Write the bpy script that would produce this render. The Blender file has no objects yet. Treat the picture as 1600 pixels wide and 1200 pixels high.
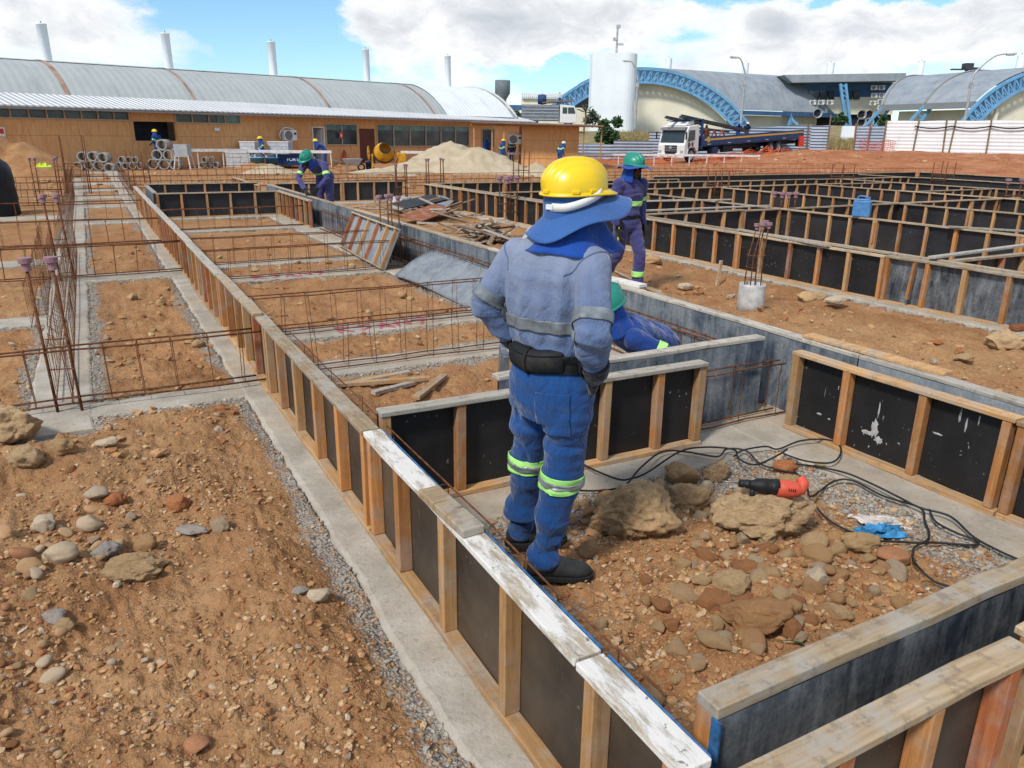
import bpy, bmesh, math, random
import numpy as np
from mathutils import Vector, Matrix, Euler, noise as mnoise

random.seed(7); RNG = np.random.default_rng(7)
R = math.radians
SC = bpy.context.scene
COL = SC.collection

# ------------------------------------------------------------------ camera
FPX = 1188.0; YAW = R(28.5); PITCH = R(18.1); ROLL = R(0.7); CAMH = 1.86
HF = np.array([math.sin(YAW), math.cos(YAW), 0.0])          # horizontal forward
HR = np.array([math.cos(YAW), -math.sin(YAW), 0.0])         # horizontal right
_fw = HF * math.cos(PITCH) + np.array([0, 0, -math.sin(PITCH)])
_up0 = np.cross(HR, _fw)
_rt = math.cos(ROLL) * HR + math.sin(ROLL) * _up0
_up = -math.sin(ROLL) * HR + math.cos(ROLL) * _up0
cam = bpy.data.objects.new('camera', bpy.data.cameras.new('camera'))
COL.objects.link(cam)
M = Matrix.Identity(4)
for i in range(3):
    M[i][0] = _rt[i]; M[i][1] = _up[i]; M[i][2] = -_fw[i]
M[2][3] = CAMH
cam.matrix_world = M
cam.data.sensor_width = 36; cam.data.lens = FPX / 1600 * 36
cam.data.clip_start = 0.05; cam.data.clip_end = 6000
SC.camera = cam

# ------------------------------------------------------------------ light and exposure
SUN_EL = R(47); _su, _sv = -0.58, -0.81                     # sun stands left of and behind the photographer
_sd = HR * _su + HF * _sv
SUN_AZ = math.atan2(_sd[0], _sd[1])                         # from +Y towards +X
sun = bpy.data.objects.new('sun', bpy.data.lights.new('sun', 'SUN'))
COL.objects.link(sun)
sun.data.energy = 2.7; sun.data.angle = R(8.0); sun.data.color = (1.0, 0.95, 0.87)
_sdir = Vector((math.sin(SUN_AZ) * math.cos(SUN_EL), math.cos(SUN_AZ) * math.cos(SUN_EL), math.sin(SUN_EL)))
sun.rotation_euler = _sdir.to_track_quat('Z', 'Y').to_euler()
SC.view_settings.view_transform = 'Standard'
SC.view_settings.look = 'None'; SC.view_settings.gamma = 1.0
SC.view_settings.use_curve_mapping = False
SC.view_settings.exposure = 0.35
SC.render.engine = 'CYCLES'
try:
    SC.cycles.max_bounces = 6; SC.cycles.transparent_max_bounces = 8
except Exception:
    pass


# ------------------------------------------------------------------ node helper
class NT:
    def __init__(s, tree):
        s.t = tree; s.t.nodes.clear()

    def n(s, typ, **kw):
        nd = s.t.nodes.new(typ)
        for k, v in kw.items():
            setattr(nd, k, v)
        return nd

    def put(s, sock, v):
        if hasattr(v, 'is_linked') or isinstance(v, bpy.types.NodeSocket):
            s.t.links.new(v, sock)
        else:
            if isinstance(v, (tuple, list)) and len(v) == 3 and sock.type == 'RGBA':
                v = (*v, 1)
            sock.default_value = v

    def math(s, op, a, b=0.0, c=None, clamp=False):
        nd = s.n('ShaderNodeMath', operation=op, use_clamp=clamp)
        s.put(nd.inputs[0], a); s.put(nd.inputs[1], b)
        if c is not None: s.put(nd.inputs[2], c)
        return nd.outputs[0]

    def mix(s, f, a, b, blend='MIX'):
        nd = s.n('ShaderNodeMix', data_type='RGBA', blend_type=blend)
        s.put(nd.inputs[0], f); s.put(nd.inputs[6], a); s.put(nd.inputs[7], b)
        return nd.outputs[2]

    def noise(s, vec, scale, detail=4, rough=0.55, dist=0.0, out=0):
        nd = s.n('ShaderNodeTexNoise')
        if vec is not None: s.put(nd.inputs['Vector'], vec)
        nd.inputs['Scale'].default_value = scale; nd.inputs['Detail'].default_value = detail
        nd.inputs['Roughness'].default_value = rough; nd.inputs['Distortion'].default_value = dist
        return nd.outputs[out]

    def vor(s, vec, scale, feature='F1', out='Distance', rnd=1.0):
        nd = s.n('ShaderNodeTexVoronoi', feature=feature)
        if vec is not None: s.put(nd.inputs['Vector'], vec)
        nd.inputs['Scale'].default_value = scale; nd.inputs['Randomness'].default_value = rnd
        return nd.outputs[out]

    def ramp(s, f, stops, interp='LINEAR'):
        nd = s.n('ShaderNodeValToRGB'); s.put(nd.inputs[0], f)
        cr = nd.color_ramp; cr.interpolation = interp
        while len(cr.elements) < len(stops): cr.elements.new(0.5)
        for e, (p, c) in zip(cr.elements, stops):
            e.position = p
            e.color = (c, c, c, 1) if isinstance(c, (int, float)) else (*c, 1)
        return nd.outputs[0]

    def map(s, vec, scale=(1, 1, 1), loc=(0, 0, 0), rot=(0, 0, 0)):
        nd = s.n('ShaderNodeMapping'); s.put(nd.inputs[0], vec)
        nd.inputs['Scale'].default_value = scale; nd.inputs['Location'].default_value = loc
        nd.inputs['Rotation'].default_value = rot
        return nd.outputs[0]

    def bump(s, h, strength=0.5, dist=0.02, normal=None):
        nd = s.n('ShaderNodeBump'); s.put(nd.inputs['Height'], h)
        nd.inputs['Strength'].default_value = strength; nd.inputs['Distance'].default_value = dist
        if normal is not None: s.put(nd.inputs['Normal'], normal)
        return nd.outputs[0]


MATS = {}


def new_mat(name, fn, rough=0.8, metal=0.0, spec=0.3):
    if name in MATS: return MATS[name]
    m = bpy.data.materials.new(name); m.use_nodes = True
    t = NT(m.node_tree)
    out = t.n('ShaderNodeOutputMaterial'); b = t.n('ShaderNodeBsdfPrincipled')
    t.t.links.new(b.outputs[0], out.inputs[0])
    b.inputs['Roughness'].default_value = rough; b.inputs['Metallic'].default_value = metal
    b.inputs['Specular IOR Level'].default_value = spec
    tc = t.n('ShaderNodeTexCoord'); geo = t.n('ShaderNodeNewGeometry'); oi = t.n('ShaderNodeObjectInfo')
    env = dict(obj=tc.outputs['Object'], pos=geo.outputs['Position'], isl=geo.outputs['Random Per Island'],
               rnd=oi.outputs['Random'], nrm=geo.outputs['Normal'], b=b)
    fn(t, b, env)
    MATS[name] = m
    return m


def plain(name, col, rough=0.6, metal=0.0, var=0.12, scale=6.0, spec=0.3, bump=0.0):
    """paint / plastic: a flat colour with a little dirt in it"""
    def f(t, b, e):
        n = t.noise(e['obj'], scale, 5, 0.6)
        k = t.ramp(n, [(0.3, 1 - var * 1.6), (0.6, 1.0), (0.8, 1 + var * 0.4)])
        t.put(b.inputs['Base Color'], t.mix(1.0, col, k, 'MULTIPLY'))
        t.put(b.inputs['Roughness'], t.ramp(n, [(0.2, min(1, rough + .15)), (0.8, max(.05, rough - .08))]))
        if bump: t.put(b.inputs['Normal'], t.bump(t.noise(e['obj'], scale * 8, 4), bump, 0.01))
    return new_mat(name, f, rough, metal, spec)


# ------------------------------------------------------------------ sky: Nishita with procedural clouds
W = bpy.data.worlds.new('World'); SC.world = W; W.use_nodes = True
t = NT(W.node_tree)
wo = t.n('ShaderNodeOutputWorld'); bg = t.n('ShaderNodeBackground')
t.t.links.new(bg.outputs[0], wo.inputs[0]); bg.inputs['Strength'].default_value = 0.10
sky = t.n('ShaderNodeTexSky', sky_type='NISHITA', sun_disc=False, sun_elevation=SUN_EL, sun_rotation=SUN_AZ,
          altitude=300, air_density=1.0, dust_density=0.3, ozone_density=1.6)
tc = t.n('ShaderNodeTexCoord'); sp = t.n('ShaderNodeSeparateXYZ'); t.put(sp.inputs[0], tc.outputs['Generated'])
az = t.math('ARCTAN2', sp.outputs[0], sp.outputs[1]); el = t.math('ARCSINE', sp.outputs[2])
cw = t.n('ShaderNodeCombineXYZ'); t.put(cw.inputs[0], az); t.put(cw.inputs[1], t.math('MULTIPLY', el, 2.2))
w1 = t.math('SUBTRACT', t.noise(cw.outputs[0], 9, 7, .6), .5); w2 = t.math('SUBTRACT', t.noise(t.map(cw.outputs[0], (1, 1, 1), (7, 3, 1)), 11, 7, .6), .5)
azw = t.math('ADD', az, t.math('MULTIPLY', w1, .22)); elw = t.math('ADD', el, t.math('MULTIPLY', w2, .085))
cb = t.n('ShaderNodeCombineXYZ'); t.put(cb.inputs[0], az); t.put(cb.inputs[1], t.math('MULTIPLY', el, 1.9))
fb = t.noise(cb.outputs[0], 7.0, 9, 0.56, 0.35)
fb2 = t.noise(t.map(cb.outputs[0], (1, 1, 1), (3.1, 1.7, 0)), 13.0, 8, 0.6, 0.3)
SKYB = [  # px, py, half width, half height, amount: where cloud banks (+) and blue gaps (-) stand
    (800, 55, 300, 80, 0.42), (700, 40, 170, 60, 0.2), (1330, 75, 330, 38, 0.42), (1560, 60, 200, 30, 0.25),
    (90, 45, 240, 80, 0.34), (420, 55, 135, 85, -0.62), (340, 25, 100, 40, -0.25), (1420, -2, 330, 30, -1.0),
    (1090, 72, 80, 22, -0.45), (870, 124, 110, 22, -0.65), (330, 85, 70, 26, 0.26), (480, 100, 80, 20, -.1)]
acc = None
for (px, py, sx, sy, am) in SKYB:
    a0 = YAW + math.atan((px - 800) / 1251.0); e0 = (201.5 + 0.0122 * px - py) / 1251.0
    dx = t.math('DIVIDE', t.math('SUBTRACT', azw, a0), sx / 1251.0)
    dy = t.math('DIVIDE', t.math('SUBTRACT', elw, e0), sy / 1251.0)
    d2 = t.math('ADD', t.math('MULTIPLY', dx, dx), t.math('MULTIPLY', dy, dy))
    g = t.math('MULTIPLY', t.math('EXPONENT', t.math('MULTIPLY', d2, -0.8)), am)
    acc = g if acc is None else t.math('ADD', acc, g)
fld = t.math('ADD', t.math('MULTIPLY', fb, 1.1), acc)
hi = t.ramp(el, [(0.16, 0.0), (0.5, 0.10)])
mask = t.ramp(t.math('ADD', fld, t.math('MULTIPLY', hi, 0.6)), [(0.50, 0.0), (0.60, 0.35), (0.68, 0.8), (0.80, 1.0)])
shade = t.math('ADD', t.math('MULTIPLY', fb2, 0.95), t.math('MULTIPLY', t.math('SUBTRACT', fld, 0.6), 0.62))
ccol = t.ramp(shade, [(0.42, (8.6, 8.6, 8.6)), (0.63, (7.7, 7.8, 7.95)), (0.78, (6.2, 6.45, 6.8)), (1.0, (4.8, 5.15, 5.65))])
skyc = t.mix(1.0, sky.outputs[0], (0.84, 1.09, 1.22), 'MULTIPLY')
t.put(bg.inputs['Color'], t.mix(mask, skyc, ccol))


# ------------------------------------------------------------------ picture <-> ground helpers (planning only: real places in metres)
def ray(px, py):
    return _fw * FPX + _rt * (px - 800) + _up * (600 - py)


def G(px, py, z=0.0):
    d = ray(px, py); k = (z - CAMH) / d[2]
    return Vector((d[0] * k, d[1] * k, z))


def UV(u, v, z=0.0):
    p = HR * u + HF * v
    return Vector((p[0], p[1], z))


def V(px, py, v):
    d = ray(px, py); k = v / float(d @ HF)
    return Vector((d[0] * k, d[1] * k, CAMH + d[2] * k))


def col_u(px, v):
    return float(np.array(V(px, 205, v)) @ HR)


# ------------------------------------------------------------------ numpy noise
_perm = np.random.default_rng(3).permutation(4096).astype(np.int64)
_val = np.random.default_rng(4).random(4096)


def vnoise(x, y, z=None):
    x = np.asarray(x, float); y = np.asarray(y, float); z = np.zeros_like(x) if z is None else np.asarray(z, float)
    xi = np.floor(x).astype(np.int64); yi = np.floor(y).astype(np.int64); zi = np.floor(z).astype(np.int64)
    fx = x - xi; fy = y - yi; fz = z - zi
    fx = fx * fx * fx * (fx * (fx * 6 - 15) + 10); fy = fy * fy * fy * (fy * (fy * 6 - 15) + 10); fz = fz * fz * (3 - 2 * fz)

    def h(a, b, c):
        return _val[(_perm[(_perm[(_perm[a & 4095] + b) & 4095] + c) & 4095])]
    r = 0
    for dz in (0, 1):
        wz = fz if dz else 1 - fz
        for dy in (0, 1):
            wy = fy if dy else 1 - fy
            for dx in (0, 1):
                wx = fx if dx else 1 - fx
                r = r + wx * wy * wz * h(xi + dx, yi + dy, zi + dz)
    return r * 2 - 1


def fbm(x, y, z=None, oct=4, gain=0.5):
    a = 1.0; f = 1.0; s = 0
    for i in range(oct):
        s = s + a * vnoise(np.asarray(x) * f + i * 17.3, np.asarray(y) * f + i * 7.7, None if z is None else np.asarray(z) * f)
        a *= gain; f *= 2.03
    return s


def sstep(a, b, x):
    k = np.clip((np.asarray(x, float) - a) / (b - a), 0, 1)
    return k * k * (3 - 2 * k)


# ------------------------------------------------------------------ mesh builder
class MB:
    def __init__(s):
        s.v = []; s.f = []; s.m = []; s.mi = 0

    def add(s, vs, fs):
        o = len(s.v); s.v += [tuple(p) for p in vs]
        s.f += [tuple(i + o for i in f) for f in fs]; s.m += [s.mi] * len(fs)
        return s

    def box(s, c, d, rot=None, taper=1.0):
        x, y, z = d[0] / 2, d[1] / 2, d[2] / 2
        vs = [Vector((a * x * (taper if k > 0 else 1), b * y * (taper if k > 0 else 1), k * z)) for k in (-1, 1) for b in (-1, 1) for a in (-1, 1)]
        if rot is not None:
            rm = rot if isinstance(rot, Matrix) else Euler(rot).to_matrix()
            vs = [rm @ p for p in vs]
        vs = [p + Vector(c) for p in vs]
        return s.add(vs, [(0, 2, 3, 1), (4, 5, 7, 6), (0, 1, 5, 4), (2, 6, 7, 3), (0, 4, 6, 2), (1, 3, 7, 5)])

    def bar(s, a, b, w, h, up=(0, 0, 1)):
        a = Vector(a); b = Vector(b); d = (b - a); L = d.length; d.normalize()
        u = Vector(up)
        if abs(d.dot(u)) > 0.98: u = Vector((0, 1, 0))
        x = d.cross(u).normalized(); z = x.cross(d)
        rm = Matrix((x, d, z)).transposed()
        return s.box((a + b) / 2, (w, L, h), rm)

    def tube(s, pts, r, n=8, caps=True, closed=False):
        pts = [Vector(p) for p in pts]; N = len(pts)
        rs = r if isinstance(r, (list, tuple)) else [r] * N
        vs = []; prev = None
        for i, p in enumerate(pts):
            if closed: d = pts[(i + 1) % N] - pts[i - 1]
            else: d = pts[min(i + 1, N - 1)] - pts[max(i - 1, 0)]
            if d.length < 1e-9: d = Vector((0, 0, 1))
            d.normalize()
            if prev is None:
                a = d.orthogonal().normalized()
            else:
                a = prev - d * prev.dot(d)
                a = a.normalized() if a.length > 1e-6 else d.orthogonal().normalized()
            prev = a; b = d.cross(a)
            for k in range(n):
                an = 2 * math.pi * k / n
                vs.append(p + (a * math.cos(an) + b * math.sin(an)) * rs[i])
        fs = []
        for i in range(N if closed else N - 1):
            j = (i + 1) % N
            for k in range(n):
                k2 = (k + 1) % n
                fs.append((i * n + k, i * n + k2, j * n + k2, j * n + k))
        if caps and not closed:
            fs.append(tuple(range(n - 1, -1, -1))); fs.append(tuple((N - 1) * n + k for k in range(n)))
        return s.add(vs, fs)

    def cyl(s, a, b, r0, r1=None, n=16):
        return s.tube([a, b], [r0, r0 if r1 is None else r1], n)

    def lathe(s, prof, n=24, axis='Z', c=(0, 0, 0), sx=1.0, sy=1.0, a0=0, a1=2 * math.pi):
        full = abs(a1 - a0 - 2 * math.pi) < 1e-6
        k = n if full else n + 1
        vs = []
        for (r, z) in prof:
            for i in range(k):
                a = a0 + (a1 - a0) * i / n
                p = (r * math.cos(a) * sx, r * math.sin(a) * sy, z)
                if axis == 'X': p = (p[2], p[0], p[1])
                if axis == 'Y': p = (p[0], p[2], p[1])
                vs.append((p[0] + c[0], p[1] + c[1], p[2] + c[2]))
        fs = []
        for j in range(len(prof) - 1):
            for i in range(n):
                i2 = (i + 1) % k
                q = (j * k + i, j * k + i2, (j + 1) * k + i2, (j + 1) * k + i)
                fs.append(q)
        return s.add(vs, fs)

    def ball(s, c, r, nu=12, nv=8, rot=None):
        r = (r, r, r) if isinstance(r, (int, float)) else r
        vs = []; fs = []
        for j in range(nv + 1):
            th = math.pi * j / nv
            for i in range(nu):
                ph = 2 * math.pi * i / nu
                p = Vector((r[0] * math.sin(th) * math.cos(ph), r[1] * math.sin(th) * math.sin(ph), r[2] * math.cos(th)))
                if rot is not None: p = (rot if isinstance(rot, Matrix) else Euler(rot).to_matrix()) @ p
                vs.append(p + Vector(c))
        for j in range(nv):
            for i in range(nu):
                i2 = (i + 1) % nu
                fs.append((j * nu + i, (j + 1) * nu + i, (j + 1) * nu + i2, j * nu + i2))
        return s.add(vs, fs)

    def loft(s, rings, caps=True):
        n = len(rings[0]); vs = [p for r in rings for p in r]; fs = []
        for j in range(len(rings) - 1):
            for i in range(n):
                i2 = (i + 1) % n
                fs.append((j * n + i, j * n + i2, (j + 1) * n + i2, (j + 1) * n + i))
        if caps:
            fs.append(tuple(range(n - 1, -1, -1))); fs.append(tuple((len(rings) - 1) * n + i for i in range(n)))
        return s.add(vs, fs)

    def prism(s, poly, a, b):
        """poly: points as callables of depth is not needed: 3D polygon swept by vector b-a"""
        d = Vector(b) - Vector(a); n = len(poly)
        vs = [Vector(p) for p in poly] + [Vector(p) + d for p in poly]
        fs = [tuple(range(n - 1, -1, -1)), tuple(range(n, 2 * n))]
        for i in range(n):
            j = (i + 1) % n
            fs.append((i, j, n + j, n + i))
        return s.add(vs, fs)

    def grid(s, nx, ny, fn):
        vs = [fn(i / nx, j / ny) for j in range(ny + 1) for i in range(nx + 1)]
        fs = [(j * (nx + 1) + i, j * (nx + 1) + i + 1, (j + 1) * (nx + 1) + i + 1, (j + 1) * (nx + 1) + i) for j in range(ny) for i in range(nx)]
        return s.add(vs, fs)

    def mesh(s, name, mats, smooth=False, fix=True):
        me = bpy.data.meshes.new(name)
        me.from_pydata([tuple(p) for p in s.v], [], s.f)
        if not isinstance(mats, (list, tuple)): mats = [mats]
        for m in mats: me.materials.append(m)
        me.polygons.foreach_set('material_index', s.m)
        if fix:
            bm = bmesh.new(); bm.from_mesh(me)
            bmesh.ops.remove_doubles(bm, verts=bm.verts, dist=1e-6)
            bmesh.ops.recalc_face_normals(bm, faces=bm.faces)
            bm.to_mesh(me); bm.free()
        if smooth: me.polygons.foreach_set('use_smooth', [True] * len(me.polygons))
        me.update()
        return me

    def build(s, name, mats, parent=None, smooth=False, loc=None, rot=None, bevel=0.0, **props):
        return link(name, s.mesh(name, mats, smooth), parent, loc, rot, bevel, **props)


def link(name, me, parent=None, loc=None, rot=None, bevel=0.0, **props):
    o = bpy.data.objects.new(name, me); COL.objects.link(o)
    if parent is not None: o.parent = parent
    if loc is not None: o.location = loc
    if rot is not None: o.rotation_euler = rot
    if bevel:
        md = o.modifiers.new('bevel', 'BEVEL'); md.width = bevel; md.segments = 2; md.limit_method = 'ANGLE'; md.angle_limit = R(40)
    for k, v in props.items(): o[k] = v
    return o


def tag(o, label, cat, group=None):
    o['label'] = label; o['category'] = cat
    if group: o['group'] = group
    return o


def thing(name, label, cat, loc=(0, 0, 0), rz=0.0, group=None, rot=None):
    o = bpy.data.objects.new(name, None); COL.objects.link(o)
    o.location = loc; o.rotation_euler = rot if rot is not None else (0, 0, rz)
    o.empty_display_size = 0.2
    return tag(o, label, cat, group)


def kids(o):
    return [c for c in bpy.data.objects if c.parent is o]


_KID = {}


def dup(root, loc, rz=None, label=None, group=None):
    if root.name not in _KID: _KID[root.name] = [(c, kids(c)) for c in kids(root)]
    r = root.copy(); COL.objects.link(r); r.location = loc
    if rz is not None: r.rotation_euler = (0, 0, rz)
    if label: r['label'] = label
    if group: r['group'] = group
    for c, gs in _KID[root.name]:
        d = c.copy(); COL.objects.link(d); d.parent = r
        for g in gs:
            e = g.copy(); COL.objects.link(e); e.parent = d
    return r


def structure(o):
    o['kind'] = 'structure'
    return o


def remeshed(mb, voxel, iters=6, fac=0.5, name='skin'):
    """one continuous surface out of overlapping volumes"""
    me = mb.mesh('tmp', [], False)
    o = bpy.data.objects.new('tmp', me); COL.objects.link(o)
    m = o.modifiers.new('r', 'REMESH'); m.mode = 'VOXEL'; m.voxel_size = voxel; m.use_smooth_shade = True
    if iters:
        k = o.modifiers.new('s', 'SMOOTH'); k.factor = fac; k.iterations = iters
    dg = bpy.context.evaluated_depsgraph_get(); dg.update()
    out = bpy.data.meshes.new_from_object(o.evaluated_get(dg))
    out.name = name
    bpy.data.objects.remove(o); bpy.data.meshes.remove(me)
    out.materials.clear()
    out.polygons.foreach_set('use_smooth', [True] * len(out.polygons))
    return out
# ------------------------------------------------------------------ materials
def _soil(t, b, e):
    p = e['pos']
    big = t.noise(p, 0.35, 4, 0.6); mid = t.noise(p, 2.6, 6, 0.62); fine = t.noise(p, 26, 5, 0.7); grit = t.noise(p, 120, 3, 0.7)
    c = t.ramp(mid, [(0.25, (0.215, 0.095, 0.038)), (0.48, (0.340, 0.170, 0.074)), (0.72, (0.45, 0.268, 0.132))])
    c = t.mix(t.ramp(big, [(0.42, 0.0), (0.62, 0.6)]), c, (0.42, 0.250, 0.118))
    c = t.mix(t.ramp(t.noise(p, 0.11, 3, 0.5), [(0.45, 0.0), (0.62, 0.45)]), c, (0.33, 0.150, 0.066))
    c = t.mix(t.ramp(fine, [(0.3, 0.55), (0.5, 0.0)]), c, (0.13, 0.055, 0.022))
    c = t.mix(t.ramp(grit, [(0.57, 0.0), (0.70, 0.75)]), c, (0.56, 0.40, 0.25))
    # far bank on the right is redder earth
    sx = t.n('ShaderNodeSeparateXYZ'); t.put(sx.inputs[0], p)
    far = t.math('ADD', t.math('MULTIPLY', sx.outputs[0], 0.879), t.math('MULTIPLY', sx.outputs[1], -0.477))
    dep = t.math('ADD', t.math('MULTIPLY', sx.outputs[0], 0.477), t.math('MULTIPLY', sx.outputs[1], 0.879))
    fm = t.math('MULTIPLY', t.ramp(t.math('DIVIDE', dep, 60), [(0.5, 0), (0.66, 1)]), t.ramp(t.math('DIVIDE', far, 30), [(0.15, 0.15), (0.4, 0.9)]))
    c = t.mix(fm, c, t.ramp(t.noise(p, 0.8, 6, 0.65), [(0.3, (0.28, 0.085, 0.035)), (0.55, (0.42, 0.17, 0.08)), (0.75, (0.50, 0.27, 0.15))]))
    la = t.n('ShaderNodeAttribute', attribute_name='loose')
    c = t.mix(t.math('MULTIPLY', la.outputs['Fac'], 0.30), c, t.ramp(mid, [(0.25, (0.15, 0.068, 0.030)), (0.5, (0.235, 0.122, 0.060)), (0.75, (0.34, 0.20, 0.108))]))
    tm = t.ramp(t.math('DIVIDE', dep, 100), [(0.735, 0.0), (0.80, 0.9)])
    c = t.mix(tm, c, t.ramp(t.noise(p, 0.6, 6, 0.65), [(0.35, (0.17, 0.16, 0.085)), (0.6, (0.30, 0.25, 0.14))]))
    ga = t.n('ShaderNodeAttribute', attribute_name='grit'); gm = ga.outputs['Fac']
    gv = t.vor(p, 75, 'F1'); gcol = t.ramp(gv, [(0.15, (0.44, 0.415, 0.37)), (0.45, (0.34, 0.315, 0.275)), (0.75, (0.16, 0.14, 0.12))])
    gcol = t.mix(t.ramp(t.noise(p, 7, 4, .6), [(0.5, 0.0), (0.65, 0.6)]), gcol, (0.36, 0.22, 0.115))
    gk = t.ramp(t.math('ADD', gm, t.math('MULTIPLY', t.math('SUBTRACT', t.noise(p, 16, 5, .7), .5), .9)), [(0.38, 0.0), (0.55, 0.92)])
    c = t.mix(gk, c, gcol)
    t.put(b.inputs['Base Color'], c)
    st = t.vor(p, 34, 'F1'); st2 = t.vor(p, 90, 'F1')
    h = t.math('ADD', t.math('MULTIPLY', fine, 0.9), t.math('MULTIPLY', t.math('SUBTRACT', 0.7, st), 0.5))
    h = t.math('ADD', h, t.math('MULTIPLY', t.math('SUBTRACT', 0.7, st2), 0.25))
    h = t.math('ADD', h, t.math('MULTIPLY', grit, 0.3)); h = t.math('ADD', h, t.math('MULTIPLY', t.noise(p, 8, 5, .65), 1.1))
    h = t.math('ADD', h, t.math('MULTIPLY', t.math('MULTIPLY', t.math('SUBTRACT', .8, gv), gk), .6))
    t.put(b.inputs['Normal'], t.bump(h, 0.8, 0.022))


M_SOIL = new_mat('soil', _soil, 0.95, 0, 0.1)


def _concrete(t, b, e):
    p = e['pos']
    n = t.noise(p, 3, 6, 0.65); f = t.noise(p, 45, 4, 0.6); d = t.noise(p, 0.9, 4, 0.6)
    c = t.ramp(n, [(0.3, (0.28, 0.245, 0.195)), (0.55, (0.40, 0.36, 0.30)), (0.75, (0.50, 0.46, 0.395))])
    c = t.mix(t.ramp(d, [(0.48, 0.0), (0.68, 0.55)]), c, (0.40, 0.27, 0.155))
    c = t.mix(t.ramp(f, [(0.3, 0.5), (0.45, 0.0)]), c, (0.2, 0.185, 0.165))
    t.put(b.inputs['Base Color'], c)
    t.put(b.inputs['Normal'], t.bump(t.math('ADD', t.math('MULTIPLY', f, 1.3), t.math('MULTIPLY', n, 2.0)), 0.4, 0.01))


M_CONC = new_mat('lean_concrete', _concrete, 0.9, 0, 0.15)


def wood(name, c0, c1, c2, axis='X', grey=0.0, sc=1.0):
    def f(t, b, e):
        k = {'X': (1.2, 22, 22), 'Y': (22, 1.2, 22), 'Z': (22, 22, 1.2)}[axis]
        o = t.n('ShaderNodeVectorMath', operation='ADD')
        cx = t.n('ShaderNodeCombineXYZ'); s = t.math('MULTIPLY', e['rnd'], 37.0)
        for i in range(3): t.put(cx.inputs[i], s)
        t.put(o.inputs[0], e['obj']); t.put(o.inputs[1], cx.outputs[0])
        g = t.noise(t.map(o.outputs[0], tuple(a * sc for a in k)), 2.2, 6, 0.62, 0.6)
        c = t.ramp(g, [(0.25, c0), (0.5, c1), (0.75, c2)])
        v = t.math('ADD', 0.72, t.math('MULTIPLY', e['rnd'], 0.55))
        c = t.mix(1.0, c, v, 'MULTIPLY')
        big = t.noise(o.outputs[0], 5, 5, 0.65)
        c = t.mix(t.ramp(big, [(0.46, 0.0), (0.62, min(.9, 0.35 + 0.6 * grey))]), c, (0.36, 0.335, 0.295))
        c = t.mix(t.ramp(t.noise(o.outputs[0], 17, 6, .72), [(0.52, 0.0), (0.62, .25 + .45 * grey)]), c, (0.16, 0.125, 0.09))
        kn = t.vor(t.map(o.outputs[0], tuple(0.25 * a * sc if a > 2 else a for a in k)), 1.6)
        c = t.mix(t.ramp(kn, [(0.03, 0.8), (0.09, 0.0)]), c, tuple(0.35 * q for q in c0))
        t.put(b.inputs['Base Color'], c)
        t.put(b.inputs['Normal'], t.bump(g, 0.35, 0.004))
    return new_mat(name, f, 0.75, 0, 0.2)


STUD_O = wood('stud_orange', (0.28, 0.105, 0.030), (0.43, 0.185, 0.060), (0.55, 0.28, 0.11), 'Z')
STUD_T = wood('stud_tan', (0.31, 0.150, 0.055), (0.45, 0.245, 0.100), (0.56, 0.345, 0.165), 'Z')
STUD_R = wood('stud_red', (0.22, 0.065, 0.025), (0.33, 0.105, 0.04), (0.42, 0.17, 0.07), 'Z')
RAIL_G = wood('rail_grey', (0.23, 0.20, 0.165), (0.38, 0.34, 0.28), (0.52, 0.48, 0.41), 'X', 0.6)
RAIL_T = wood('rail_tan', (0.25, 0.17, 0.095), (0.40, 0.29, 0.175), (0.52, 0.41, 0.27), 'X', 0.65)
RAIL_O = wood('rail_orange', (0.30, 0.155, 0.065), (0.46, 0.265, 0.115), (0.57, 0.37, 0.19), 'X', 0.3)
SCRAP = wood('scrap_wood', (0.10, 0.055, 0.03), (0.21, 0.125, 0.07), (0.36, 0.25, 0.15), 'X', 0.4)


def _whiter(t, b, e):
    g = t.noise(t.map(e['obj'], (1.2, 20, 20)), 2.2, 6, 0.62, 0.6)
    w = t.ramp(g, [(0.25, (0.24, 0.19, 0.13)), (0.5, (0.38, 0.31, 0.22)), (0.75, (0.5, 0.42, 0.32))])
    m = t.ramp(t.math('ADD', t.noise(t.map(e['obj'], (.6, 2.2, 2)), 6, 9, 0.75), t.math('MULTIPLY', t.noise(e['obj'], 1.6, 3, .5), .35)), [(0.58, 0.0), (0.68, 0.92)])
    c = t.mix(m, w, (0.68, 0.66, 0.62))
    c = t.mix(t.ramp(t.noise(e['obj'], 38, 3, 0.6), [(0.66, 0.0), (0.72, 0.8)]), c, (0.12, 0.10, 0.085))
    t.put(b.inputs['Base Color'], c)
    t.put(b.inputs['Normal'], t.bump(t.math('ADD', g, m), 0.5, 0.004))


RAIL_W = new_mat('rail_whitewashed', _whiter, 0.8, 0, 0.2)


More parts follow.
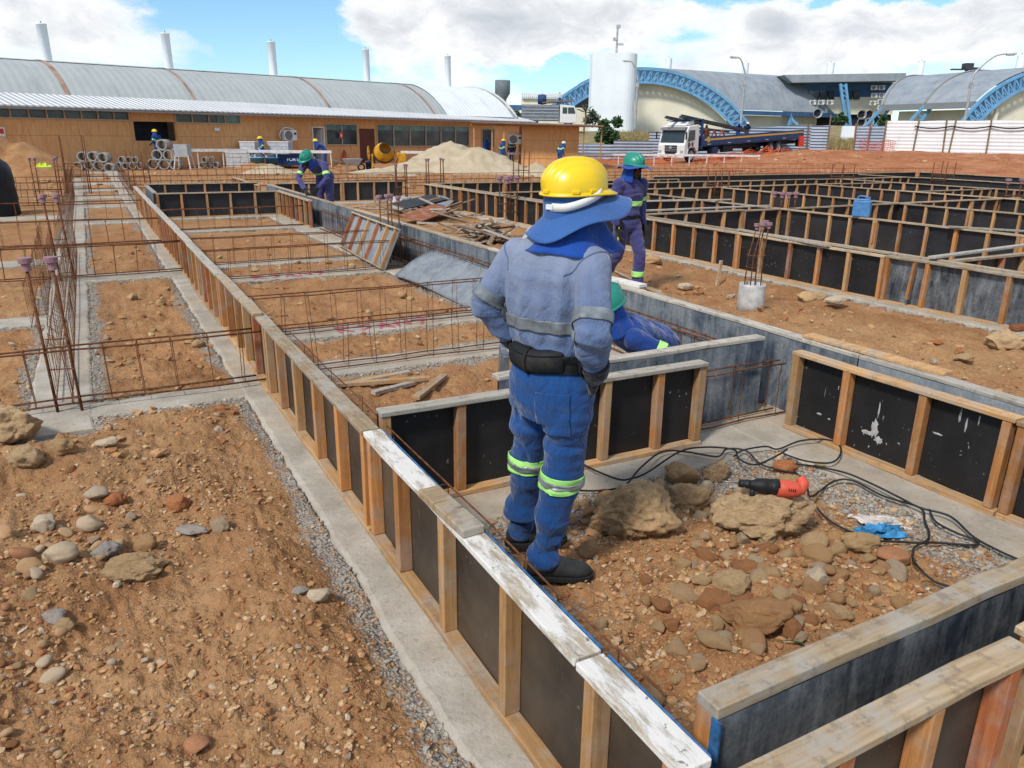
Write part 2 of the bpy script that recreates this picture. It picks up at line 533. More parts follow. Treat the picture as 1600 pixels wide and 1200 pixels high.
def sheet(name, base, dirt, spat, dust=0.0, stain=0.0, rough=0.45):
    def f(t, b, e):
        ox = t.n('ShaderNodeVectorMath', operation='ADD'); cx = t.n('ShaderNodeCombineXYZ')
        s = t.math('MULTIPLY', e['rnd'], 53.0)
        for i in range(3): t.put(cx.inputs[i], s)
        t.put(ox.inputs[0], e['obj']); t.put(ox.inputs[1], cx.outputs[0]); o = ox.outputs[0]
        n = t.noise(o, 2.5, 6, 0.7); fn = t.noise(o, 60, 4, 0.6)
        c = t.mix(t.ramp(n, [(0.45, 0.0), (0.75, 0.55)]), base, dirt)
        if stain:
            st = t.noise(t.map(o, (7, 7, 1.1)), 1.6, 8, 0.72, 0.5); bl = t.noise(o, 3.4, 7, 0.7)
            m = t.ramp(t.math('ADD', t.math('MULTIPLY', st, 0.6), t.math('MULTIPLY', bl, 0.55)), [(0.47, 0.0), (0.60, stain * .8), (0.80, 1.0)])
            c = t.mix(m, c, t.ramp(fn, [(0.3, (0.20, 0.22, 0.24)), (0.7, (0.36, 0.375, 0.37))]))
        if spat:
            wv = t.n('ShaderNodeVectorMath', operation='ADD'); t.put(wv.inputs[0], t.map(o, (1, 1, .55))); sv_ = t.n('ShaderNodeVectorMath', operation='SCALE'); t.put(sv_.inputs[0], t.noise(o, 26, 3, .6, out=1)); sv_.inputs['Scale'].default_value = .045; t.put(wv.inputs[1], sv_.outputs[0]); sv = t.vor(wv.outputs[0], 30); sm = t.noise(o, 3.2, 5, 0.6)
            m = t.math('MULTIPLY', t.ramp(t.math('ADD', sv, t.math('MULTIPLY', t.noise(o, 9, 3, .6), .25)), [(0.20, 1.0), (0.27, 0.0)]), t.ramp(sm, [(0.48, 0.0), (0.62, spat)]))
            c = t.mix(m, c, (0.42, 0.42, 0.40))
            dr = t.noise(t.map(o, (16, 16, 0.9)), 1.3, 4, 0.6)
            m2 = t.math('MULTIPLY', t.ramp(dr, [(0.70, 0.0), (0.74, 0.7)]), t.ramp(t.noise(o, 1.9, 3, 0.5), [(0.52, 0.0), (0.6, spat)]))
            c = t.mix(m2, c, (0.40, 0.41, 0.40))
        if dust:
            c = t.mix(t.ramp(t.noise(o, 1.3, 5, 0.65), [(0.35, 0.0), (0.75, dust)]), c, (0.34, 0.22, 0.13))
        t.put(b.inputs['Base Color'], c)
        t.put(b.inputs['Roughness'], t.ramp(n, [(0.3, rough - .1), (0.7, rough + .25)]))
        t.put(b.inputs['Normal'], t.bump(fn, 0.12, 0.004))
    return new_mat(name, f, rough, 0, 0.35)


SH_BLACK = sheet('sheet_black', (0.013, 0.013, 0.014), (0.03, 0.029, 0.028), 0.85)
SH_DUST = sheet('sheet_black_dusty', (0.020, 0.018, 0.016), (0.055, 0.047, 0.04), 0.35, 0.30)
SH_FAR = sheet('sheet_black_far', (0.014, 0.016, 0.020), (0.035, 0.038, 0.043), 0.7, 0.04)
SH_STAIN = sheet('sheet_concrete_stained', (0.035, 0.050, 0.074), (0.09, 0.115, 0.145), 0.0, 0.0, 0.62, 0.6)
SH_PART = sheet('sheet_part_stained', (0.016, 0.020, 0.028), (0.06, 0.075, 0.10), 0.3, 0.0, 0.42, 0.4)
SH_PALE = sheet('sheet_pale_stained', (0.17, 0.20, 0.23), (0.22, 0.25, 0.27), 0.0, 0.0, 1.0, 0.55)
BLUE_EDGE = plain('blue_edge_sealer', (0.045, 0.16, 0.36), 0.6, var=0.5, scale=20)


def _rust(t, b, e):
    n = t.noise(e['pos'], 30, 4, 0.6)
    t.put(b.inputs['Base Color'], t.ramp(n, [(0.3, (0.075, 0.030, 0.016)), (0.55, (0.17, 0.068, 0.032)), (0.75, (0.27, 0.125, 0.06))]))


M_RUST = new_mat('rusty_rebar', _rust, 0.85, 0.2, 0.2)
M_CAP = plain('mauve_cap', (0.33, 0.19, 0.21), 0.6, var=.25, scale=20)
M_PINK = plain('pink_marking_paint', (0.62, 0.13, 0.18), 0.8, var=.3, scale=25)


def stone(name, cols, bump=0.8, sc=9.0):
    def f(t, b, e):
        o = t.n('ShaderNodeVectorMath', operation='ADD'); cx = t.n('ShaderNodeCombineXYZ')
        s = t.math('MULTIPLY', e['rnd'], 31.0)
        for i in range(3): t.put(cx.inputs[i], s)
        t.put(o.inputs[0], e['obj']); t.put(o.inputs[1], cx.outputs[0]); o = o.outputs[0]
        n = len(cols)
        k = t.math('FRACT', t.math('MULTIPLY', t.math('ADD', e['rnd'], e['isl']), 7.31))
        base = t.ramp(k, [(i / n, c) for i, c in enumerate(cols)], 'CONSTANT')
        nn = t.noise(o, sc, 7, 0.7); fine = t.noise(o, sc * 7, 4, 0.7)
        c = t.mix(1.0, base, t.ramp(nn, [(0.3, 0.72), (0.5, 1.0), (0.72, 1.25)]), 'MULTIPLY')
        c = t.mix(t.ramp(fine, [(0.28, 0.5 if sc > 6 else .3), (0.40, 0.0)]), c, (0.18, 0.11, 0.06))
        if sc > 6: c = t.mix(t.ramp(t.noise(o, sc * .5, 4, .6), [(0.5, 0.0), (0.65, 0.55)]), c, (0.44, 0.25, 0.115))
        t.put(b.inputs['Base Color'], c)
        t.put(b.inputs['Normal'], t.bump(t.math('ADD', t.math('ADD', t.math('MULTIPLY', nn, 1.5), fine), t.math('MULTIPLY', t.noise(o, sc * 2.5, 6, .75), 1.2)), bump, 0.016 if sc < 10 else 0.013))
    return new_mat(name, f, 0.92, 0, 0.15)


ST_OCHRE = stone('stone_ochre', [(0.62, 0.41, 0.21), (0.66, 0.45, 0.24), (0.58, 0.36, 0.18), (0.64, 0.43, 0.24)])
ST_ROCK = stone('rock_ochre', [(0.74, 0.49, 0.26), (0.71, 0.47, 0.25), (0.76, 0.52, 0.29)], 1.0, 6)
ST_RUBBLE = stone('stone_rubble', [(0.57, 0.34, 0.165), (0.52, 0.28, 0.13), (0.60, 0.40, 0.22), (0.46, 0.205, 0.09), (0.56, 0.43, 0.29), (0.55, 0.31, 0.15)], 0.8, 16)
ST_RIVER = stone('stone_river', [(0.40, 0.265, 0.15), (0.43, 0.25, 0.135), (0.36, 0.29, 0.21), (0.34, 0.155, 0.08), (0.42, 0.33, 0.23), (0.36, 0.225, 0.12)], 0.35, 16)
ST_RED = stone('stone_red', [(0.36, 0.125, 0.05), (0.39, 0.15, 0.06)], 0.5, 14)
ST_PALE = stone('stone_pale', [(0.48, 0.40, 0.29), (0.52, 0.43, 0.31)], 0.5, 14)
ST_GREY = stone('stone_grey', [(0.27, 0.255, 0.235), (0.31, 0.285, 0.26)], 0.5, 14)


def _gravel(t, b, e):
    k = e['isl']
    c = t.ramp(k, [(0.0, (0.34, 0.17, 0.075)), (0.18, (0.43, 0.25, 0.12)), (0.34, (0.29, 0.125, 0.055)), (0.5, (0.48, 0.33, 0.19)), (0.66, (0.40, 0.22, 0.10)),
                   (0.80, (0.42, 0.25, 0.13)), (0.92, (0.33, 0.25, 0.18)), (0.975, (0.48, 0.38, 0.27))], 'CONSTANT')
    c = t.mix(1.0, c, t.ramp(t.noise(e['pos'], 70, 4, 0.7), [(0.3, 0.6), (0.6, 1.15)]), 'MULTIPLY')
    t.put(b.inputs['Base Color'], c)
    t.put(b.inputs['Normal'], t.bump(t.noise(e['pos'], 160, 3), 0.5, 0.004))


M_GRAVEL = new_mat('pebbles', _gravel, 0.92, 0, 0.15)


def _crumb(t, b, e):
    c = t.ramp(e['isl'], [(0.0, (0.26, 0.24, 0.21)), (0.3, (0.34, 0.315, 0.275)), (0.6, (0.30, 0.27, 0.225)), (0.8, (0.39, 0.36, 0.31)), (0.90, (0.36, 0.23, 0.13))], 'CONSTANT')
    c = t.mix(1.0, c, t.ramp(t.noise(e['pos'], 70, 4, 0.7), [(0.3, 0.65), (0.6, 1.15)]), 'MULTIPLY')
    t.put(b.inputs['Base Color'], c)


M_CRUMB = new_mat('concrete_crumbs', _crumb, 0.92, 0, 0.15)


def cloth(name, col, fade=None, fz=(0.9, 1.5), rough=0.85, crease=0.5, sheen=0.25):
    def f(t, b, e):
        o = e['obj']
        n = t.noise(o, 3.2, 6, 0.6); fine = t.noise(o, 140, 2, 0.5); wr = t.noise(t.map(o, (1, 1, .55)), 9, 5, 0.6, 1.2)
        c = t.mix(1.0, col, t.ramp(n, [(0.3, 0.80), (0.6, 1.08), (0.8, 1.2)]), 'MULTIPLY')
        if fade:
            s = t.n('ShaderNodeSeparateXYZ'); t.put(s.inputs[0], o)
            zz = t.math('DIVIDE', t.math('SUBTRACT', s.outputs[2], fz[0]), fz[1] - fz[0])
            m = t.math('ADD', t.math('MULTIPLY', t.ramp(zz, [(0.0, 0.0), (1.0, 1.0)]), 0.75), t.math('MULTIPLY', t.math('SUBTRACT', n, 0.5), 1.1), clamp=True)
            c = t.mix(m, c, fade)
        c = t.mix(t.ramp(t.noise(o, 3.5, 6, 0.62), [(0.56, 0.0), (0.80, 0.30)]), c, (0.22, 0.17, 0.12))
        t.put(b.inputs['Base Color'], c)
        h = t.math('ADD', t.math('MULTIPLY', wr, crease * 3.2), t.math('MULTIPLY', fine, 0.12))
        rd = t.math('ABSOLUTE', t.math('SUBTRACT', t.noise(t.map(o, (1, 1, .8), rot=(.5, .3, 0)), 5.5, 3, .5, 1.5), .5)); h = t.math('SUBTRACT', h, t.math('MULTIPLY', t.ramp(rd, [(0.0, 1.0), (0.13, 0.0)]), crease * .6))
        t.put(b.inputs['Normal'], t.bump(h, 0.55, 0.02))
        b.inputs['Sheen Weight'].default_value = sheen
    return new_mat(name, f, rough, 0, 0.12)


CL_JACKET = cloth('faded_blue_jacket', (0.066, 0.114, 0.245), (0.27, 0.298, 0.375), (1.0, 1.5))
CL_ROYAL = cloth('royal_blue_trousers', (0.011, 0.058, 0.195))
CL_SLEEVE = cloth('blue_sleeve', (0.055, 0.12, 0.31), (0.16, 0.21, 0.36), (1.0, 1.45))
CL_FLAP = cloth('bright_blue_flap', (0.010, 0.060, 0.30), crease=0.3)
CL_BRIM = cloth('faded_blue_brim', (0.035, 0.105, 0.30), crease=0.2)
CL_PURPLE = cloth('violet_blue_overalls', (0.055, 0.052, 0.165))
CL_NAVY = cloth('blue_overalls', (0.014, 0.045, 0.20))
CL_DARK = cloth('dark_glove_cloth', (0.012, 0.013, 0.016), crease=0.4)
CL_BAG = cloth('black_belt_bag', (0.016, 0.017, 0.019), rough=0.6, crease=0.25, sheen=0.0)
M_LIME = plain('lime_reflective', (0.42, 0.85, 0.22), 0.5, var=.15, scale=15)
M_SILVER = plain('silver_reflective', (0.40, 0.42, 0.42), 0.35, 0.25, var=.35, scale=18)
M_SILVER_D = plain('dull_silver_tape', (0.20, 0.225, 0.25), 0.5, 0.1, var=.35, scale=18)
M_SKIN = plain('dark_skin', (0.075, 0.032, 0.018), 0.5, var=.15)
M_SKIN2 = plain('brown_skin', (0.26, 0.115, 0.065), 0.5, var=.15)
M_YELLOW = plain('yellow_helmet', (0.80, 0.54, 0.012), 0.32, var=.10, scale=5, spec=.45)
M_GREEN = plain('green_helmet', (0.012, 0.235, 0.165), 0.35, var=.12, scale=8, spec=.45)
M_WHITE = plain('white_plastic', (0.72, 0.72, 0.70), 0.5, var=.1, scale=9)
M_BOOT = plain('dusty_black_boot', (0.035, 0.038, 0.037), 0.7, var=.4, scale=9)
M_SOLE = plain('boot_sole', (0.018, 0.019, 0.019), 0.8, var=.3)
M_BLACK = plain('black_plastic', (0.015, 0.016, 0.017), 0.55, var=.3)
M_RUBBER = plain('tyre_rubber', (0.022, 0.022, 0.022), 0.85, var=.4)
M_STEEL = plain('steel', (0.35, 0.35, 0.35), 0.4, 0.8, var=.2)
M_GALV = plain('galvanised', (0.42, 0.44, 0.46), 0.5, 0.3, var=.2, scale=3)
M_RED = plain('red_paint', (0.55, 0.045, 0.025), 0.45, var=.15)
M_REDORANGE = plain('red_orange_plastic', (0.62, 0.095, 0.055), 0.5, var=.15, scale=12)
M_ORANGE_NET = plain('orange_netting', (0.70, 0.14, 0.045), 0.7, var=.25)
M_BLUEP = plain('blue_paint', (0.020, 0.055, 0.16), 0.45, var=.2, scale=2)
M_TRUSS = plain('truss_blue', (0.15, 0.36, 0.60), 0.5, var=.15, scale=1.0)
M_TRUSSP = plain('truss_blue_panel', (0.36, 0.56, 0.72), 0.6, var=.12, scale=.6)
M_TRUSSD = plain('dark_blue_steel', (0.05, 0.13, 0.27), 0.5, var=.2, scale=1)
M_CREAM = plain('cream_render', (0.80, 0.75, 0.60), 0.85, var=.12, scale=.35)
M_WHITEW = plain('white_render', (0.82, 0.87, 0.91), 0.8, var=.06, scale=.3)
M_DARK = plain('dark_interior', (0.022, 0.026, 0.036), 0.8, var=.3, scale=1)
M_GLASS = plain('window_glass', (0.055, 0.075, 0.085), 0.12, var=.5, scale=.9, spec=.6)
M_GLASSG = plain('green_window_glass', (0.10, 0.20, 0.19), 0.12, var=.4, scale=1.5, spec=.6)
M_YPAINT = plain('yellow_paint', (0.62, 0.30, 0.02), 0.5, var=.3, scale=3)
M_STRIPE = plain('yellow_stripe', (0.72, 0.40, 0.08), 0.5, var=.1)
M_BLUEPL = plain('blue_plastic_can', (0.075, 0.22, 0.46), 0.4, var=.2, scale=10)
M_NAVYPL = plain('navy_plastic', (0.012, 0.045, 0.15), 0.5, var=.2, scale=4)
M_SKYPL = plain('light_blue_plastic', (0.17, 0.48, 0.72), 0.5, var=.2, scale=6)
M_BOARD = plain('light_blue_board', (0.36, 0.62, 0.84), 0.6, var=.12, scale=6)
M_TANK = plain('black_tank_plastic', (0.014, 0.017, 0.024), 0.5, var=.35, scale=4)
M_PIPE = plain('concrete_pipe', (0.36, 0.35, 0.33), 0.9, var=.3, scale=5, bump=.3)
M_CYL = plain('pale_concrete', (0.52, 0.52, 0.50), 0.85, var=.25, scale=9, bump=.3)
M_BLOCK = plain('grey_block', (0.50, 0.51, 0.53), 0.9, var=.2, scale=8, bump=.3)
M_RAILW = plain('white_painted_wood', (0.70, 0.67, 0.64), 0.8, var=.2, scale=4)
M_CABLE = plain('black_cable', (0.025, 0.027, 0.03), 0.6, var=.4, scale=14)
M_RAGB = plain('blue_rag', (0.05, 0.26, 0.52), 0.9, var=.5, scale=16)
M_RAGW = plain('white_rag', (0.60, 0.55, 0.50), 0.9, var=.3, scale=16)
M_HIVIS = plain('hi_vis_cloth', (0.55, 0.80, 0.05), 0.8, var=.2)


def _sand(t, b, e):
    n = t.noise(e['pos'], 1.1, 6, 0.65); f = t.noise(e['pos'], 14, 5, 0.65)
    t.put(b.inputs['Base Color'], t.ramp(n, [(0.3, (0.36, 0.285, 0.19)), (0.55, (0.47, 0.385, 0.27)), (0.75, (0.54, 0.455, 0.335))]))
    t.put(b.inputs['Normal'], t.bump(t.math('ADD', t.math('MULTIPLY', n, 2.0), f), 0.6, 0.06))


M_SAND = new_mat('sand', _sand, 0.95, 0, 0.1)


def _plyw(t, b, e):
    g = t.noise(t.map(e['obj'], (5, 5, 0.8)), 1.8, 6, 0.62, 0.8); n = t.noise(e['obj'], 0.5, 5, 0.6)
    c = t.ramp(g, [(0.28, (0.56, 0.26, 0.10)), (0.52, (0.70, 0.37, 0.16)), (0.75, (0.78, 0.47, 0.235))])
    c = t.mix(t.ramp(n, [(0.4, 0.0), (0.7, 0.5)]), c, (0.62, 0.30, 0.115))
    br = t.n('ShaderNodeTexBrick'); sp = t.n('ShaderNodeSeparateXYZ'); t.put(sp.inputs[0], e['obj'])
    cx = t.n('ShaderNodeCombineXYZ'); t.put(cx.inputs[0], sp.outputs[0]); t.put(cx.inputs[1], sp.outputs[2])
    t.put(br.inputs['Vector'], cx.outputs[0]); br.offset = 0
    br.inputs['Scale'].default_value = 1; br.inputs['Brick Width'].default_value = 2.44; br.inputs['Row Height'].default_value = 1.6
    br.inputs['Mortar Size'].default_value = 0.008; br.inputs['Color1'].default_value = (1, 1, 1, 1); br.inputs['Color2'].default_value = (.88, .86, .84, 1)
    br.inputs['Mortar'].default_value = (.45, .4, .38, 1)
    c = t.mix(1.0, c, br.outputs[0], 'MULTIPLY')
    t.put(b.inputs['Base Color'], c)


M_PLY = new_mat('orange_plywood', _plyw, 0.75, 0, 0.2)


def ribbed(name, c0, c1, axis, pitch, rough=0.5, metal=0.2, bump=0.9, dist=0.03, dirt=(0.3, 0.3, 0.3), dk=0.3):
    """corrugated sheet metal: ribs every pitch metres"""
    def f(t, b, e):
        sp = t.n('ShaderNodeSeparateXYZ'); t.put(sp.inputs[0], e['obj'])
        w = t.math('SINE', t.math('MULTIPLY', sp.outputs['XYZ'.index(axis)], 2 * math.pi / pitch))
        n = t.noise(e['obj'], 0.6, 8, 0.7); n2 = t.noise(t.map(e['obj'], (1.5, .3, .3)), 1.0, 6, 0.7)
        c = t.ramp(n, [(0.3, c0), (0.65, c1)])
        c = t.mix(t.ramp(n2, [(0.55, 0.0), (0.75, dk)]), c, dirt)
        t.put(b.inputs['Base Color'], c)
        t.put(b.inputs['Normal'], t.bump(w, bump, dist))
    return new_mat(name, f, rough, metal, 0.3)


M_ROOFW = ribbed('white_roof_sheet', (0.56, 0.57, 0.58), (0.68, 0.68, 0.68), 'X', 0.30, 0.6, 0.0, 0.9, 0.04)
M_VAULT = ribbed('grey_vault_roof', (0.34, 0.365, 0.36), (0.40, 0.425, 0.42), 'X', 0.42, 0.7, 0.0, 0.30, 0.02, (0.22, 0.25, 0.26), .6)
M_VAULTW = ribbed('new_vault_sheet', (0.66, 0.70, 0.74), (0.76, 0.79, 0.82), 'X', 0.35, 0.5, 0.0, 0.3, 0.02)
M_ROOFB = ribbed('grey_hall_roof', (0.20, 0.23, 0.265), (0.31, 0.34, 0.37), 'X', 0.5, 0.6, 0.0, 0.2, 0.02, (0.13, 0.17, 0.23), .85)
M_FENCEW = ribbed('white_fence_sheet', (0.66, 0.67, 0.68), (0.78, 0.78, 0.78), 'Z', 0.27, 0.5, 0.0, 0.6, 0.022)
M_FENCE_SHADE = ribbed('shade_toned_fence_sheet', (0.27, 0.33, 0.42), (0.36, 0.42, 0.50), 'Z', 0.25, 0.5, 0.0, 1.0, 0.04, (.2, .25, .33), .5)  # blue-grey paints in the shade on sheets turned away from the sun
M_FPOST = plain('fence_post_wood', (0.22, 0.16, 0.11), 0.85, var=.3)
M_RIB = plain('rust_roof_rib', (0.42, 0.27, 0.20), 0.8, var=.3, scale=.8)
M_LEAF = plain('leaf_green', (0.045, 0.105, 0.030), 0.7, var=.5, scale=2.0)
M_LEAFD = plain('leaf_olive', (0.105, 0.125, 0.075), 0.8, var=.4, scale=2.0)
M_BARK = plain('bark', (0.16, 0.12, 0.09), 0.9, var=.4, scale=6)
M_DRY = plain('dry_grass', (0.36, 0.29, 0.13), 0.95, var=.4, scale=2)
# ------------------------------------------------------------------ ground
STRIPS = [  # x0, x1, y0, y1: cast concrete strips (footings) in the soil
    (-0.57, -0.20, 5.3, 46, 0.030), (0.80, 1.28, -1.5, 46, 0.030), (3.55, 4.40, -1.5, 21.6, 0.030), (8.0, 8.8, -1.0, 22, 0.030)]
for (x0, x1, y0, y1) in [(-4, .8, 5.56, 5.88), (-.3, .8, 11.05, 11.55), (-.3, .8, 18.2, 18.9), (-.3, .8, 22.2, 23), (-.3, .8, 25.2, 26),
                         (-.3, .8, 28.3, 29.2), (-.3, .8, 31.8, 32.8), (-.3, .8, 36, 37), (-.3, .8, 40, 41.5),
                         (-4, -.5, 8.7, 9.1), (-4, -.5, 12.8, 13.3), (-4, -.5, 19.5, 20.3),
                         (1.2, 3.6, 5.78, 6.16), (1.2, 3.6, 7.02, 7.40), (1.2, 3.6, 10.25, 10.62), (1.2, 3.6, 11.5, 11.85), (1.2, 3.6, 16.0, 16.4),
                         (1.2, 3.9, 18.5, 19.2), (1.25, 3.6, 3.08, 3.80), (1.25, 3.6, 0.55, 1.32), (1.2, 9, 21.2, 22.8)]:
    STRIPS.append((x0, x1, y0, y1, 0.0255))


def ground_z(x, y):
    x = np.asarray(x, float); y = np.asarray(y, float)
    u = x * HR[0] + y * HR[1]; v = x * HF[0] + y * HF[1]
    r = np.hypot(x, y)
    q = np.where(v > 1, u / np.maximum(v, 1), 0)
    near = 1 - sstep(8, 22, r)
    z = 0.035 * fbm(x * .9, y * .9, oct=3) + near * (0.030 * fbm(x * 4.1, y * 4.1, oct=3) + 0.022 * np.abs(fbm(x * 11, y * 11, oct=3)) - .006)
    z = z + near * 0.012 * np.maximum(0, fbm(x * 23, y * 23, oct=2))
    lf = (1 - sstep(.35, .85, x)) * (1 - sstep(4.6, 5.6, y))
    z = z + lf * (0.035 + 0.05 * sstep(.3, -1.2, x) + 0.035 * fbm(x * 1.7 + 5, y * 1.7, oct=2))
    pit = sstep(1.3, 1.7, x) * (1 - sstep(3.3, 3.7, x)) * sstep(1.2, 1.5, y) * (1 - sstep(2.8, 3.2, y))
    z = z + pit * (0.045 * np.exp(-((x - 2.35) ** 2 + (y - 2.0) ** 2) / .35) - .01)
    d = np.full(x.shape, 9.0)
    for (x0, x1, y0, y1, tp) in STRIPS:
        dx = np.maximum(np.maximum(x0 - x, x - x1), 0); dy = np.maximum(np.maximum(y0 - y, y - y1), 0)
        d = np.minimum(d, np.hypot(dx, dy))
    m = sstep(0.0, 0.26, d); nz = .012 * fbm(x * 9, y * 9, oct=3) * (r < 12)
    z = np.where(d < .004, -.05, z * m + (0.010 + nz) * (1 - m))
    # far side: flat yard on the left, red bank rising under the fence on the right, terrace of the halls behind
    far = sstep(24, 34, v)
    z = z + far * .05 * fbm(x * .5, y * .5, oct=4)
    bank = sstep(37, 57, v) * sstep(.18, .40, q)
    z = z + bank * (0.95 + .10 * fbm(x * .35, y * .35, oct=4)) + sstep(34, 40, v) * (1 - sstep(50, 56, v)) * sstep(.1, .25, q) * .10 * np.maximum(0, fbm(x * .8, y * .8, oct=4))
    z = z + sstep(72, 96, v) * sstep(-.1, .06, q) * 2.4
    return z


def gz(x, y):
    return float(ground_z(np.array([x]), np.array([y]))[0])


def surf_z(x, y):
    z = gz(x, y)
    for (x0, x1, y0, y1, tp) in STRIPS:
        if x0 - .03 < x < x1 + .03 and y0 - .03 < y < y1 + .03: z = max(z, tp)
    return z


def on(px, py, lift=0.0):
    p = G(px, py, 0.0)
    for _ in range(4):
        z = surf_z(p.x, p.y); p = G(px, py, z)
    p.z += lift
    return p


def build_ground():
    a = np.concatenate([np.linspace(-110, -44, 60)[:-1], np.linspace(-44, 44, 620), np.linspace(44, 110, 60)[1:]])
    a = np.radians(a) + YAW
    r = np.concatenate([np.linspace(.02, .8, 14)[:-1], np.geomspace(.8, 9, 330), np.geomspace(9, 130, 200)[1:], np.geomspace(130, 4500, 40)[1:]])
    A, Rr = np.meshgrid(a, r)
    X = np.sin(A) * Rr; Y = np.cos(A) * Rr
    Z = ground_z(X.ravel(), Y.ravel()).reshape(X.shape)
    nr, na = X.shape
    co = np.stack([X, Y, Z], -1).reshape(-1, 3)
    i = (np.arange(nr - 1)[:, None] * na + np.arange(na - 1)[None, :]).ravel()
    q = np.stack([i, i + na, i + na + 1, i + 1], 1)
    me = mesh_np('ground', co, q, M_SOIL, True)
    d = np.full(len(co), 9.0); x, y = co[:, 0], co[:, 1]
    for (x0, x1, y0, y1, tp) in STRIPS:
        dx = np.maximum(np.maximum(x0 - x, x - x1), 0); dy = np.maximum(np.maximum(y0 - y, y - y1), 0)
        d = np.minimum(d, np.hypot(dx, dy))
    wd = .085 + .05 * fbm(x * 1.3, y * 1.3, oct=3)
    inpit = (x > 1.2) & (x < 3.7) & (y > 1.2) & (y < 3.2)
    wd = np.where(inpit & (y > 2.2), .24 + .05 * fbm(x * 2, y * 2, oct=2), np.where(inpit & (x > 2.9), .26, wd))
    lo = np.maximum((1 - sstep(.4, 1.0, x)) * (1 - sstep(4.8, 5.9, y)), (x > 1.2) * (x < 3.8) * (y > 1) * (y < 3.3) * .75)
    a2 = me.attributes.new('loose', 'FLOAT', 'POINT'); a2.data.foreach_set('value', np.clip(lo + .25 * fbm(x * 1.1, y * 1.1, oct=3) * (lo > .02), 0, 1).astype(np.float32))
    at = me.attributes.new('grit', 'FLOAT', 'POINT'); at.data.foreach_set('value', np.clip(1 - .5 * d / np.maximum(wd, .02), 0, 1).astype(np.float32))
    return structure(link('ground', me))


def mesh_np(name, co, faces, mats, smooth=False):
    me = bpy.data.meshes.new(name); n = faces.shape[1]
    me.vertices.add(len(co)); me.vertices.foreach_set('co', co.astype(np.float32).ravel())
    me.loops.add(faces.size); me.loops.foreach_set('vertex_index', faces.astype(np.int32).ravel())
    me.polygons.add(len(faces)); me.polygons.foreach_set('loop_start', np.arange(0, faces.size, n, dtype=np.int32))
    for m in (mats if isinstance(mats, (list, tuple)) else [mats]): me.materials.append(m)
    me.update(calc_edges=True)
    me.polygons.foreach_set('use_smooth', np.full(len(faces), smooth, dtype=bool))
    me.validate()
    return me


build_ground()


def build_strip(x0, x1, y0, y1, top):
    """a cast strip: flat trowelled top, ragged crumbling edges"""
    lx, ly = x1 - x0, y1 - y0; alongy = ly > lx
    L = max(lx, ly); Wd = min(lx, ly)
    n = int(min(900, max(8, L / 0.03))); mb = MB()
    tt = np.linspace(0, 1, n + 1) ** (1.6 if L > 12 else 1.0)
    e0 = 0.012 * fbm(tt * L * 3, np.full(n + 1, x0 * 9.1 + y0), oct=5, gain=.7); e1 = 0.012 * fbm(tt * L * 3, np.full(n + 1, x1 * 7.7 + y1 + 50), oct=5, gain=.7)
    rows = [(-.030, -.10, 0), (-.012, top - .018, 0), (-.004, top - .006, 0), (.010, top, 0), (.5, top + .0005, 2), (-.010, top, 1), (.004, top - .006, 1), (.012, top - .018, 1), (.030, -.10, 1)]
    vs = []
    for i in range(n + 1):
        s = tt[i] * L
        for q_, (o, z, side) in enumerate(rows):
            if z < top - .001 and L < 40: z += random.uniform(-.003, .003); o += random.uniform(-.005, .005)
            if side == 2: w = Wd * .5
            elif side == 0: w = o + e0[i]
            else: w = Wd + o + e1[i]
            vs.append((x0 + w, y0 + s, z) if alongy else (x0 + s, y0 + w, z))
    k = len(rows)
    fs = [(i * k + j, (i + 1) * k + j, (i + 1) * k + j + 1, i * k + j + 1) for i in range(n) for j in range(k - 1)]
    fs += [tuple(range(k)), tuple(n * k + j for j in range(k - 1, -1, -1))]
    mb.add(vs, fs)
    return structure(mb.build('concrete_strip', M_CONC, None, False))


strip_objs = [build_strip(*s) for s in STRIPS]

# pink sprayed marks on two of the strips (not readable letters)
mk = MB()


def stroke(mb, pts, w=0.028, z=0.030):
    for a, b in zip(pts, pts[1:]):
        d = Vector((b[0] - a[0], b[1] - a[1], 0)); 
        if d.length < 1e-5: continue
        d.normalize(); p = Vector((-d.y, d.x, 0)) * w / 2
        a3 = Vector((a[0], a[1], z)) - d * w * .3; b3 = Vector((b[0], b[1], z)) + d * w * .3
        z += .0004
        mb.add([a3 - p, b3 - p, b3 + p, a3 + p], [(0, 1, 2, 3)])


for (x0, y0, s) in [(1.95, 7.06, 1.0), (1.75, 10.30, 1.1), (3.2, 5.84, .8)]:
    for i, gl in enumerate([[(0, 0), (0, .22), (.12, .2), (.02, .12), (.12, 0)], [(.02, .02), (.12, .1), (.02, .2), (.14, .22)],
                            [(0, 0), (.07, .22), (.14, 0), (.03, .09)], [(0, .02), (.02, .22), (.13, .05), (.14, .22)], [(0, .2), (.14, .22), (.03, 0)]][: (5 if s >= 1 else 2)]):
        stroke(mk, [(x0 + i * .2 + a * s, y0 + b * s) for a, b in gl])
mk.build('paint_mark', M_PINK, [o for o in strip_objs][0])


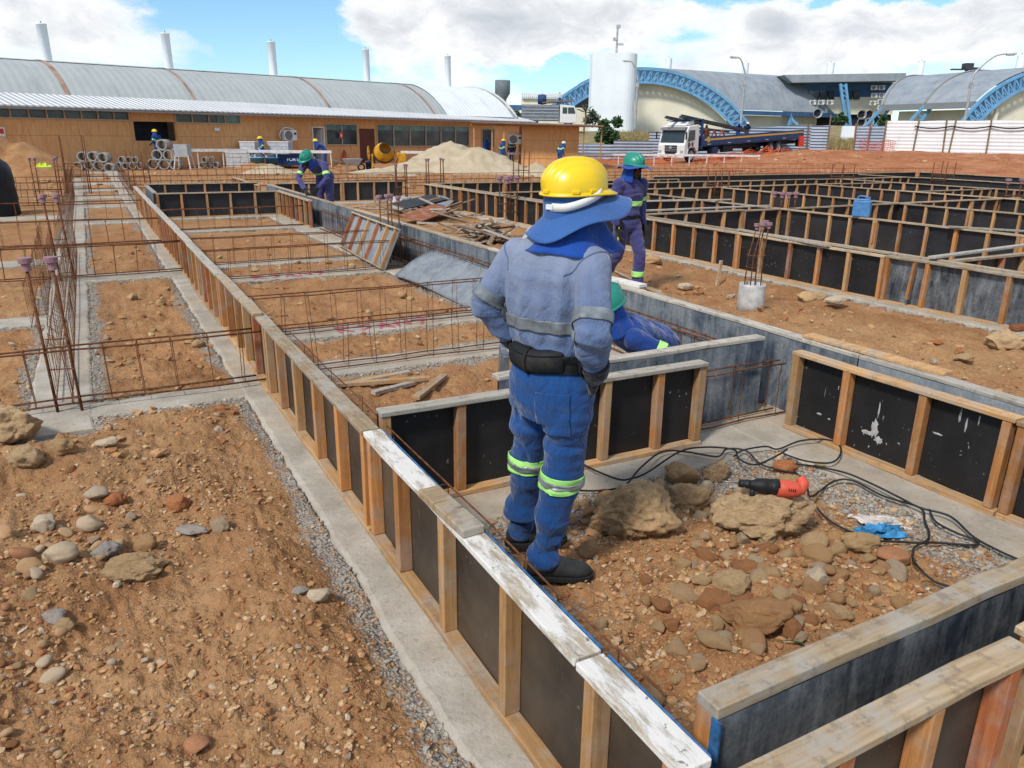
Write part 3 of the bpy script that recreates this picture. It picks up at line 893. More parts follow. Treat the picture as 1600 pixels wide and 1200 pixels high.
# ------------------------------------------------------------------ formwork
def panel(label, o, rz, L, h=0.55, sheet=SH_BLACK, back=None, rail=RAIL_T, brail=None, studs=None, mats=None, group=None, tilt=None,
          sp=0.46, dep=0.065, ends=True, edge=False, trail=0.025, nostud=False, cat='formwork panel', rough=True):
    back = back or sheet; brail = brail or rail
    rt_ = thing('formwork_panel', label, cat, o, rz, group, rot=tilt)
    mb = MB().box((L / 2, .009, (h - trail - .001) / 2), (L - .004, .018, h - trail - .001))
    mb.m = [1 if i == 3 else 0 for i in range(len(mb.f))]
    mb.build('sheet', [sheet, back], rt_)
    j = random.uniform(-.004, .004)

    def rbox(y0, y1, z0, z1, nm, m):
        q = MB(); n = max(2, int(L / .25)) if rough else 1
        rings = []
        for i in range(n + 1):
            x = L * i / n; w = random.uniform(-.0035, .0035) if rough else 0; wz = random.uniform(-.003, .003) if rough else 0
            rings.append([(x, y0 + w, z0 + wz), (x, y1 + w * .7, z0 + wz), (x, y1 + w, z1 + wz), (x, y0 + w, z1 + wz)])
        q.loft(rings); return q.build(nm, m, rt_, bevel=.004 if rough else 0)
    rbox(-dep + j, .022 + j, h - trail, h, 'top_rail', rail)
    if not nostud:
        rbox(-dep - j, -.001, 0.0, .03, 'bottom_rail', brail)
        if studs is None:
            n = max(1, round(L / sp)); studs = [.026 + (L - .052) * i / n for i in range(n + 1)]
            studs = [s + (random.uniform(-.03, .03) if 0 < i < len(studs) - 1 else 0) for i, s in enumerate(studs)]
        for s in studs:
            w = random.uniform(.043, .054); d = random.uniform(.052, .060); lean = random.uniform(-.012, .012)
            st = MB().box((0, -.001 - d / 2, (h - trail + .03) / 2), (w, d, h - trail - .03 - .002), (0, lean, 0))
            st.build('stud', random.choice(mats or [STUD_O, STUD_O, STUD_T, STUD_R]), rt_, loc=(s, 0, 0), bevel=.003 if rough else 0)
    if edge:
        MB().box((L / 2, .0255, h - .032), (L - .02, .006, .06)).build('sealed_edge', BLUE_EDGE, rt_)
    return rt_


# left long wall: studs face the walkway (-X); panels listed from the near end
YL = [(0.955, 1.365, [.05, .36], RAIL_W, 'short whitewashed end panel of the long left formwork wall, nearest the camera'),
      (1.375, 3.165, [.42, .92, 1.39, 1.75], RAIL_W, 'formwork panel with cracked white top rail right beside the standing worker in faded jacket'),
      (3.175, 5.50, [.05, .47, .94, 1.43, 1.9, 2.27], RAIL_T, 'formwork panel with tan weathered top rail next beyond the cracked white one'),
      (5.51, 7.7, None, RAIL_T, 'left wall formwork panel with grey end stud where the big cage meets it'),
      (7.71, 10.2, None, RAIL_G, 'left wall formwork panel beside the second crosswise rebar cage'),
      (10.21, 12.9, None, RAIL_G, 'left wall formwork panel beside the third walkway bay'),
      (12.91, 15.7, None, RAIL_G, 'left wall formwork panel, third from its far end'),
      (15.71, 18.6, None, RAIL_G, 'left wall formwork panel, second from its far end'),
      (18.61, 21.4, None, RAIL_G, 'farthest panel of the long left formwork wall')]
for k, (y0, y1, st, rl, lb) in enumerate(YL):
    L = y1 - y0
    s2 = None if st is None else [L - a for a in st]
    panel(lb, (1.005 + random.uniform(-.006, .006), y1, .031), R(-90) + random.uniform(-.002, .002), L, .535, SH_DUST if k < 4 else SH_BLACK, SH_PART, rl, RAIL_O, s2,
          [STUD_O, STUD_O, STUD_T] if k < 3 else [STUD_O, STUD_O, STUD_O, STUD_T, STUD_R], 'panels of the long left formwork wall', edge=k < 2, sp=.40 if k > 2 else .46)
# a loose block nailed over a joint and thin cover board further on
tag(MB().box((0, 0, 0), (.085, .36, .032)).build('wood_block', RAIL_T, None, loc=(.975, 2.25, .031 + .535 + .018), rot=(0, 0, .05), bevel=.005),
    'short tan wood block nailed on top of the white rail', 'wood block')
tag(MB().box((0, 0, 0), (.075, .55, .025)).build('wood_block', RAIL_T, None, loc=(.972, 6.0, .031 + .535 + .014), rot=(0, 0, -.03), bevel=.004),
    'tan board lying on the left wall rail where the cage meets it', 'wood block')

# pit: cross panel in front, its stained partner behind, mid wall, near cross pair
panel('black formwork panel behind the standing worker\'s legs, grey top rail', (1.10, 3.42, .026), R(-1.0), 2.06, .54, SH_BLACK, SH_STAIN, RAIL_G, RAIL_O,
      [.03, .43, .90, 1.34, 1.72, 2.03], [STUD_O, STUD_T, STUD_O], 'panels around the pit')
panel('grey stained formwork sheet on which the crouching worker leans', (3.92, 3.62, .026), R(180), 2.05, .55, SH_BLACK, SH_STAIN, RAIL_G, None, None, None, 'panels around the pit')
panel('black splattered formwork panel with three studs right of the drill', (3.91, 3.30, .031), R(-90), 1.40, .53, SH_BLACK, SH_STAIN, RAIL_O, RAIL_O, [.03, .42, .91, 1.36],
      [STUD_T, STUD_O], 'panels around the pit')
panel('black splattered formwork panel at the right picture edge beyond the cable loops', (3.91, 1.89, .031), R(-90), 1.1, .53, SH_BLACK, SH_STAIN, RAIL_O, RAIL_O, None, [STUD_T, STUD_O], 'panels around the pit')
MID = [(0.4, 3.0, 'pale stained formwork panel behind the black splattered one at right'), (3.01, 5.6, 'grey stained formwork panel of the middle wall behind the crouching worker'),
       (5.61, 8.2, 'grey stained formwork panel of the middle wall hidden partly by the standing worker'), (8.21, 10.9, 'grey stained middle wall panel behind the leaning metal sheet'),
       (10.91, 13.5, 'grey stained middle wall panel behind the leaning studded panel'), (13.51, 16.2, 'grey stained middle wall panel beside the bending worker'),
       (16.21, 21.3, 'far stained panel of the middle wall beyond the bending worker')]
for k, (y0, y1, lb) in enumerate(MID):
    panel(lb, (4.125 + random.uniform(-.005, .005), y0, .031), R(90), y1 - y0, .545, SH_BLACK, SH_PALE if k == 0 else SH_STAIN, [RAIL_G, RAIL_T][k > 2], None, None, None, 'stained panels of the middle wall')
tag(MB().box((0, 0, 0), (.10, 1.0, .02)).build('plank', RAIL_O, None, loc=(4.19, 2.98, .588), rot=(0, 0, .02), bevel=.003), 'thin tan board lying along the stained middle wall top', 'plank')
panel('thick weathered-rail formwork panel with black stained face at bottom right', (3.86, 1.075, .026), R(180), 2.72, .55, SH_BLACK, SH_PART, RAIL_T, None, None, None, 'panels around the pit', trail=.035, dep=.05)
MB().box((0, 0, 0), (.006, .03, .5)).build('sealed_edge', BLUE_EDGE, None, loc=(1.137, 1.046, .28)).parent = None
bpy.data.objects['sealed_edge'].name = 'sealed_edge'
panel('orange studded formwork panel in the bottom right corner', (1.06, .895, .026), 0.0, 1.02, .53, SH_DUST, SH_PART, RAIL_T, RAIL_O, [.03, .27, .60, .93], [STUD_O, STUD_R], 'panels around the pit')
panel('formwork panel cut by the right picture edge in the bottom corner', (2.10, .90, .026), 0.0, 1.5, .555, SH_DUST, SH_PART, RAIL_T, RAIL_O, None, [STUD_T, STUD_O], 'panels around the pit')
for o in list(bpy.data.objects):      # the blue sealed edge belongs to the thick panel
    if o.name.startswith('sealed_edge') and o.parent is None:
        host = [q for q in bpy.data.objects if q.get('label', '').startswith('thick weathered')][0]
        o.parent = host; o.location = (3.86 - 1.137 + .001, .021, .27); o.rotation_euler = (0, 0, 0)


_sp = [q for q in bpy.data.objects if q.get('label', '').startswith('black splattered formwork panel with three')][0]
_m = MB(); _rr = random.Random(8)
for (cx, cz, rx, rz_, n_) in [(.62, .20, .028, .06, 1), (.63, .32, .007, .05, 1), (.585, .16, .04, .016, 1), (.66, .14, .03, .02, 1), (.22, .16, .02, .008, 1), (.30, .15, .012, .006, 1), (1.10, .44, .006, .04, 1), (1.14, .40, .005, .05, 1), (1.2, .45, .005, .03, 1), (1.0, .30, .03, .006, 1)]:
    ang_ = [i * 2 * math.pi / 22 for i in range(22)]
    pts_ = [(cx + rx * math.cos(a) * _rr.uniform(.55, 1.25), cz + rz_ * math.sin(a) * _rr.uniform(.55, 1.25)) for a in ang_]
    _m = MB()
    _m.add([(cx, -.0028, cz)] + [(x, -.0012, z) for x, z in pts_], [(0, 1 + i, 1 + (i + 1) % 22) for i in range(22)])
    _m.build('concrete_splash', plain('dried_splash', (.46, .46, .44), .9, var=.3, scale=30), _sp)


def run(axis, c, a, b, label, group, face=None, seg=2.45, z=.02, h=.55, **kw):
    """a straight run of panels; axis 'Y': stands at x=c from y=a..b facing -X; axis 'X': at y=c from x=a..b facing -Y"""
    n = max(1, round(abs(b - a) / seg)); L = (b - a) / n; out = []
    for i in range(n):
        s = kw.copy()
        lb = label if isinstance(label, str) else label[i % len(label)]
        if axis == 'Y': out.append(panel(lb, (c + random.uniform(-.012, .012), a + L * (i + 1), z), R(-90) + random.uniform(-.004, .004), L - .006, h + random.uniform(-.008, .008), group=group, **s))
        else: out.append(panel(lb, (a + L * i, c + random.uniform(-.012, .012), z), random.uniform(-.004, .004), L - .006, h + random.uniform(-.008, .008), group=group, **s))
    return out


TAN = [STUD_T, STUD_T, STUD_O]; ORG = [STUD_O, STUD_T, STUD_O, STUD_R]
kwf = dict(rail=RAIL_T, brail=RAIL_O, sheet=SH_FAR, rough=False)
r0 = ['right long wall panel with a pale stained end, nearest the right picture edge', 'right long wall panel with a short board hung on it', 'right long wall panel behind the concrete pile stub',
      'right long wall panel just right of the walking worker', 'right long wall panel behind the walking worker', 'right long wall panel beside the scrap wood heap', 'farthest panel of the right long wall']
rr0 = run('Y', 8.2, 3.4, 20.3, r0, 'panels of the right long wall', seg=2.42, sheet=SH_BLACK, back=SH_STAIN, rail=RAIL_T, brail=RAIL_O, mats=ORG, sp=.44)
for q_ in kids(rr0[0]):
    if q_.name.startswith('sheet'): q_.data.materials[0] = SH_PART
for (ax, c, a, b, lb, g, kw) in [
    ('Y', 8.42, 3.4, 20.3, 'back board of the right long wall, seen as a second top rail', 'back boards of the right long wall', dict(nostud=True)),
    ('Y', 11.9, 3.9, 18.5, 'black panel in the row carrying the blue jerrycan', 'panels of the jerrycan row', {}),
    ('Y', 15.5, 4.6, 16.4, 'black panel in the first row behind the jerrycan row', 'panels of the row behind the jerrycan', {}),
    ('Y', 19.3, 5.6, 16.4, 'black panel in the second row behind the jerrycan row', 'panels of the second row behind the jerrycan', {}),
    ('Y', 23.0, 6.4, 18.6, 'black panel in the third row behind the jerrycan row', 'panels of the third row behind the jerrycan', {}),
    ('Y', 27.0, 8.0, 21.0, 'bare black board in the dark rows near the red bank', 'bare boards near the red bank', dict(nostud=True)),
    ('Y', 31.6, 9.5, 21.6, 'bare black board standing right at the red bank', 'bare boards at the foot of the red bank', dict(nostud=True)),
    ('X', 5.25, 8.5, 11.8, 'panel of the short crosswise row meeting the right wall at the picture edge', 'panels of the cross row at the right edge', {}),
    ('X', 10.95, 8.5, 22.9, 'panel of the long crosswise row starting beside the walking worker', 'panels of the first long cross row', {}),
    ('X', 13.35, 8.5, 11.8, 'panel of the short crosswise row behind the walking worker\'s shoulder', 'panels of the short cross row behind the walker', {}),
    ('X', 13.4, 19.4, 22.9, 'panel of the short crosswise row at far right below the red bank', 'panels of the far right cross row', {}),
    ('X', 16.6, 8.5, 22.9, 'panel of the second long crosswise row, level with the green helmet', 'panels of the second long cross row', {}),
    ('X', 18.8, 12.0, 26.9, 'panel of the third long crosswise row below the white truck', 'panels of the third long cross row', {}),
    ('X', 21.7, 17.3, 31.5, 'bare board of the last crosswise row before the red bank', 'boards of the last cross row', dict(nostud=True)),
    ('X', 20.3, 8.5, 17.2, 'panel of the far crosswise row in front of the sand pile', 'panels of the cross row by the sand pile', {}),
    ('X', 21.7, 4.4, 8.1, 'far panel with black bays between bending worker and right wall', 'far panels right of the bending worker', {}),
    ('X', 22.3, 1.25, 4.1, 'rear far panel at the end of the central bay', 'rear panels closing the central bay', {}),
    ('X', 18.75, 1.25, 3.85, 'black panel closing the far end of the central bay', 'front panels closing the central bay', dict(sp=.5)),
    ('Y', 3.90, 15.7, 18.7, 'short studded wall piece left of the bending worker', 'short wall by the bending worker', dict(sp=.42)),
    ('Y', 4.05, 21.8, 26, 'low tan-railed wall piece far behind the bending worker', 'far wall behind the bending worker', dict(h=.5))]:
    k2 = kwf.copy(); k2.update(kw); k2.setdefault('mats', TAN if c > 10 else ORG)
    run(ax, c, a, b, lb, g, **k2)
# the middle bay's inner far-left stained board (beside the end of the left wall)
panel('grey stained board inside the far end of the left wall', (1.22, 18.8, .03), R(90), 2.6, .55, SH_BLACK, SH_STAIN, RAIL_G, nostud=True)

# boards bridging rows on the right
for (p0, p1, lb) in [((8.3, 5.35, .60), (11.9, 5.65, .60), 'grey board bridging the cross row and jerrycan row at right edge'),
                     ((8.5, 11.2, .60), (11.8, 11.15, .60), 'weathered board lying along the first long cross row'),
                     ((9.3, 13.0, .60), (12.2, 12.6, .60), 'long thin board lying askew across two black rows'),
                     ((11.75, 7.4, .585), (12.3, 6.5, .585), 'thin grey board lying askew on the jerrycan row rail'),
                     ((8.1, 6.6, .585), (8.32, 8.4, .585), 'grey board lying along the right long wall top')]:
    m = MB().bar(p0, p1, .09, .022); tag(m.build('plank', RAIL_G), lb, 'plank')
tag(MB().box((0, 0, 0), (.045, .03, .42)).build('hanging_board', STUD_O, None, loc=(8.11, 5.42, .33), rot=(.03, .05, 0)), 'short orange board hung on the right long wall', 'board')
tag(MB().box((0, 0, 0), (.045, .03, .35)).build('hanging_board', STUD_O, None, loc=(11.82, 8.75, .34), rot=(-.03, 0, 0)), 'short pointed board hung below the jerrycan row rail', 'board')


# ------------------------------------------------------------------ rebar cages
def stir_mesh(name, w, h, r, n=4):
    mb = MB(); pts = [(0, -w / 2, 0), (0, w / 2, 0), (0, w / 2, h), (0, -w / 2, h)]
    mb.tube(pts, r, n, closed=True)
    mb.tube([(0, w / 2, h), (.012, w / 2 - .05, h - .05)], r, n)
    return mb.mesh(name, M_RUST)


def cage(label, p0, p1, w=.13, h=.38, sp=.16, group=None, r=.006, rs=.0032, z0=None, single=False, jit=.012):
    p0 = Vector(p0); p1 = Vector(p1); d = p1 - p0; L = d.length
    rz = math.atan2(d.y, d.x)
    xs = np.arange(.06, L - .03, sp)
    if single:
        mb = MB()
        for yy in (-w / 2, w / 2):
            for zz in (0, h): mb.tube([(0, yy, zz), (L, yy, zz)], r, 4)
        for x in xs:
            q = x + random.uniform(-jit, jit); t_ = random.uniform(-jit, jit) * 2
            mb.tube([(q, -w / 2, 0), (q, w / 2, 0), (q + t_, w / 2, h), (q + t_, -w / 2, h)], rs, 4, closed=True)
        return tag(mb.build('rebar_cage', M_RUST, None, loc=p0, rot=(0, 0, rz)), label, 'rebar cage', group)
    rt_ = thing('rebar_cage', label, 'rebar cage', p0, rz, group)
    for yy in (-w / 2, w / 2):
        for zz in (0.0, h):
            n = 9; pts = [(L * i / n + (-.15 if i == 0 else .12 if i == n else 0) * random.random(), yy + random.uniform(-.006, .006), zz + random.uniform(-.007, .007)) for i in range(n + 1)]
            MB().tube(pts, r, 6).build('bar', M_RUST, rt_, True)
    sm = stir_mesh('stirrup', w + .012, h + .012, rs)
    if len(xs) > 100: xs = xs[:100]
    for x in xs:
        o = link('stirrup', sm, rt_, (x + random.uniform(-jit, jit), 0, -.006), (random.uniform(-.04, .04), random.uniform(-.05, .05), random.uniform(-.08, .08)))
    return rt_


cage('big rusty cage crossing the walkway in front, nearest to the camera', (-2.6, 5.86, .075), (.93, 5.80, .075), .13, .37, .225, 'cages crossing the walkway', .0075, .0035)
cage('second rusty cage crossing the walkway to the left wall', (-2.9, 11.25, .075), (.93, 11.2, .075), .13, .38, .25, 'cages crossing the walkway', .008, .0035)
cage('third rusty cage crossing the walkway', (-3.4, 14.6, .075), (.93, 14.5, .075), .13, .38, .25, 'cages crossing the walkway', .008, .0035)
for i, y in enumerate([18.5, 22.6, 25.6, 28.8]):
    cage(['fourth', 'fifth', 'sixth', 'seventh'][i] + ' rusty cage crossing the walkway, counted from the camera', (-4, y, .07), (.95 if y < 22 else 6 + i * 2, y, .07), .13, .38, .32, 'cages crossing the walkway', .008, .0045, single=True)
cage('dense rusty cage running away along the left walkway strip, near part', (-.36, 5.95, .07), (-.36, 13.5, .07), .10, .36, .13, 'dense cages along the walkway strip', .005, .0024)
cage('dense rusty cage running along the left walkway strip, middle part', (-.47, 13.6, .07), (-.47, 26, .07), .13, .42, .27, 'dense cages along the walkway strip', .006, .003, single=True)
cage('dense rusty cage on the left walkway strip, far part near pipe stacks', (-.6, 26.5, .07), (-.6, 41, .07), .13, .42, .4, 'dense cages along the walkway strip', .008, .004, single=True)
cage('leaning second cage line left of the dense walkway cage', (-.62, 8.6, .06), (-.72, 14.5, .06), .13, .38, .18, 'dense cages along the walkway strip', .005, .0026)
cage('rusty cage running on from the far end of the left wall', (1.05, 22.6, .06), (1.15, 36, .06), .13, .42, .4, None, .008, .004, single=True)
cage('rusty cage in the central bay nearest the fallen boards', (1.12, 5.97, .05), (3.95, 5.90, .05), .13, .36, .245, 'cages crossing the central bay', .0065, .0032)
cage('rusty cage in the central bay over the strip with pink letters', (1.12, 7.20, .05), (3.95, 7.16, .05), .13, .36, .25, 'cages crossing the central bay', .0065, .0032)
cage('rusty cage in the central bay by the far pink marks', (1.12, 10.42, .05), (3.95, 10.40, .05), .13, .37, .26, 'cages crossing the central bay', .007, .0035)
cage('rusty cage in the central bay below the leaning studded panel', (1.12, 11.68, .05), (3.95, 11.66, .05), .13, .37, .27, 'cages crossing the central bay', .007, .0035)
cage('farthest rusty cage in the central bay before the black end panel', (1.12, 16.2, .05), (3.85, 16.2, .05), .13, .38, .3, 'cages crossing the central bay', .008, .004)
cage('rusty cage inside the middle wall behind the crouching worker', (4.0, 3.75, .05), (4.0, 8.1, .05), .10, .36, .17, 'cages inside the middle wall', .0065, .0032)
cage('rusty cage inside the middle wall behind the leaning metal sheet', (4.0, 8.3, .05), (4.0, 15.4, .05), .10, .36, .165, 'cages inside the middle wall', .007, .0035)
cage('rusty cage between the cross panel and its stained partner', (1.25, 3.525, .05), (4.0, 3.525, .05), .08, .36, .33, None, .006, .003)
cage('rusty rods inside the long left wall beside the standing worker', (1.10, 1.36, .09), (1.10, 5.4, .09), .06, .40, .6, None, .0042, .0025)
for i, (a, b, lb) in enumerate([((5.5, 23.6, .06), (16.5, 23.6, .06), 'thin rusty cage in front of the sand pile foot'), ((7, 27.5, .06), (26, 26.2, .06), 'long rusty cage between sand pile and black rows'),
                                ((17, 24.3, .06), (33, 23.4, .10), 'rusty cage at the foot of the red bank, nearer one'), ((20, 29, .10), (40, 25, .2), 'rusty cage lying on the red bank'),
                                ((24, 33, .15), (38, 30, .3), 'upper rusty cage on the red bank behind the walking worker'), ((-1.0, 33, .06), (9, 32.2, .06), 'rusty cage crossing before the pipe stacks'),
                                ((-2, 36.5, .06), (11, 35.6, .06), 'farthest rusty cage before the pipe stacks')]):
    cage(lb, a, b, .14, .42, .36, 'far cages on open ground', .009, .006, single=True)


# ------------------------------------------------------------------ column starter bars with mauve caps
def starter(label, x, y, z0, h, n=4, s=.12, caps=True, lean=(0, 0), group='starter bars with caps', r=.008, cr=.026, ch=.05):
    rt_ = thing('starter_bars', label, 'starter bars', (x, y, z0), random.uniform(-.3, .3), group)
    pts = [(-s / 2, -s / 2), (s / 2, -s / 2), (s / 2, s / 2), (-s / 2, s / 2)][:n]
    for (a, b) in pts:
        hh = h + random.uniform(-.02, .02); tx = a + lean[0] + random.uniform(-.02, .02); ty = b + lean[1] + random.uniform(-.02, .02)
        bar = MB().tube([(a, b, 0), ((a + tx) / 2, (b + ty) / 2, hh / 2), (tx, ty, hh)], r, 6).build('bar', M_RUST, rt_, True)
        if caps:
            MB().lathe([(0, 0), (cr * .62, 0), (cr * .66, ch * .55), (cr, ch * .6), (cr * 1.02, ch), (0, ch * 1.04)], 12).build('cap', M_CAP, bar, loc=(tx, ty, hh - ch * .6), smooth=False)
    mb = MB()
    for k in range(3):
        zz = h * (.12 + .2 * k)
        mb.tube([(p[0] * 1.1, p[1] * 1.1, zz) for p in pts] if n == 4 else [(pts[0][0], pts[0][1], zz), (pts[1][0], pts[1][1], zz)], r * .5, 4, closed=n == 4)
    mb.build('tie', M_RUST, rt_)
    return rt_


starter('two leaning starter bars with mauve caps at the nearest walkway junction', -.31, 5.80, 0, 1.04, 2, .15, True, (-.06, .06), r=.011, cr=.042, ch=.085)
starter('starter bars with mauve caps at the second walkway junction', -.42, 11.3, 0, 1.05, 2, .16, True, (-.04, 0), r=.012, cr=.05, ch=.10)
starter('starter bars with caps at the far walkway junction by the hi-vis cloth', -.95, 23.5, 0, 1.15, 4, .5, True, r=.014, cr=.05, ch=.1)
starter('uncapped starter bars standing by the pipe stacks', -.3, 27.5, 0, 1.7, 4, .6, False, r=.016)
starter('starter bars with mauve caps beside the leaning studded panel', 3.86, 10.95, 0, .98, 4, .20, True, r=.011, cr=.045, ch=.09)
starter('starter bars in the concrete stub before the far black panel', 7.1, 19.2, .3, .8, 4, .25, True, r=.014, cr=.04, ch=.08)
starter('starter bars with mauve caps just left of the yellow helmet', 7.95, 14.9, .2, .78, 4, .28, True, r=.013, cr=.07, ch=.15)
starter('starter bars with mauve caps in the jerrycan row, left of the can', 12.05, 11.0, .2, .62, 4, .3, True, r=.013, cr=.06, ch=.11)
starter('starter bars with mauve caps at the right picture edge', 20.0, 10.9, .2, .75, 4, .45, True, r=.018, cr=.07, ch=.13)
starter('starter bars with dark caps in front of the sand pile left', 10.3, 24.6, 0, 1.05, 4, .5, True, r=.018, cr=.05, ch=.1)
starter('uncapped starter bars in front of the sand pile middle', 13.4, 24.2, 0, 1.35, 4, .4, False, r=.018)
starter('uncapped starter bars in front of the sand pile right', 15.2, 22.2, 0, 1.0, 4, .5, True, r=.016, cr=.045, ch=.08)
starter('starter bars in the dark rows near the red bank, left', 22.9, 18.5, .2, .85, 4, .5, False, r=.018)
starter('starter bars in the dark rows near the red bank, right', 27.1, 17.6, .2, .95, 4, .5, False, r=.018)
starter('starter bars in the second long cross row', 15.5, 16.6, .2, .8, 4, .4, False, r=.016)
starter('starter bars standing far left on the walkway edge', 1.5, 29.0, 0, 1.2, 4, .5, False, r=.016)
# ------------------------------------------------------------------ stones
def rock_mesh(name, seed, sub=3, amp=0.28, cuts=5, rough=0.08, mat=None, smooth=True):
    bm = bmesh.new(); bmesh.ops.create_icosphere(bm, subdivisions=sub, radius=1)
    rr = random.Random(seed); pl = []
    for _ in range(cuts):
        d = Vector((rr.gauss(0, 1), rr.gauss(0, 1), rr.gauss(0, .8))).normalized(); pl.append((d, rr.uniform(.55, .85)))
    off = Vector((rr.uniform(0, 50), rr.uniform(0, 50), rr.uniform(0, 50)))
    co = np.array([v.co for v in bm.verts])
    n1 = fbm(co[:, 0] * 1.1 + off.x, co[:, 1] * 1.1 + off.y, co[:, 2] * 1.1 + 9, 3)
    n2 = fbm(co[:, 0] * 3.4 + off.y, co[:, 1] * 3.4 + off.z, co[:, 2] * 3.4 + 5, 6, .66)
    for v, a, b in zip(bm.verts, n1, n2):
        p = v.co * (1 + amp * a)
        for d, h in pl:
            k = p.dot(d)
            if k > h: p = p - d * (k - h) * .88
        v.co = p * (1 + rough * b)
    me = bpy.data.meshes.new(name); bm.to_mesh(me); bm.free()
    me.polygons.foreach_set('use_smooth', [smooth] * len(me.polygons))
    if mat: me.materials.append(mat)
    return me


def axis_dist(p):
    return float((np.array(p) - np.array([0, 0, CAMH])) @ _fw)


BIG = [  # px, py of the middle of the contact, width px, height px, material, label
    (987, 826, 134, 100, ST_ROCK, 'big ochre boulder left of the drill boulder, nearest the worker\'s boots', 11, 6),
    (1187, 824, 178, 88, ST_ROCK, 'biggest ochre boulder, the one carrying the red drill', 27, 4),
    (1075, 790, 66, 58, ST_ROCK, 'ochre rock wedged between the two big boulders', 5, 4),
    (1065, 752, 54, 42, ST_OCHRE, 'ochre rock behind the wedge rock under the cable', 6, 4),
    (1117, 746, 44, 38, ST_ROCK, 'pale crumbly rock behind the drill tip', 9, 4),
    (1226, 737, 40, 26, ST_RED, 'brick red stone lying behind the drill handle', 31, 5),
    (1236, 758, 42, 22, ST_OCHRE, 'flat pale stone below the brick red one', 33, 4),
    (1180, 975, 112, 56, ST_RUBBLE, 'broad flat brown boulder in the pit foreground', 41, 6),
    (1115, 948, 62, 44, ST_RUBBLE, 'rough brown rock left behind the broad flat boulder', 44, 5),
    (1142, 922, 66, 42, ST_OCHRE, 'rough ochre rock above the broad flat boulder', 46, 4),
    (1275, 912, 42, 38, ST_PALE, 'pale pointed stone in the pit rubble', 48, 6),
    (1342, 855, 60, 36, ST_OCHRE, 'smooth ochre stone beside the blue rag', 51, 3),
    (1394, 876, 52, 26, ST_RIVER, 'flat brown stone just below the blue rag', 53, 3),
    (1315, 965, 36, 28, ST_OCHRE, 'round ochre stone right of the broad flat boulder', 55, 3),
    (1437, 948, 26, 14, ST_PALE, 'white chip of block near the thick panel', 57, 7),
    (1238, 995, 34, 44, ST_RUBBLE, 'upright brown stone at the right end of the broad boulder', 58, 5),
    (1103, 770, 22, 30, ST_PALE, 'white pointed stone behind the drill bit', 59, 6),
    (215, 900, 100, 52, ST_ROCK, 'long pale slab-like rock on the left foreground soil', 61, 5),
    (166, 868, 48, 32, ST_GREY, 'grey river cobble next to the long pale rock', 63, 2),
    (98, 872, 54, 36, ST_RIVER, 'pinkish cobble left of the grey river cobble', 65, 2),
    (50, 890, 40, 28, ST_RIVER, 'tan cobble at the left end of the cobble cluster', 67, 2),
    (230, 856, 38, 32, ST_RUBBLE, 'brown lump right of the grey cobble', 69, 4),
    (278, 795, 36, 36, ST_RED, 'rounded red-brown stone alone on the left soil', 71, 3),
    (345, 828, 32, 28, ST_RUBBLE, 'brown clod right of the thin flat flake', 73, 5),
    (300, 832, 56, 16, ST_GREY, 'thin flat grey flake on the left soil', 75, 4),
    (70, 828, 38, 34, ST_PALE, 'pale angular stone left above the cobble cluster', 77, 6),
    (142, 825, 40, 30, ST_RIVER, 'tan cobble above the cobble cluster', 79, 2),
    (180, 785, 38, 24, ST_RED, 'reddish stone in the upper left stone cluster', 81, 3),
    (152, 775, 36, 20, ST_RIVER, 'flat brown cobble in the upper left stone cluster', 83, 2),
    (20, 690, 92, 76, ST_ROCK, 'largest brown boulder at the left picture edge', 85, 6),
    (42, 725, 66, 44, ST_ROCK, 'second boulder at left, in front of the largest', 87, 5),
    (98, 708, 44, 34, ST_OCHRE, 'rounded boulder right of the second left boulder', 89, 4),
    (165, 697, 44, 20, ST_PALE, 'flat pale concrete lump near the cage foot', 91, 6),
    (308, 1170, 42, 28, ST_RIVER, 'smooth egg-shaped cobble at the bottom left', 93, 1),
    (498, 935, 36, 22, ST_PALE, 'white angular chip on soil near the gravel edge', 95, 7),
    (470, 930, 28, 20, ST_GREY, 'dark grey chip beside the white angular chip', 97, 6),
    (1570, 545, 66, 44, ST_ROCK, 'large pale ochre boulder at the right picture edge', 99, 5),
    (1505, 565, 36, 18, ST_ROCK, 'small pale boulder alone on the right track', 101, 4),
    (1302, 474, 40, 18, ST_PALE, 'pale flat rock at the foot of the right long wall', 103, 6),
    (1268, 470, 50, 22, ST_OCHRE, 'brown rock heap stone by the right long wall', 105, 4),
    (1018, 412, 34, 20, ST_OCHRE, 'ochre block near the walking worker\'s legs', 107, 6),
    (1070, 452, 24, 14, ST_PALE, 'pale stone on the track beside the wooden stake', 109, 5),
    (1462, 538, 24, 10, ST_RED, 'reddish flat stone on the right track', 111, 5),
    (85, 960 + 12, 36, 26, ST_GREY, 'grey-white angular stone left of the cobble row bottom', 113, 6),
    (100, 985, 34, 28, ST_OCHRE, 'yellowish cobble below the cobble cluster', 115, 2),
    (1245, 1000, 30, 22, ST_RUBBLE, 'small brown stone touching the upright one', 117, 4)]
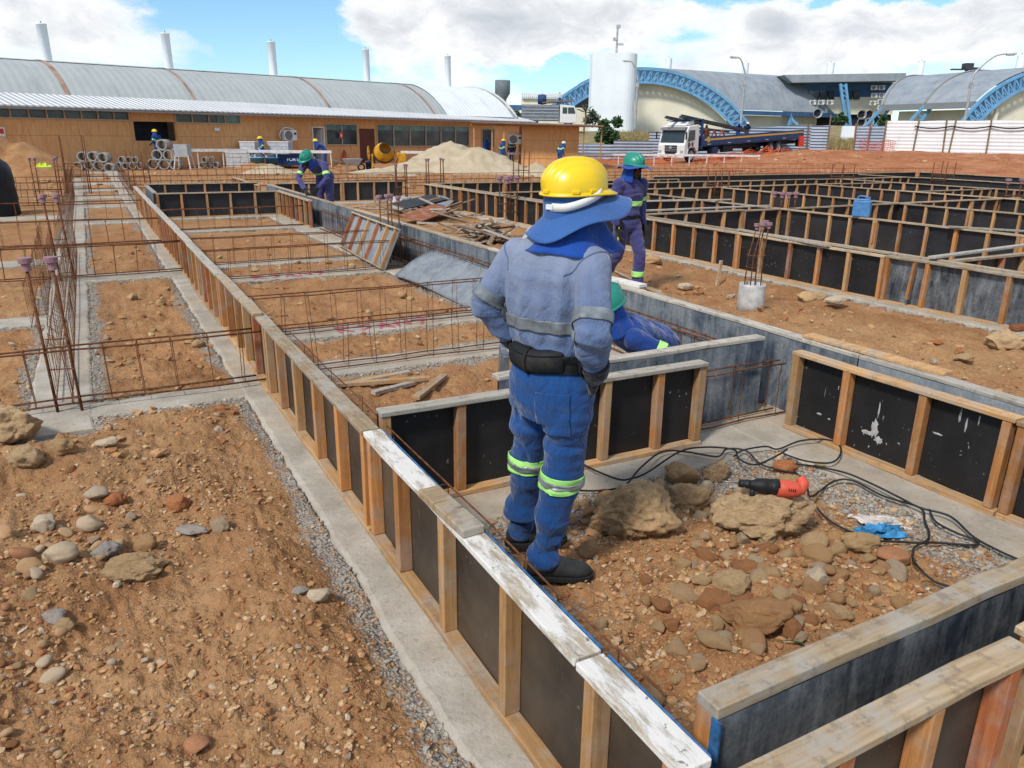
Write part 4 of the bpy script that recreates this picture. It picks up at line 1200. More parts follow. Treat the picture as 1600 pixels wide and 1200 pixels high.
for (px, py, w, h, m, lb, sd, cuts) in BIG:
    p = on(px, py); s = axis_dist(p) / FPX
    W_, H_ = w * s / 2, h * s / 2 * .92
    rnd = random.Random(sd)
    big = w > 80
    me = rock_mesh('rock', sd, 5 if big else 4, .24 if m not in (ST_RIVER,) else .12, max(1, cuts - 2) if m is not ST_RIVER else cuts, (.13 if m is ST_ROCK else .07) if m is not ST_RIVER else .012, m)
    co = np.array([v.co for v in me.vertices]); ext = (co.max(0) - co.min(0)) / 2; mid = (co.max(0) + co.min(0)) / 2
    for v in me.vertices: v.co = [(v.co[i] - mid[i]) / ext[i] for i in range(3)]
    dp = min(W_ * .85, H_ * 1.1 + .02)
    o = link('boulder' if w > 55 else 'stone', me, None, (p.x, p.y, p.z + H_ * (.74 if big else .6)), (rnd.uniform(-.1, .1), rnd.uniform(-.12, .12), -YAW + rnd.uniform(-.25, .25)))
    o.scale = (W_, dp, H_)
    tag(o, lb, 'boulder' if w > 55 else 'stone', None)

VAR = {}
for k, (m, am, cu, ro) in dict(rub=(ST_RUBBLE, .25, 6, .06), riv=(ST_RIVER, .14, 2, .012), och=(ST_OCHRE, .25, 5, .07)).items():
    VAR[k] = [rock_mesh('stone', 200 + i * 3 + len(k) * 17 + ord(k[0]), 3, am, cu, ro, m) for i in range(5)]


def in_strip(x, y, m=.0):
    return any(a - m < x < b + m and c - m < y < d + m for (a, b, c, d, _) in STRIPS)


def scatter_stones(n, fn, kinds, label, group, sz):
    k = 0; tries = 0
    while k < n and tries < n * 40:
        tries += 1
        x, y = fn()
        if in_strip(x, y, .02): continue
        s = random.uniform(*sz) * (1.0 if random.random() < .8 else 1.5)
        me = random.choice(VAR[random.choice(kinds)])
        o = link('stone', me, None, (x, y, gz(x, y) + s * .22), (random.uniform(-.5, .5), random.uniform(-.5, .5), random.uniform(0, 6.3)))
        o.scale = (s * random.uniform(.8, 1.35), s * random.uniform(.7, 1.0), s * random.uniform(.5, .8))
        tag(o, label, 'stone', group); k += 1


def gauss_at(px, py, sx, sy):
    p = G(px, py)
    return lambda: (p.x + random.gauss(0, sx), p.y + random.gauss(0, sy))


scatter_stones(105, gauss_at(1200, 870, .36, .34), ['rub', 'och', 'rub'], 'small brown rubble stone heaped around the boulders in the pit', 'rubble around the pit boulders', (.018, .052))
scatter_stones(62, gauss_at(1160, 990, .40, .28), ['rub', 'rub', 'och'], 'small brown rubble stone in front of the broad flat pit boulder', 'rubble in the pit foreground', (.014, .042))
scatter_stones(18, gauss_at(900, 800, .20, .16), ['rub', 'och', 'riv'], 'rounded stone lying by the standing worker\'s boots and cross panel', 'stones by the worker\'s boots', (.025, .05))
scatter_stones(36, gauss_at(90, 860, .24, .30), ['riv', 'rub', 'riv'], 'small cobble scattered around the cobble cluster at left', 'cobbles at the left cluster', (.015, .032))
scatter_stones(34, gauss_at(20, 1090, .16, .18), ['riv', 'rub', 'riv'], 'small cobble in the bottom left corner of the soil', 'cobbles in the bottom left corner', (.013, .026))
scatter_stones(22, lambda: (random.uniform(-.7, .68), random.uniform(1.2, 5.2)), ['rub', 'riv'], 'small stone lying singly on the left foreground soil', 'single stones on the left soil', (.010, .022))
scatter_stones(16, lambda: (random.uniform(-.1, .7), random.uniform(6.1, 10.8)), ['rub', 'och'], 'small stone in the walkway bay beyond the first cage', 'stones in the walkway bay', (.02, .05))
scatter_stones(22, lambda: (random.uniform(1.4, 3.4), random.uniform(7.6, 15.5)), ['rub', 'och'], 'stone lying on the soil of the central bay', 'stones in the central bay', (.02, .06))


def pebble_field(name, n, fn, szmin, szmax, mat, z_in=.35, power=2.2, kind_tag=True):
    """thousands of pebbles as one ground cover mesh"""
    bm = bmesh.new(); bmesh.ops.create_icosphere(bm, subdivisions=1, radius=1)
    b0 = np.array([v.co for v in bm.verts]); f0 = np.array([[v.index for v in f.verts] for f in bm.faces]); bm.free()
    P = fn(n); n = len(P)
    s = szmin + (szmax - szmin) * RNG.random(n) ** power
    z = ground_z(P[:, 0], P[:, 1])
    nv = len(b0)
    jit = 1 + .25 * RNG.standard_normal((n, nv, 1)).clip(-1.2, 1.2)
    sc = np.stack([s * RNG.uniform(.8, 1.4, n), s * RNG.uniform(.7, 1.1, n), s * RNG.uniform(.45, .85, n)], 1)
    co = b0[None] * jit * sc[:, None, :]
    a = RNG.uniform(0, 6.3, n); ca, sa = np.cos(a)[:, None], np.sin(a)[:, None]
    x = co[..., 0] * ca - co[..., 1] * sa; y = co[..., 0] * sa + co[..., 1] * ca
    til = RNG.uniform(-.6, .6, n)[:, None]; zz = co[..., 2] + x * til * .6
    co = np.stack([x + P[:, 0:1], y + P[:, 1:2], zz + (z + s * z_in)[:, None]], -1).reshape(-1, 3)
    f = (f0[None] + (np.arange(n) * nv)[:, None, None]).reshape(-1, 3)
    o = link(name, mesh_np(name, co, f, mat, False)); o['kind'] = 'stuff'
    return o


def clip_strips(P):
    k = np.ones(len(P), bool)
    for (x0, x1, y0, y1, tp) in STRIPS:
        k &= ~((P[:, 0] > x0) & (P[:, 0] < x1) & (P[:, 1] > y0) & (P[:, 1] < y1))
    return P[k]


def near_field(n):
    # spread so that pebbles thin out with distance as one sees them
    r = 1.1 * (14 / 1.1) ** RNG.random(n); a = YAW + np.radians(RNG.uniform(-38, 40, n))
    P = np.stack([r * np.sin(a), r * np.cos(a)], 1)
    k = fbm(P[:, 0] * 2.2, P[:, 1] * 2.2, oct=3) + .35 * RNG.standard_normal(n) > -.05
    return clip_strips(P[k])


pebble_field('pebbles', 34000, near_field, .0020, .0115, M_GRAVEL, .2, 3.0)



def mid_field(n):
    r = 4.5 * (26 / 4.5) ** RNG.random(n); a = YAW + np.radians(RNG.uniform(-36, 36, n))
    P = np.stack([r * np.sin(a), r * np.cos(a)], 1)
    k = fbm(P[:, 0] * .8 + 20, P[:, 1] * .8, oct=3) + .3 * RNG.standard_normal(n) > .05
    return clip_strips(P[k])


pebble_field('pebbles', 9000, mid_field, .006, .045, M_GRAVEL, .15, 3.6)



def far_field(n):
    v = 24 + 34 * RNG.random(n); u = v * RNG.uniform(-.62, .66, n)
    P = np.stack([u * HR[0] + v * HF[0], u * HR[1] + v * HF[1]], 1)
    return P[fbm(P[:, 0] * .4, P[:, 1] * .4, oct=3) + .4 * RNG.standard_normal(len(P)) > .1]


pebble_field('pebbles', 7000, far_field, .02, .13, M_GRAVEL, .1, 3.0)


def pit_field(n):
    p = G(1180, 920); q = G(1000, 1010)
    P = np.concatenate([np.stack([p.x + .55 * RNG.standard_normal(n // 2), p.y + .45 * RNG.standard_normal(n // 2)], 1),
                        np.stack([RNG.uniform(1.32, 3.5, n // 2), RNG.uniform(1.34, 3.05, n // 2)], 1)])
    P = P[(P[:, 0] > 1.31) & (P[:, 0] < 3.5) & (P[:, 1] > 1.3) & (P[:, 1] < 3.05)]
    return P


pebble_field('pebbles', 8000, pit_field, .0025, .020, M_GRAVEL, .22, 4.2)


def left_field(n):
    ps = [(G(90, 860), .3), (G(20, 1090), .25), (G(320, 790), .3), (G(430, 1080), .3)]
    return clip_strips(np.concatenate([np.stack([p.x + s * RNG.standard_normal(n // 4), p.y + s * 1.2 * RNG.standard_normal(n // 4)], 1) for p, s in ps]))


pebble_field('pebbles', 5000, left_field, .0025, .016, M_GRAVEL, .25, 2.8)


def edge_field(n):
    out = []
    for (x0, x1, y0, y1, tp) in STRIPS:
        if y0 > 14 and x1 - x0 < 2: continue
        lx, ly = x1 - x0, min(y1, 14) - y0
        m = int(n * (.12 if ly > lx else .055))
        if ly > lx:
            s = y0 + ly * RNG.random(m) ** 1.7
            side = RNG.random(m) < .5; d = np.abs(RNG.normal(0, .06, m)) + .0
            out.append(np.stack([np.where(side, x0 - d, x1 + d), s], 1))
        else:
            s = x0 + lx * RNG.random(m); side = RNG.random(m) < .65; d = np.abs(RNG.normal(0, .07, m))
            out.append(np.stack([s, np.where(side, y0 - d, y1 + d)], 1))
    P = np.concatenate(out); k = fbm(P[:, 0] * 2.5 + 40, P[:, 1] * 2.5, oct=3) + .5 * RNG.standard_normal(len(P)) > -.25
    return clip_strips(P[k])


pebble_field('concrete_crumbs', 44000, edge_field, .003, .014, M_CRUMB, .25, 2.2)
# crumb fields inside the pit: along cross strip and the right wall
pebble_field('concrete_crumbs', 3800, lambda n: np.concatenate([np.stack([RNG.uniform(1.4, 3.5, n // 2), 3.08 - np.abs(RNG.normal(0, .17, n // 2))], 1),
                                                              np.stack([3.55 - np.abs(RNG.normal(0, .19, n // 2)), RNG.uniform(1.35, 3.0, n // 2)], 1)]), .004, .014, M_CRUMB, .25, 2)


# ------------------------------------------------------------------ pit: drill, cables, rag
def bez(pts, n=8):
    """Catmull-Rom through the points"""
    P = [Vector(p) for p in pts]; out = []
    for i in range(len(P) - 1):
        a = P[max(i - 1, 0)]; b = P[i]; c = P[i + 1]; d = P[min(i + 2, len(P) - 1)]
        for k in range(n):
            u = k / n
            out.append(.5 * ((2 * b) + (c - a) * u + (2 * a - 5 * b + 4 * c - d) * u * u + (3 * b - a - 3 * c + d) * u ** 3))
    out.append(P[-1]); return out


def cable(label, pix, r=.0056, lift=.036, group='cables in the pit'):
    pts = []
    for p in pix:
        q = on(p[0], p[1], lift + (p[2] if len(p) > 2 else 0)); pts.append(q)
    pts = bez(pts, 7)
    return tag(MB().tube(pts, r, 7).build('cable', M_CABLE, None, True), label, 'cable', group)


cable('black cable running from behind the worker\'s knees over the gravel to the drill', [(905, 730), (925, 742), (965, 758), (985, 762, .02), (1010, 755, .03), (1060, 722, .03), (1100, 712, .02), (1145, 716, .02), (1152, 735, .04), (1175, 758, .09), (1200, 764, .15), (1222, 762, .20)])
cable('black cable looping from the boulder back to the cross panel', [(890, 775), (935, 776), (975, 768), (1000, 745, .02), (1035, 714), (1075, 715), (1120, 722), (1135, 710), (1165, 713), (1190, 735), (1240, 748)])
cable('black cable with the big arch toward the right black panel', [(1146, 722), (1160, 712), (1195, 706), (1215, 710), (1250, 697), (1290, 695), (1311, 705), (1310, 722), (1295, 732), (1262, 730), (1235, 722), (1215, 713)])
cable('long black cable crossing the gravel to the thick panel', [(1235, 733), (1275, 738), (1320, 748), (1360, 765), (1400, 785), (1435, 803), (1470, 812), (1490, 822), (1520, 850), (1560, 872), (1600, 890)])
cable('black cable curving from the long one down past the rag', [(1240, 745), (1258, 765), (1266, 785), (1300, 762), (1330, 760), (1380, 785), (1435, 803), (1443, 825), (1450, 845), (1440, 858), (1405, 857), (1375, 856)])
cable('black cable loop near the thick panel', [(1450, 806), (1460, 825), (1490, 842), (1525, 856), (1515, 862), (1450, 858), (1427, 866), (1425, 885), (1440, 905), (1460, 921), (1490, 930)])
cable('short black cable leaving the drill boulder to the right', [(1270, 805, .03), (1290, 820), (1320, 838), (1350, 848)])
pl = on(1283, 728, .015)
tag(MB().box((0, 0, 0), (.045, .026, .026)).box((-.03, 0, 0), (.03, .018, .018)).build('plug', plain('tan_plug', (.5, .36, .2), .5), None, loc=pl, rot=(0, 0, -.5), bevel=.005), 'tan plug on the end of a cable by the gravel', 'plug')

# drill: chuck, ribbed dark body, red-orange housing and bent handle
pd = V(1180, 778, float(np.array(on(1182, 826)) @ HF) - .03)
from mathutils.bvhtree import BVHTree
_bo = [q for q in bpy.data.objects if q.get('label', '').startswith('biggest ochre boulder')][0]
_mw = Matrix.LocRotScale(_bo.location, _bo.rotation_euler, _bo.scale)
_bv = BVHTree.FromPolygons([_mw @ v.co for v in _bo.data.vertices], [tuple(p.vertices) for p in _bo.data.polygons])
pd = Vector((_bo.location.x, _bo.location.y, 0)) - Vector(HF) * .035 - Vector(HR) * .01
_hz = [h[0].z for h in (_bv.ray_cast(pd + Vector(HR) * k + Vector((0, 0, 2)), Vector((0, 0, -1))) for k in (-.08, -.04, 0, .04, .08, .12)) if h[0]]
pd.z = max(_hz) + .034
dr = thing('hammer_drill', 'red and black hammer drill lying on the biggest boulder', 'drill', (pd.x, pd.y, pd.z), 0, rot=(0, R(4), -YAW + R(-4)))
b_ = MB().lathe([(0, -.085), (.020, -.083), (.024, -.06), (.033, -.04), (.036, -.02), (.038, .0), (.034, .004), (.037, .008), (.034, .012), (.038, .016), (.034, .02), (.038, .026), (.040, .06), (0, .062)], 18, 'X')
b_.build('motor_body', M_BLACK, dr, True)
MB().lathe([(0, -.03), (.019, -.028), (.021, -.012), (.017, 0), (.022, .004), (.023, .02), (0, .022)], 16, 'X').build('chuck', M_BLACK, dr, True, loc=(-.098, 0, 0))
MB().cyl((0, 0, 0), (-.085, 0, .002), .0035, .002, 8).build('drill_bit', M_STEEL, dr, True, loc=(-.125, 0, 0))
MB().lathe([(0, -.055), (.040, -.052), (.043, -.02), (.042, .02), (.036, .055), (.02, .068), (0, .07)], 18, 'X').build('housing', M_REDORANGE, dr, True, loc=(.105, 0, -.002), rot=(0, 0, 0))
MB().tube(bez([(.14, .0, -.005), (.168, .0, .004), (.176, .01, .03), (.168, .03, .045)], 5), [.030] * 6 + [.028] * 5 + [.024] * 5, 12).build('handle', M_REDORANGE, dr, True)
for k in range(4):
    MB().box((0, 0, 0), (.003, .010, .016)).build('vent', M_BLACK, dr, loc=(.10 + k * .01, -.0395, .008), rot=(.2, 0, 0))
MB().tube([(0, 0, 0), (0, 0, -.03), (.012, 0, -.05)], .012, 8).build('side_grip', M_BLACK, dr, True, loc=(-.06, -.01, -.02))


def rag(label, px, py, L, Wd, mat, seed, amp=.03, name='rag'):
    p = on(px, py)
    n = 36
    uu, vv = np.meshgrid(np.linspace(-.5, .5, n + 1), np.linspace(-.5, .5, n + 1))
    X = L * (uu + .16 * fbm(uu * 3 + seed, vv * 3, oct=3)); Y = Wd * (vv + .22 * fbm(uu * 3, vv * 3 + seed, oct=3))
    Z = .012 + amp * np.abs(fbm(uu * 6 + seed, vv * 4 + seed, oct=3)) * (1.3 - 2 * np.hypot(uu, vv)).clip(.1, 1.2)
    mb = MB(); mb.add([tuple(q) for q in np.stack([X, Y, Z], -1).reshape(-1, 3)],
                      [(j * (n + 1) + i, j * (n + 1) + i + 1, (j + 1) * (n + 1) + i + 1, (j + 1) * (n + 1) + i) for j in range(n) for i in range(n)])
    o = mb.build(name, mat, None, True, loc=p, rot=(0, 0, -YAW + .1))
    md = o.modifiers.new('t', 'SOLIDIFY'); md.thickness = .002
    return tag(o, label, 'rag')


rag('crumpled blue rag on the pit soil', 1374, 838, .27, .13, M_RAGB, 3, .05)
rag('crumpled off-white rag under the blue one', 1385, 822, .30, .15, M_RAGW, 12, .035)
rag('bright hi-vis yellow cloth hung on far starter bars', 70, 268, .32, .22, M_HIVIS, 5, .1, 'hi_vis_cloth').location = (-.95, 23.2, .95)
# small green blade in the rubble
tag(MB().grid(1, 5, lambda u, v: (.012 * (u - .5) * (1.1 - v), .10 * v, .01 + .03 * v * (1 - v))).build('leaf', M_LEAF, None, loc=on(1255, 1015, .015), rot=(0, 0, .9)), 'single green leaf blade lying in the pit rubble', 'leaf')

# ------------------------------------------------------------------ central bay: boards, leaning panel, metal sheet
def plank(label, p0, p1, w, h, m, zl=.03, group=None):
    a = on(*p0); b = on(*p1); a.z += zl; b.z += zl if len(p1) < 3 else p1[2]
    L = (b - a).length; d = b - a
    mb = MB().box((L / 2, 0, 0), (L, w, h))
    o = mb.build('plank', m, None, loc=a, rot=(random.uniform(-.05, .05), -math.asin(d.z / L), math.atan2(d.y, d.x)), bevel=.003)
    return tag(o, label, 'plank', group)


plank('long tan board lying lowest in the board group behind the cross panel', (525, 607), (665, 597), .05, .03, RAIL_O, .03)
plank('tan board crossing under the long one', (535, 606), (640, 585), .06, .028, RAIL_T, .022)
plank('grey board lying in front of the board group', (583, 618), (650, 601), .05, .03, RAIL_G, .02)
plank('tan board leaning on the cross panel from behind', (650, 630), (694, 594), .06, .03, RAIL_O, .04)
tag(MB().bar((0, 0, 0), (.08, .22, .04), .05, .3).build('wood_block', SH_STAIN, None, loc=on(790, 605, .1)), 'end of a blue-edged board behind the cross panel', 'board end')

lp = panel('studded panel leaning against the middle wall', (3.62, 12.75, .03), 0, 2.5, .62, SH_PALE, SH_STAIN, RAIL_T, RAIL_T, [.05, .55, 1.05, 1.55, 2.05, 2.46], [STUD_R, STUD_R, STUD_T],
           None, tilt=(R(-24), 0, R(-93)))
# metal faced board slumped against the wall
a, b, c, d = G(620, 432, .05), G(727, 476, .03), G(772, 412, .50), G(655, 395, .50)
c = Vector((4.02, 7.30, .36)); d = Vector((4.04, 9.65, .36)); a = G(618, 432, .04); b = G(735, 480, .04)


def sheet_pt(u, v):
    p = (a.lerp(b, u)).lerp(d.lerp(c, u), v)
    return p + Vector((0, 0, .05 * math.sin(math.pi * v) * (1 - .3 * u) + .02 * math.sin(u * 5)))


M_LSHEET = sheet('scratched_grey_sheet', (0.13, 0.15, 0.175), (0.22, 0.245, 0.27), .9, 0.0, .7, .4)
o = MB().grid(20, 14, sheet_pt).build('metal_sheet', M_LSHEET, None, True)
md = o.modifiers.new('t', 'SOLIDIFY'); md.thickness = .018; md.offset = -1
tag(o, 'scratched grey sheet slumped against the middle wall left of the worker', 'metal sheet')
tag(MB().bar((3.72, 7.35, .05), (4.08, 7.0, .62), .12, .02, (0, 1, 0.3)).build('plank', M_BOARD), 'light blue board leaning just left of the standing worker', 'board')

# ------------------------------------------------------------------ right track: stub, stake, scrap heaps
def stub(label, x, y, d, h, tilt=(0, 0), bars=True):
    rt_ = thing('pile_stub', label, 'concrete stub', (x, y, gz(x, y) - .02), 0, None, (tilt[0], tilt[1], 0))
    r = d / 2
    MB().lathe([(0, -.02), (r * 1.03, -.02), (r, .1), (r, h - .02), (r * .97, h), (r * .84, h), (r * .82, h - .03), (0, h - .03)], 40).build('shaft', M_CYL, rt_, True)
    if bars:
        for k in range(4):
            a_ = .5 + k * math.pi / 2; x_, y_ = .09 * math.cos(a_), .09 * math.sin(a_)
            t_ = Vector((x_ * .8 + random.uniform(-.02, .02) + .06, y_ * .8, h + .66 + random.uniform(-.03, .02)))
            q = MB().tube([(x_, y_, h - .04), (x_ * .9, y_ * .9, h + .3), t_], .0075, 6).build('bar', M_RUST, rt_, True)
            MB().lathe([(0, 0), (.022, 0), (.023, .03), (.037, .035), (.037, .065), (0, .067)], 12).build('cap', M_CAP, q, loc=t_ - Vector((0, 0, .05)))
        for k in range(3):
            MB().tube([(.1 * math.cos(i * .6283), .1 * math.sin(i * .6283), h + .06 + k * .13) for i in range(10)], .003, 4, closed=True).build('tie', M_RUST, rt_)
    return rt_


stub('round pale concrete pile stub with four capped bars on the right track', 6.36, 6.12, .29, .31)
stub('far concrete pile stub before the black end panel', 7.1, 19.2, .5, .35, bars=False)
stub('concrete stub lying among the scrap wood heap', 6.6, 11.6, .42, .35, (.5, .3), bars=False)
p = on(1122, 444)
tag(MB().box((0, 0, .15), (.045, .03, .34), (0.04, .05, 0), .9).build('wooden_stake', RAIL_T, None, loc=p), 'pale wooden stake standing in the track before the right wall', 'stake')
p = on(1378, 640 - 190)


def heap(label, px, py, n, sx, sy, hh, lens, seed, group=None, mats=(SCRAP, SCRAP, RAIL_G), name='scrap_board'):
    """a heap of loose boards: each board is a thing"""
    rr = random.Random(seed); c = on(px, py)
    for i in range(n):
        k = rr.random(); x = c.x + rr.gauss(0, sx); y = c.y + rr.gauss(0, sy)
        q = math.hypot((x - c.x) / (2 * sx), (y - c.y) / (2 * sy)); z = gz(x, y) + .02 + max(0, hh * (1 - q)) * rr.random()
        L = rr.uniform(*lens)
        tag(MB().box((0, 0, 0), (L, rr.uniform(.05, .09), rr.uniform(.02, .035))).build(name, rr.choice(mats), None, loc=(x, y, z),
            rot=(rr.uniform(-.5, .5), rr.uniform(-.35, .35), rr.gauss(-.9, .7))), label, 'scrap board', group)


heap('short broken board in the scrap wood heap beside the standing worker', 762, 378, 60, .28, .5, .42, (.35, .85), 4, 'boards of the scrap heap')
heap('long old board lying in the scrap pile behind the middle wall', 672, 338, 34, .55, .9, .28, (.9, 2.0), 9, 'boards of the long scrap pile', (SCRAP, RAIL_G, SCRAP))
heap('thin stick lying on the track behind the bending worker', 590, 322, 14, .5, 1.0, .06, (.6, 1.4), 12, 'sticks behind the bending worker', (SCRAP, RAIL_O))
for i, (px, py, rx, rz, m, lb) in enumerate([(655, 335, .16, .4, SH_FAR, 'black sheet offcut on top of the long scrap pile'), (690, 330, .1, .9, SH_PALE, 'grey sheet offcut at the right of the long scrap pile'),
                                            (668, 345, .2, .6, STUD_R, 'red-brown board offcut at the front of the long scrap pile')]):
    q = on(px, py, .30 - .06 * i)
    tag(MB().box((0, 0, 0), (1.4, .55, .02)).build('sheet_offcut', m, None, loc=q, rot=(rx, -.1, rz)), lb, 'sheet offcut')
plank('long thin board lying on the track beside the middle wall', (1000, 447), (1110, 500), .06, .02, RAIL_O, .02)
plank('second thin board along the track by the middle wall', (960, 425), (1075, 480), .04, .02, RAIL_T, .015)
tag(MB().box((0, 0, 0), (.10, .75, .03)).build('plank', RAIL_W, None, loc=(4.20, 5.75, .592), rot=(0, 0, .12), bevel=.004), 'white painted board end on the middle wall near the walking worker', 'plank')
plank('red-brown board fallen at the right picture edge', (1580, 520), (1625, 515), .09, .04, STUD_R, .05)
# jerrycan
jc = thing('jerrycan', 'blue plastic jerrycan standing on the black formwork row', 'jerrycan', (11.92, 9.12, .572), R(-61.5)); jc.scale = (.86, .86, .86)
MB().lathe([(0, 0), (.16, 0), (.17, .02), (.17, .30), (.15, .345), (.06, .37), (0, .37)], 4, sx=1.1, sy=.75).build('can', M_BLUEPL, jc, bevel=.03, rot=(0, 0, R(45)))
bpy.data.objects['can'].rotation_euler = (0, 0, 0)
cn = bpy.data.objects['can']; cn.data = (lambda: MB().box((0, 0, .16), (.33, .22, .32)).box((0, 0, .335), (.26, .15, .03)).mesh('can', M_BLUEPL))()
MB().tube(bez([(-.11, 0, .34), (-.09, 0, .40), (.03, 0, .40), (.06, 0, .345)], 4), .016, 8).build('handle', M_BLUEPL, jc, True)
MB().cyl((.10, 0, .34), (.10, 0, .395), .032, None, 14).build('screw_cap', M_BLUEPL, jc)
# ------------------------------------------------------------------ people
def lerp(a, b, k): return Vector(a).lerp(Vector(b), k)


def limb(mb, pts, rad, n=14):
    """tapered round limb with rounded ends"""
    P = [Vector(p) for p in pts]
    mb.tube(P, rad, n)
    for p, r in zip(P, rad): mb.ball(p, r * .985, 10, 7)


def spine_rings(mb, secs, n=20):
    """secs: (centre, half width, half depth, side axis, up axis)"""
    rings = []
    for c, rx, ry, ax, up in secs:
        ax = Vector(ax).normalized(); up = Vector(up).normalized(); fy = up.cross(ax).normalized(); ax = fy.cross(up)
        rings.append([Vector(c) + ax * rx * math.copysign(abs(math.cos(t_)) ** .85, math.cos(t_)) + fy * ry * math.copysign(abs(math.sin(t_)) ** .85, math.sin(t_)) for t_ in [2 * math.pi * i / n for i in range(n)]])
    mb.loft(rings)


def hand(mb, w, d, nrm, s=1.0, curl=.5, side=1):
    """palm, four bent fingers of unequal length and a thumb from the side of the palm; d points to the fingertips, nrm out of the palm"""
    d = Vector(d).normalized(); nrm = Vector(nrm); nrm = (nrm - d * nrm.dot(d)).normalized(); x = d.cross(nrm) * side
    w = Vector(w)
    rings = []
    for k, (hw, ht) in zip((0, .3, .7, 1.0), ((.026, .018), (.036, .017), (.042, .015), (.040, .012))):
        c = w + d * .095 * s * k
        rings.append([c + x * hw * s * math.cos(a) + nrm * ht * s * math.sin(a) for a in [2 * math.pi * i / 12 for i in range(12)]])
    mb.loft(rings)
    for i, (o, L) in enumerate([(-.031, .062), (-.011, .076), (.011, .080), (.031, .072)]):
        b = w + d * .088 * s + x * o * s; pts = [b]; dd = d.copy(); q = b
        for k, fr in enumerate((.45, .32, .23)):
            a = curl * (.45 + .35 * k) + .05 * i
            dd = (d * math.cos(a * (k + 1) * .75) + nrm * math.sin(a * (k + 1) * .75)).normalized()
            q = q + dd * L * s * fr; pts.append(q)
        mb.tube(pts, [.0095 * s, .0092 * s, .0085 * s, .0072 * s], 8)
        mb.ball(pts[-1], .0072 * s, 8, 6)
    tb = w + d * .030 * s + x * .034 * s
    t1 = tb + (x * .75 + d * .6 + nrm * .25).normalized() * .036 * s; t2 = t1 + (x * .25 + d * .85 + nrm * .45).normalized() * .030 * s
    mb.tube([tb - x * .012 * s, tb, t1, t2], [.013 * s, .0135 * s, .011 * s, .0085 * s], 8); mb.ball(t2, .0085 * s, 8, 6)


def head_mat(c, face, up=(0, 0, 1)):
    f = Vector(face).normalized(); u = Vector(up); x = f.cross(u).normalized(); u = x.cross(f)
    m = Matrix((x, f, u)).transposed().to_4x4(); m.translation = Vector(c)
    return m


def add_head(mb, m, s=1.0):
    """skull, jaw, nose, lips, ears, brow in head space (x right, y forward, z up)"""
    r3 = m.to_3x3()

    def B(c, r, nu=16, nv=12): mb.ball(m @ (Vector(c) * s), tuple(a * s for a in r), nu, nv, r3)
    B((0, -.012, .03), (.074, .094, .092)); B((0, .02, -.03), (.062, .070, .085)); B((0, .052, -.088), (.034, .030, .028))
    B((0, .088, .028), (.050, .014, .010)); B((0, .102, -.012), (.013, .020, .028)); B((0, .108, -.030), (.018, .014, .012))
    B((0, .092, -.060), (.026, .010, .007)); B((0, .090, -.072), (.023, .010, .007))
    B((.040, .075, -.020), (.022, .018, .022)); B((-.040, .075, -.020), (.022, .018, .022))
    for sx in (-1, 1):
        B((sx * .076, -.005, -.012), (.010, .020, .032), 10, 8)


def add_face_parts(parent, m, s=1.0):
    r3 = m.to_3x3()
    for sx in (-1, 1):
        e = MB().ball(m @ (Vector((sx * .031, .086, .008)) * s), (.012 * s, .010 * s, .007 * s), 10, 8, r3)
        e.mi = 1; e.ball(m @ (Vector((sx * .031, .0955, .008)) * s), (.0055 * s, .003 * s, .0055 * s), 8, 6, r3)
        e.build('eye', [M_WHITE, M_BLACK], parent, True)
    MB().ball(m @ (Vector((0, .1015, -.066)) * s), (.020 * s, .003 * s, .0022 * s), 10, 6, r3).build('mouth', plain('lip', (.09, .03, .025), .6), parent, True)


def helmet(parent, m, mat, s=1.0, visor=True, detail=True):
    """hard hat with ridge, rim, visor; m is the head matrix, helmet sits on the skull"""
    n, k = (120, 36) if detail else (20, 8)
    vs = []
    rx, ry, hz = .118 * s, .146 * s, .124 * s
    for j in range(k + 1):
        ph = (j / k) * math.pi / 2
        for i in range(n):
            a = 2 * math.pi * i / n
            x = rx * math.cos(a) * math.cos(ph) ** .8; y = ry * math.sin(a) * math.cos(ph) ** .8; z = hz * math.sin(ph)
            b = 0
            if detail:
                b = .011 * s * math.exp(-(x / (.026 * s)) ** 12) * min(1, math.sin(ph) * 3) + .006 * s * math.exp(-(x / (.060 * s)) ** 12) * min(1, math.sin(ph) * 2.5)
            vs.append((x * (1 + b * 6), y * (1 + b * 6), z + b))
    fs = [(j * n + i, j * n + (i + 1) % n, (j + 1) * n + (i + 1) % n, (j + 1) * n + i) for j in range(k) for i in range(n)]
    mb = MB(); mb.add(vs, fs)
    # rim and visor
    rim = []
    for i in range(n):
        a = 2 * math.pi * i / n; f = max(0, math.sin(a))
        ex = .010 * s + (.038 * s * f ** 2 if visor else 0)
        rim.append([(rx * .99 * math.cos(a), ry * .99 * math.sin(a), .006 * s), ((rx + ex) * math.cos(a), (ry + ex) * math.sin(a), -.004 * s - .012 * s * f ** 3),
                    ((rx + ex) * math.cos(a), (ry + ex) * math.sin(a), -.010 * s - .012 * s * f ** 3), (rx * .96 * math.cos(a), ry * .96 * math.sin(a), -.004 * s)])
    o = len(mb.v); 
    mb.v += [p for r_ in rim for p in r_]
    for i in range(n):
        j = (i + 1) % n
        for q in range(3):
            mb.f.append((o + i * 4 + q, o + j * 4 + q, o + j * 4 + q + 1, o + i * 4 + q + 1)); mb.m.append(0)
    mm = m.copy()
    me = mb.mesh('helmet', mat, True); me.transform(Matrix.Translation((0, 0, .048 * s)) if False else Matrix.Identity(4))
    me.transform(mm @ Matrix.Translation((0, -.006 * s, .052)))
    return link('helmet', me, parent)


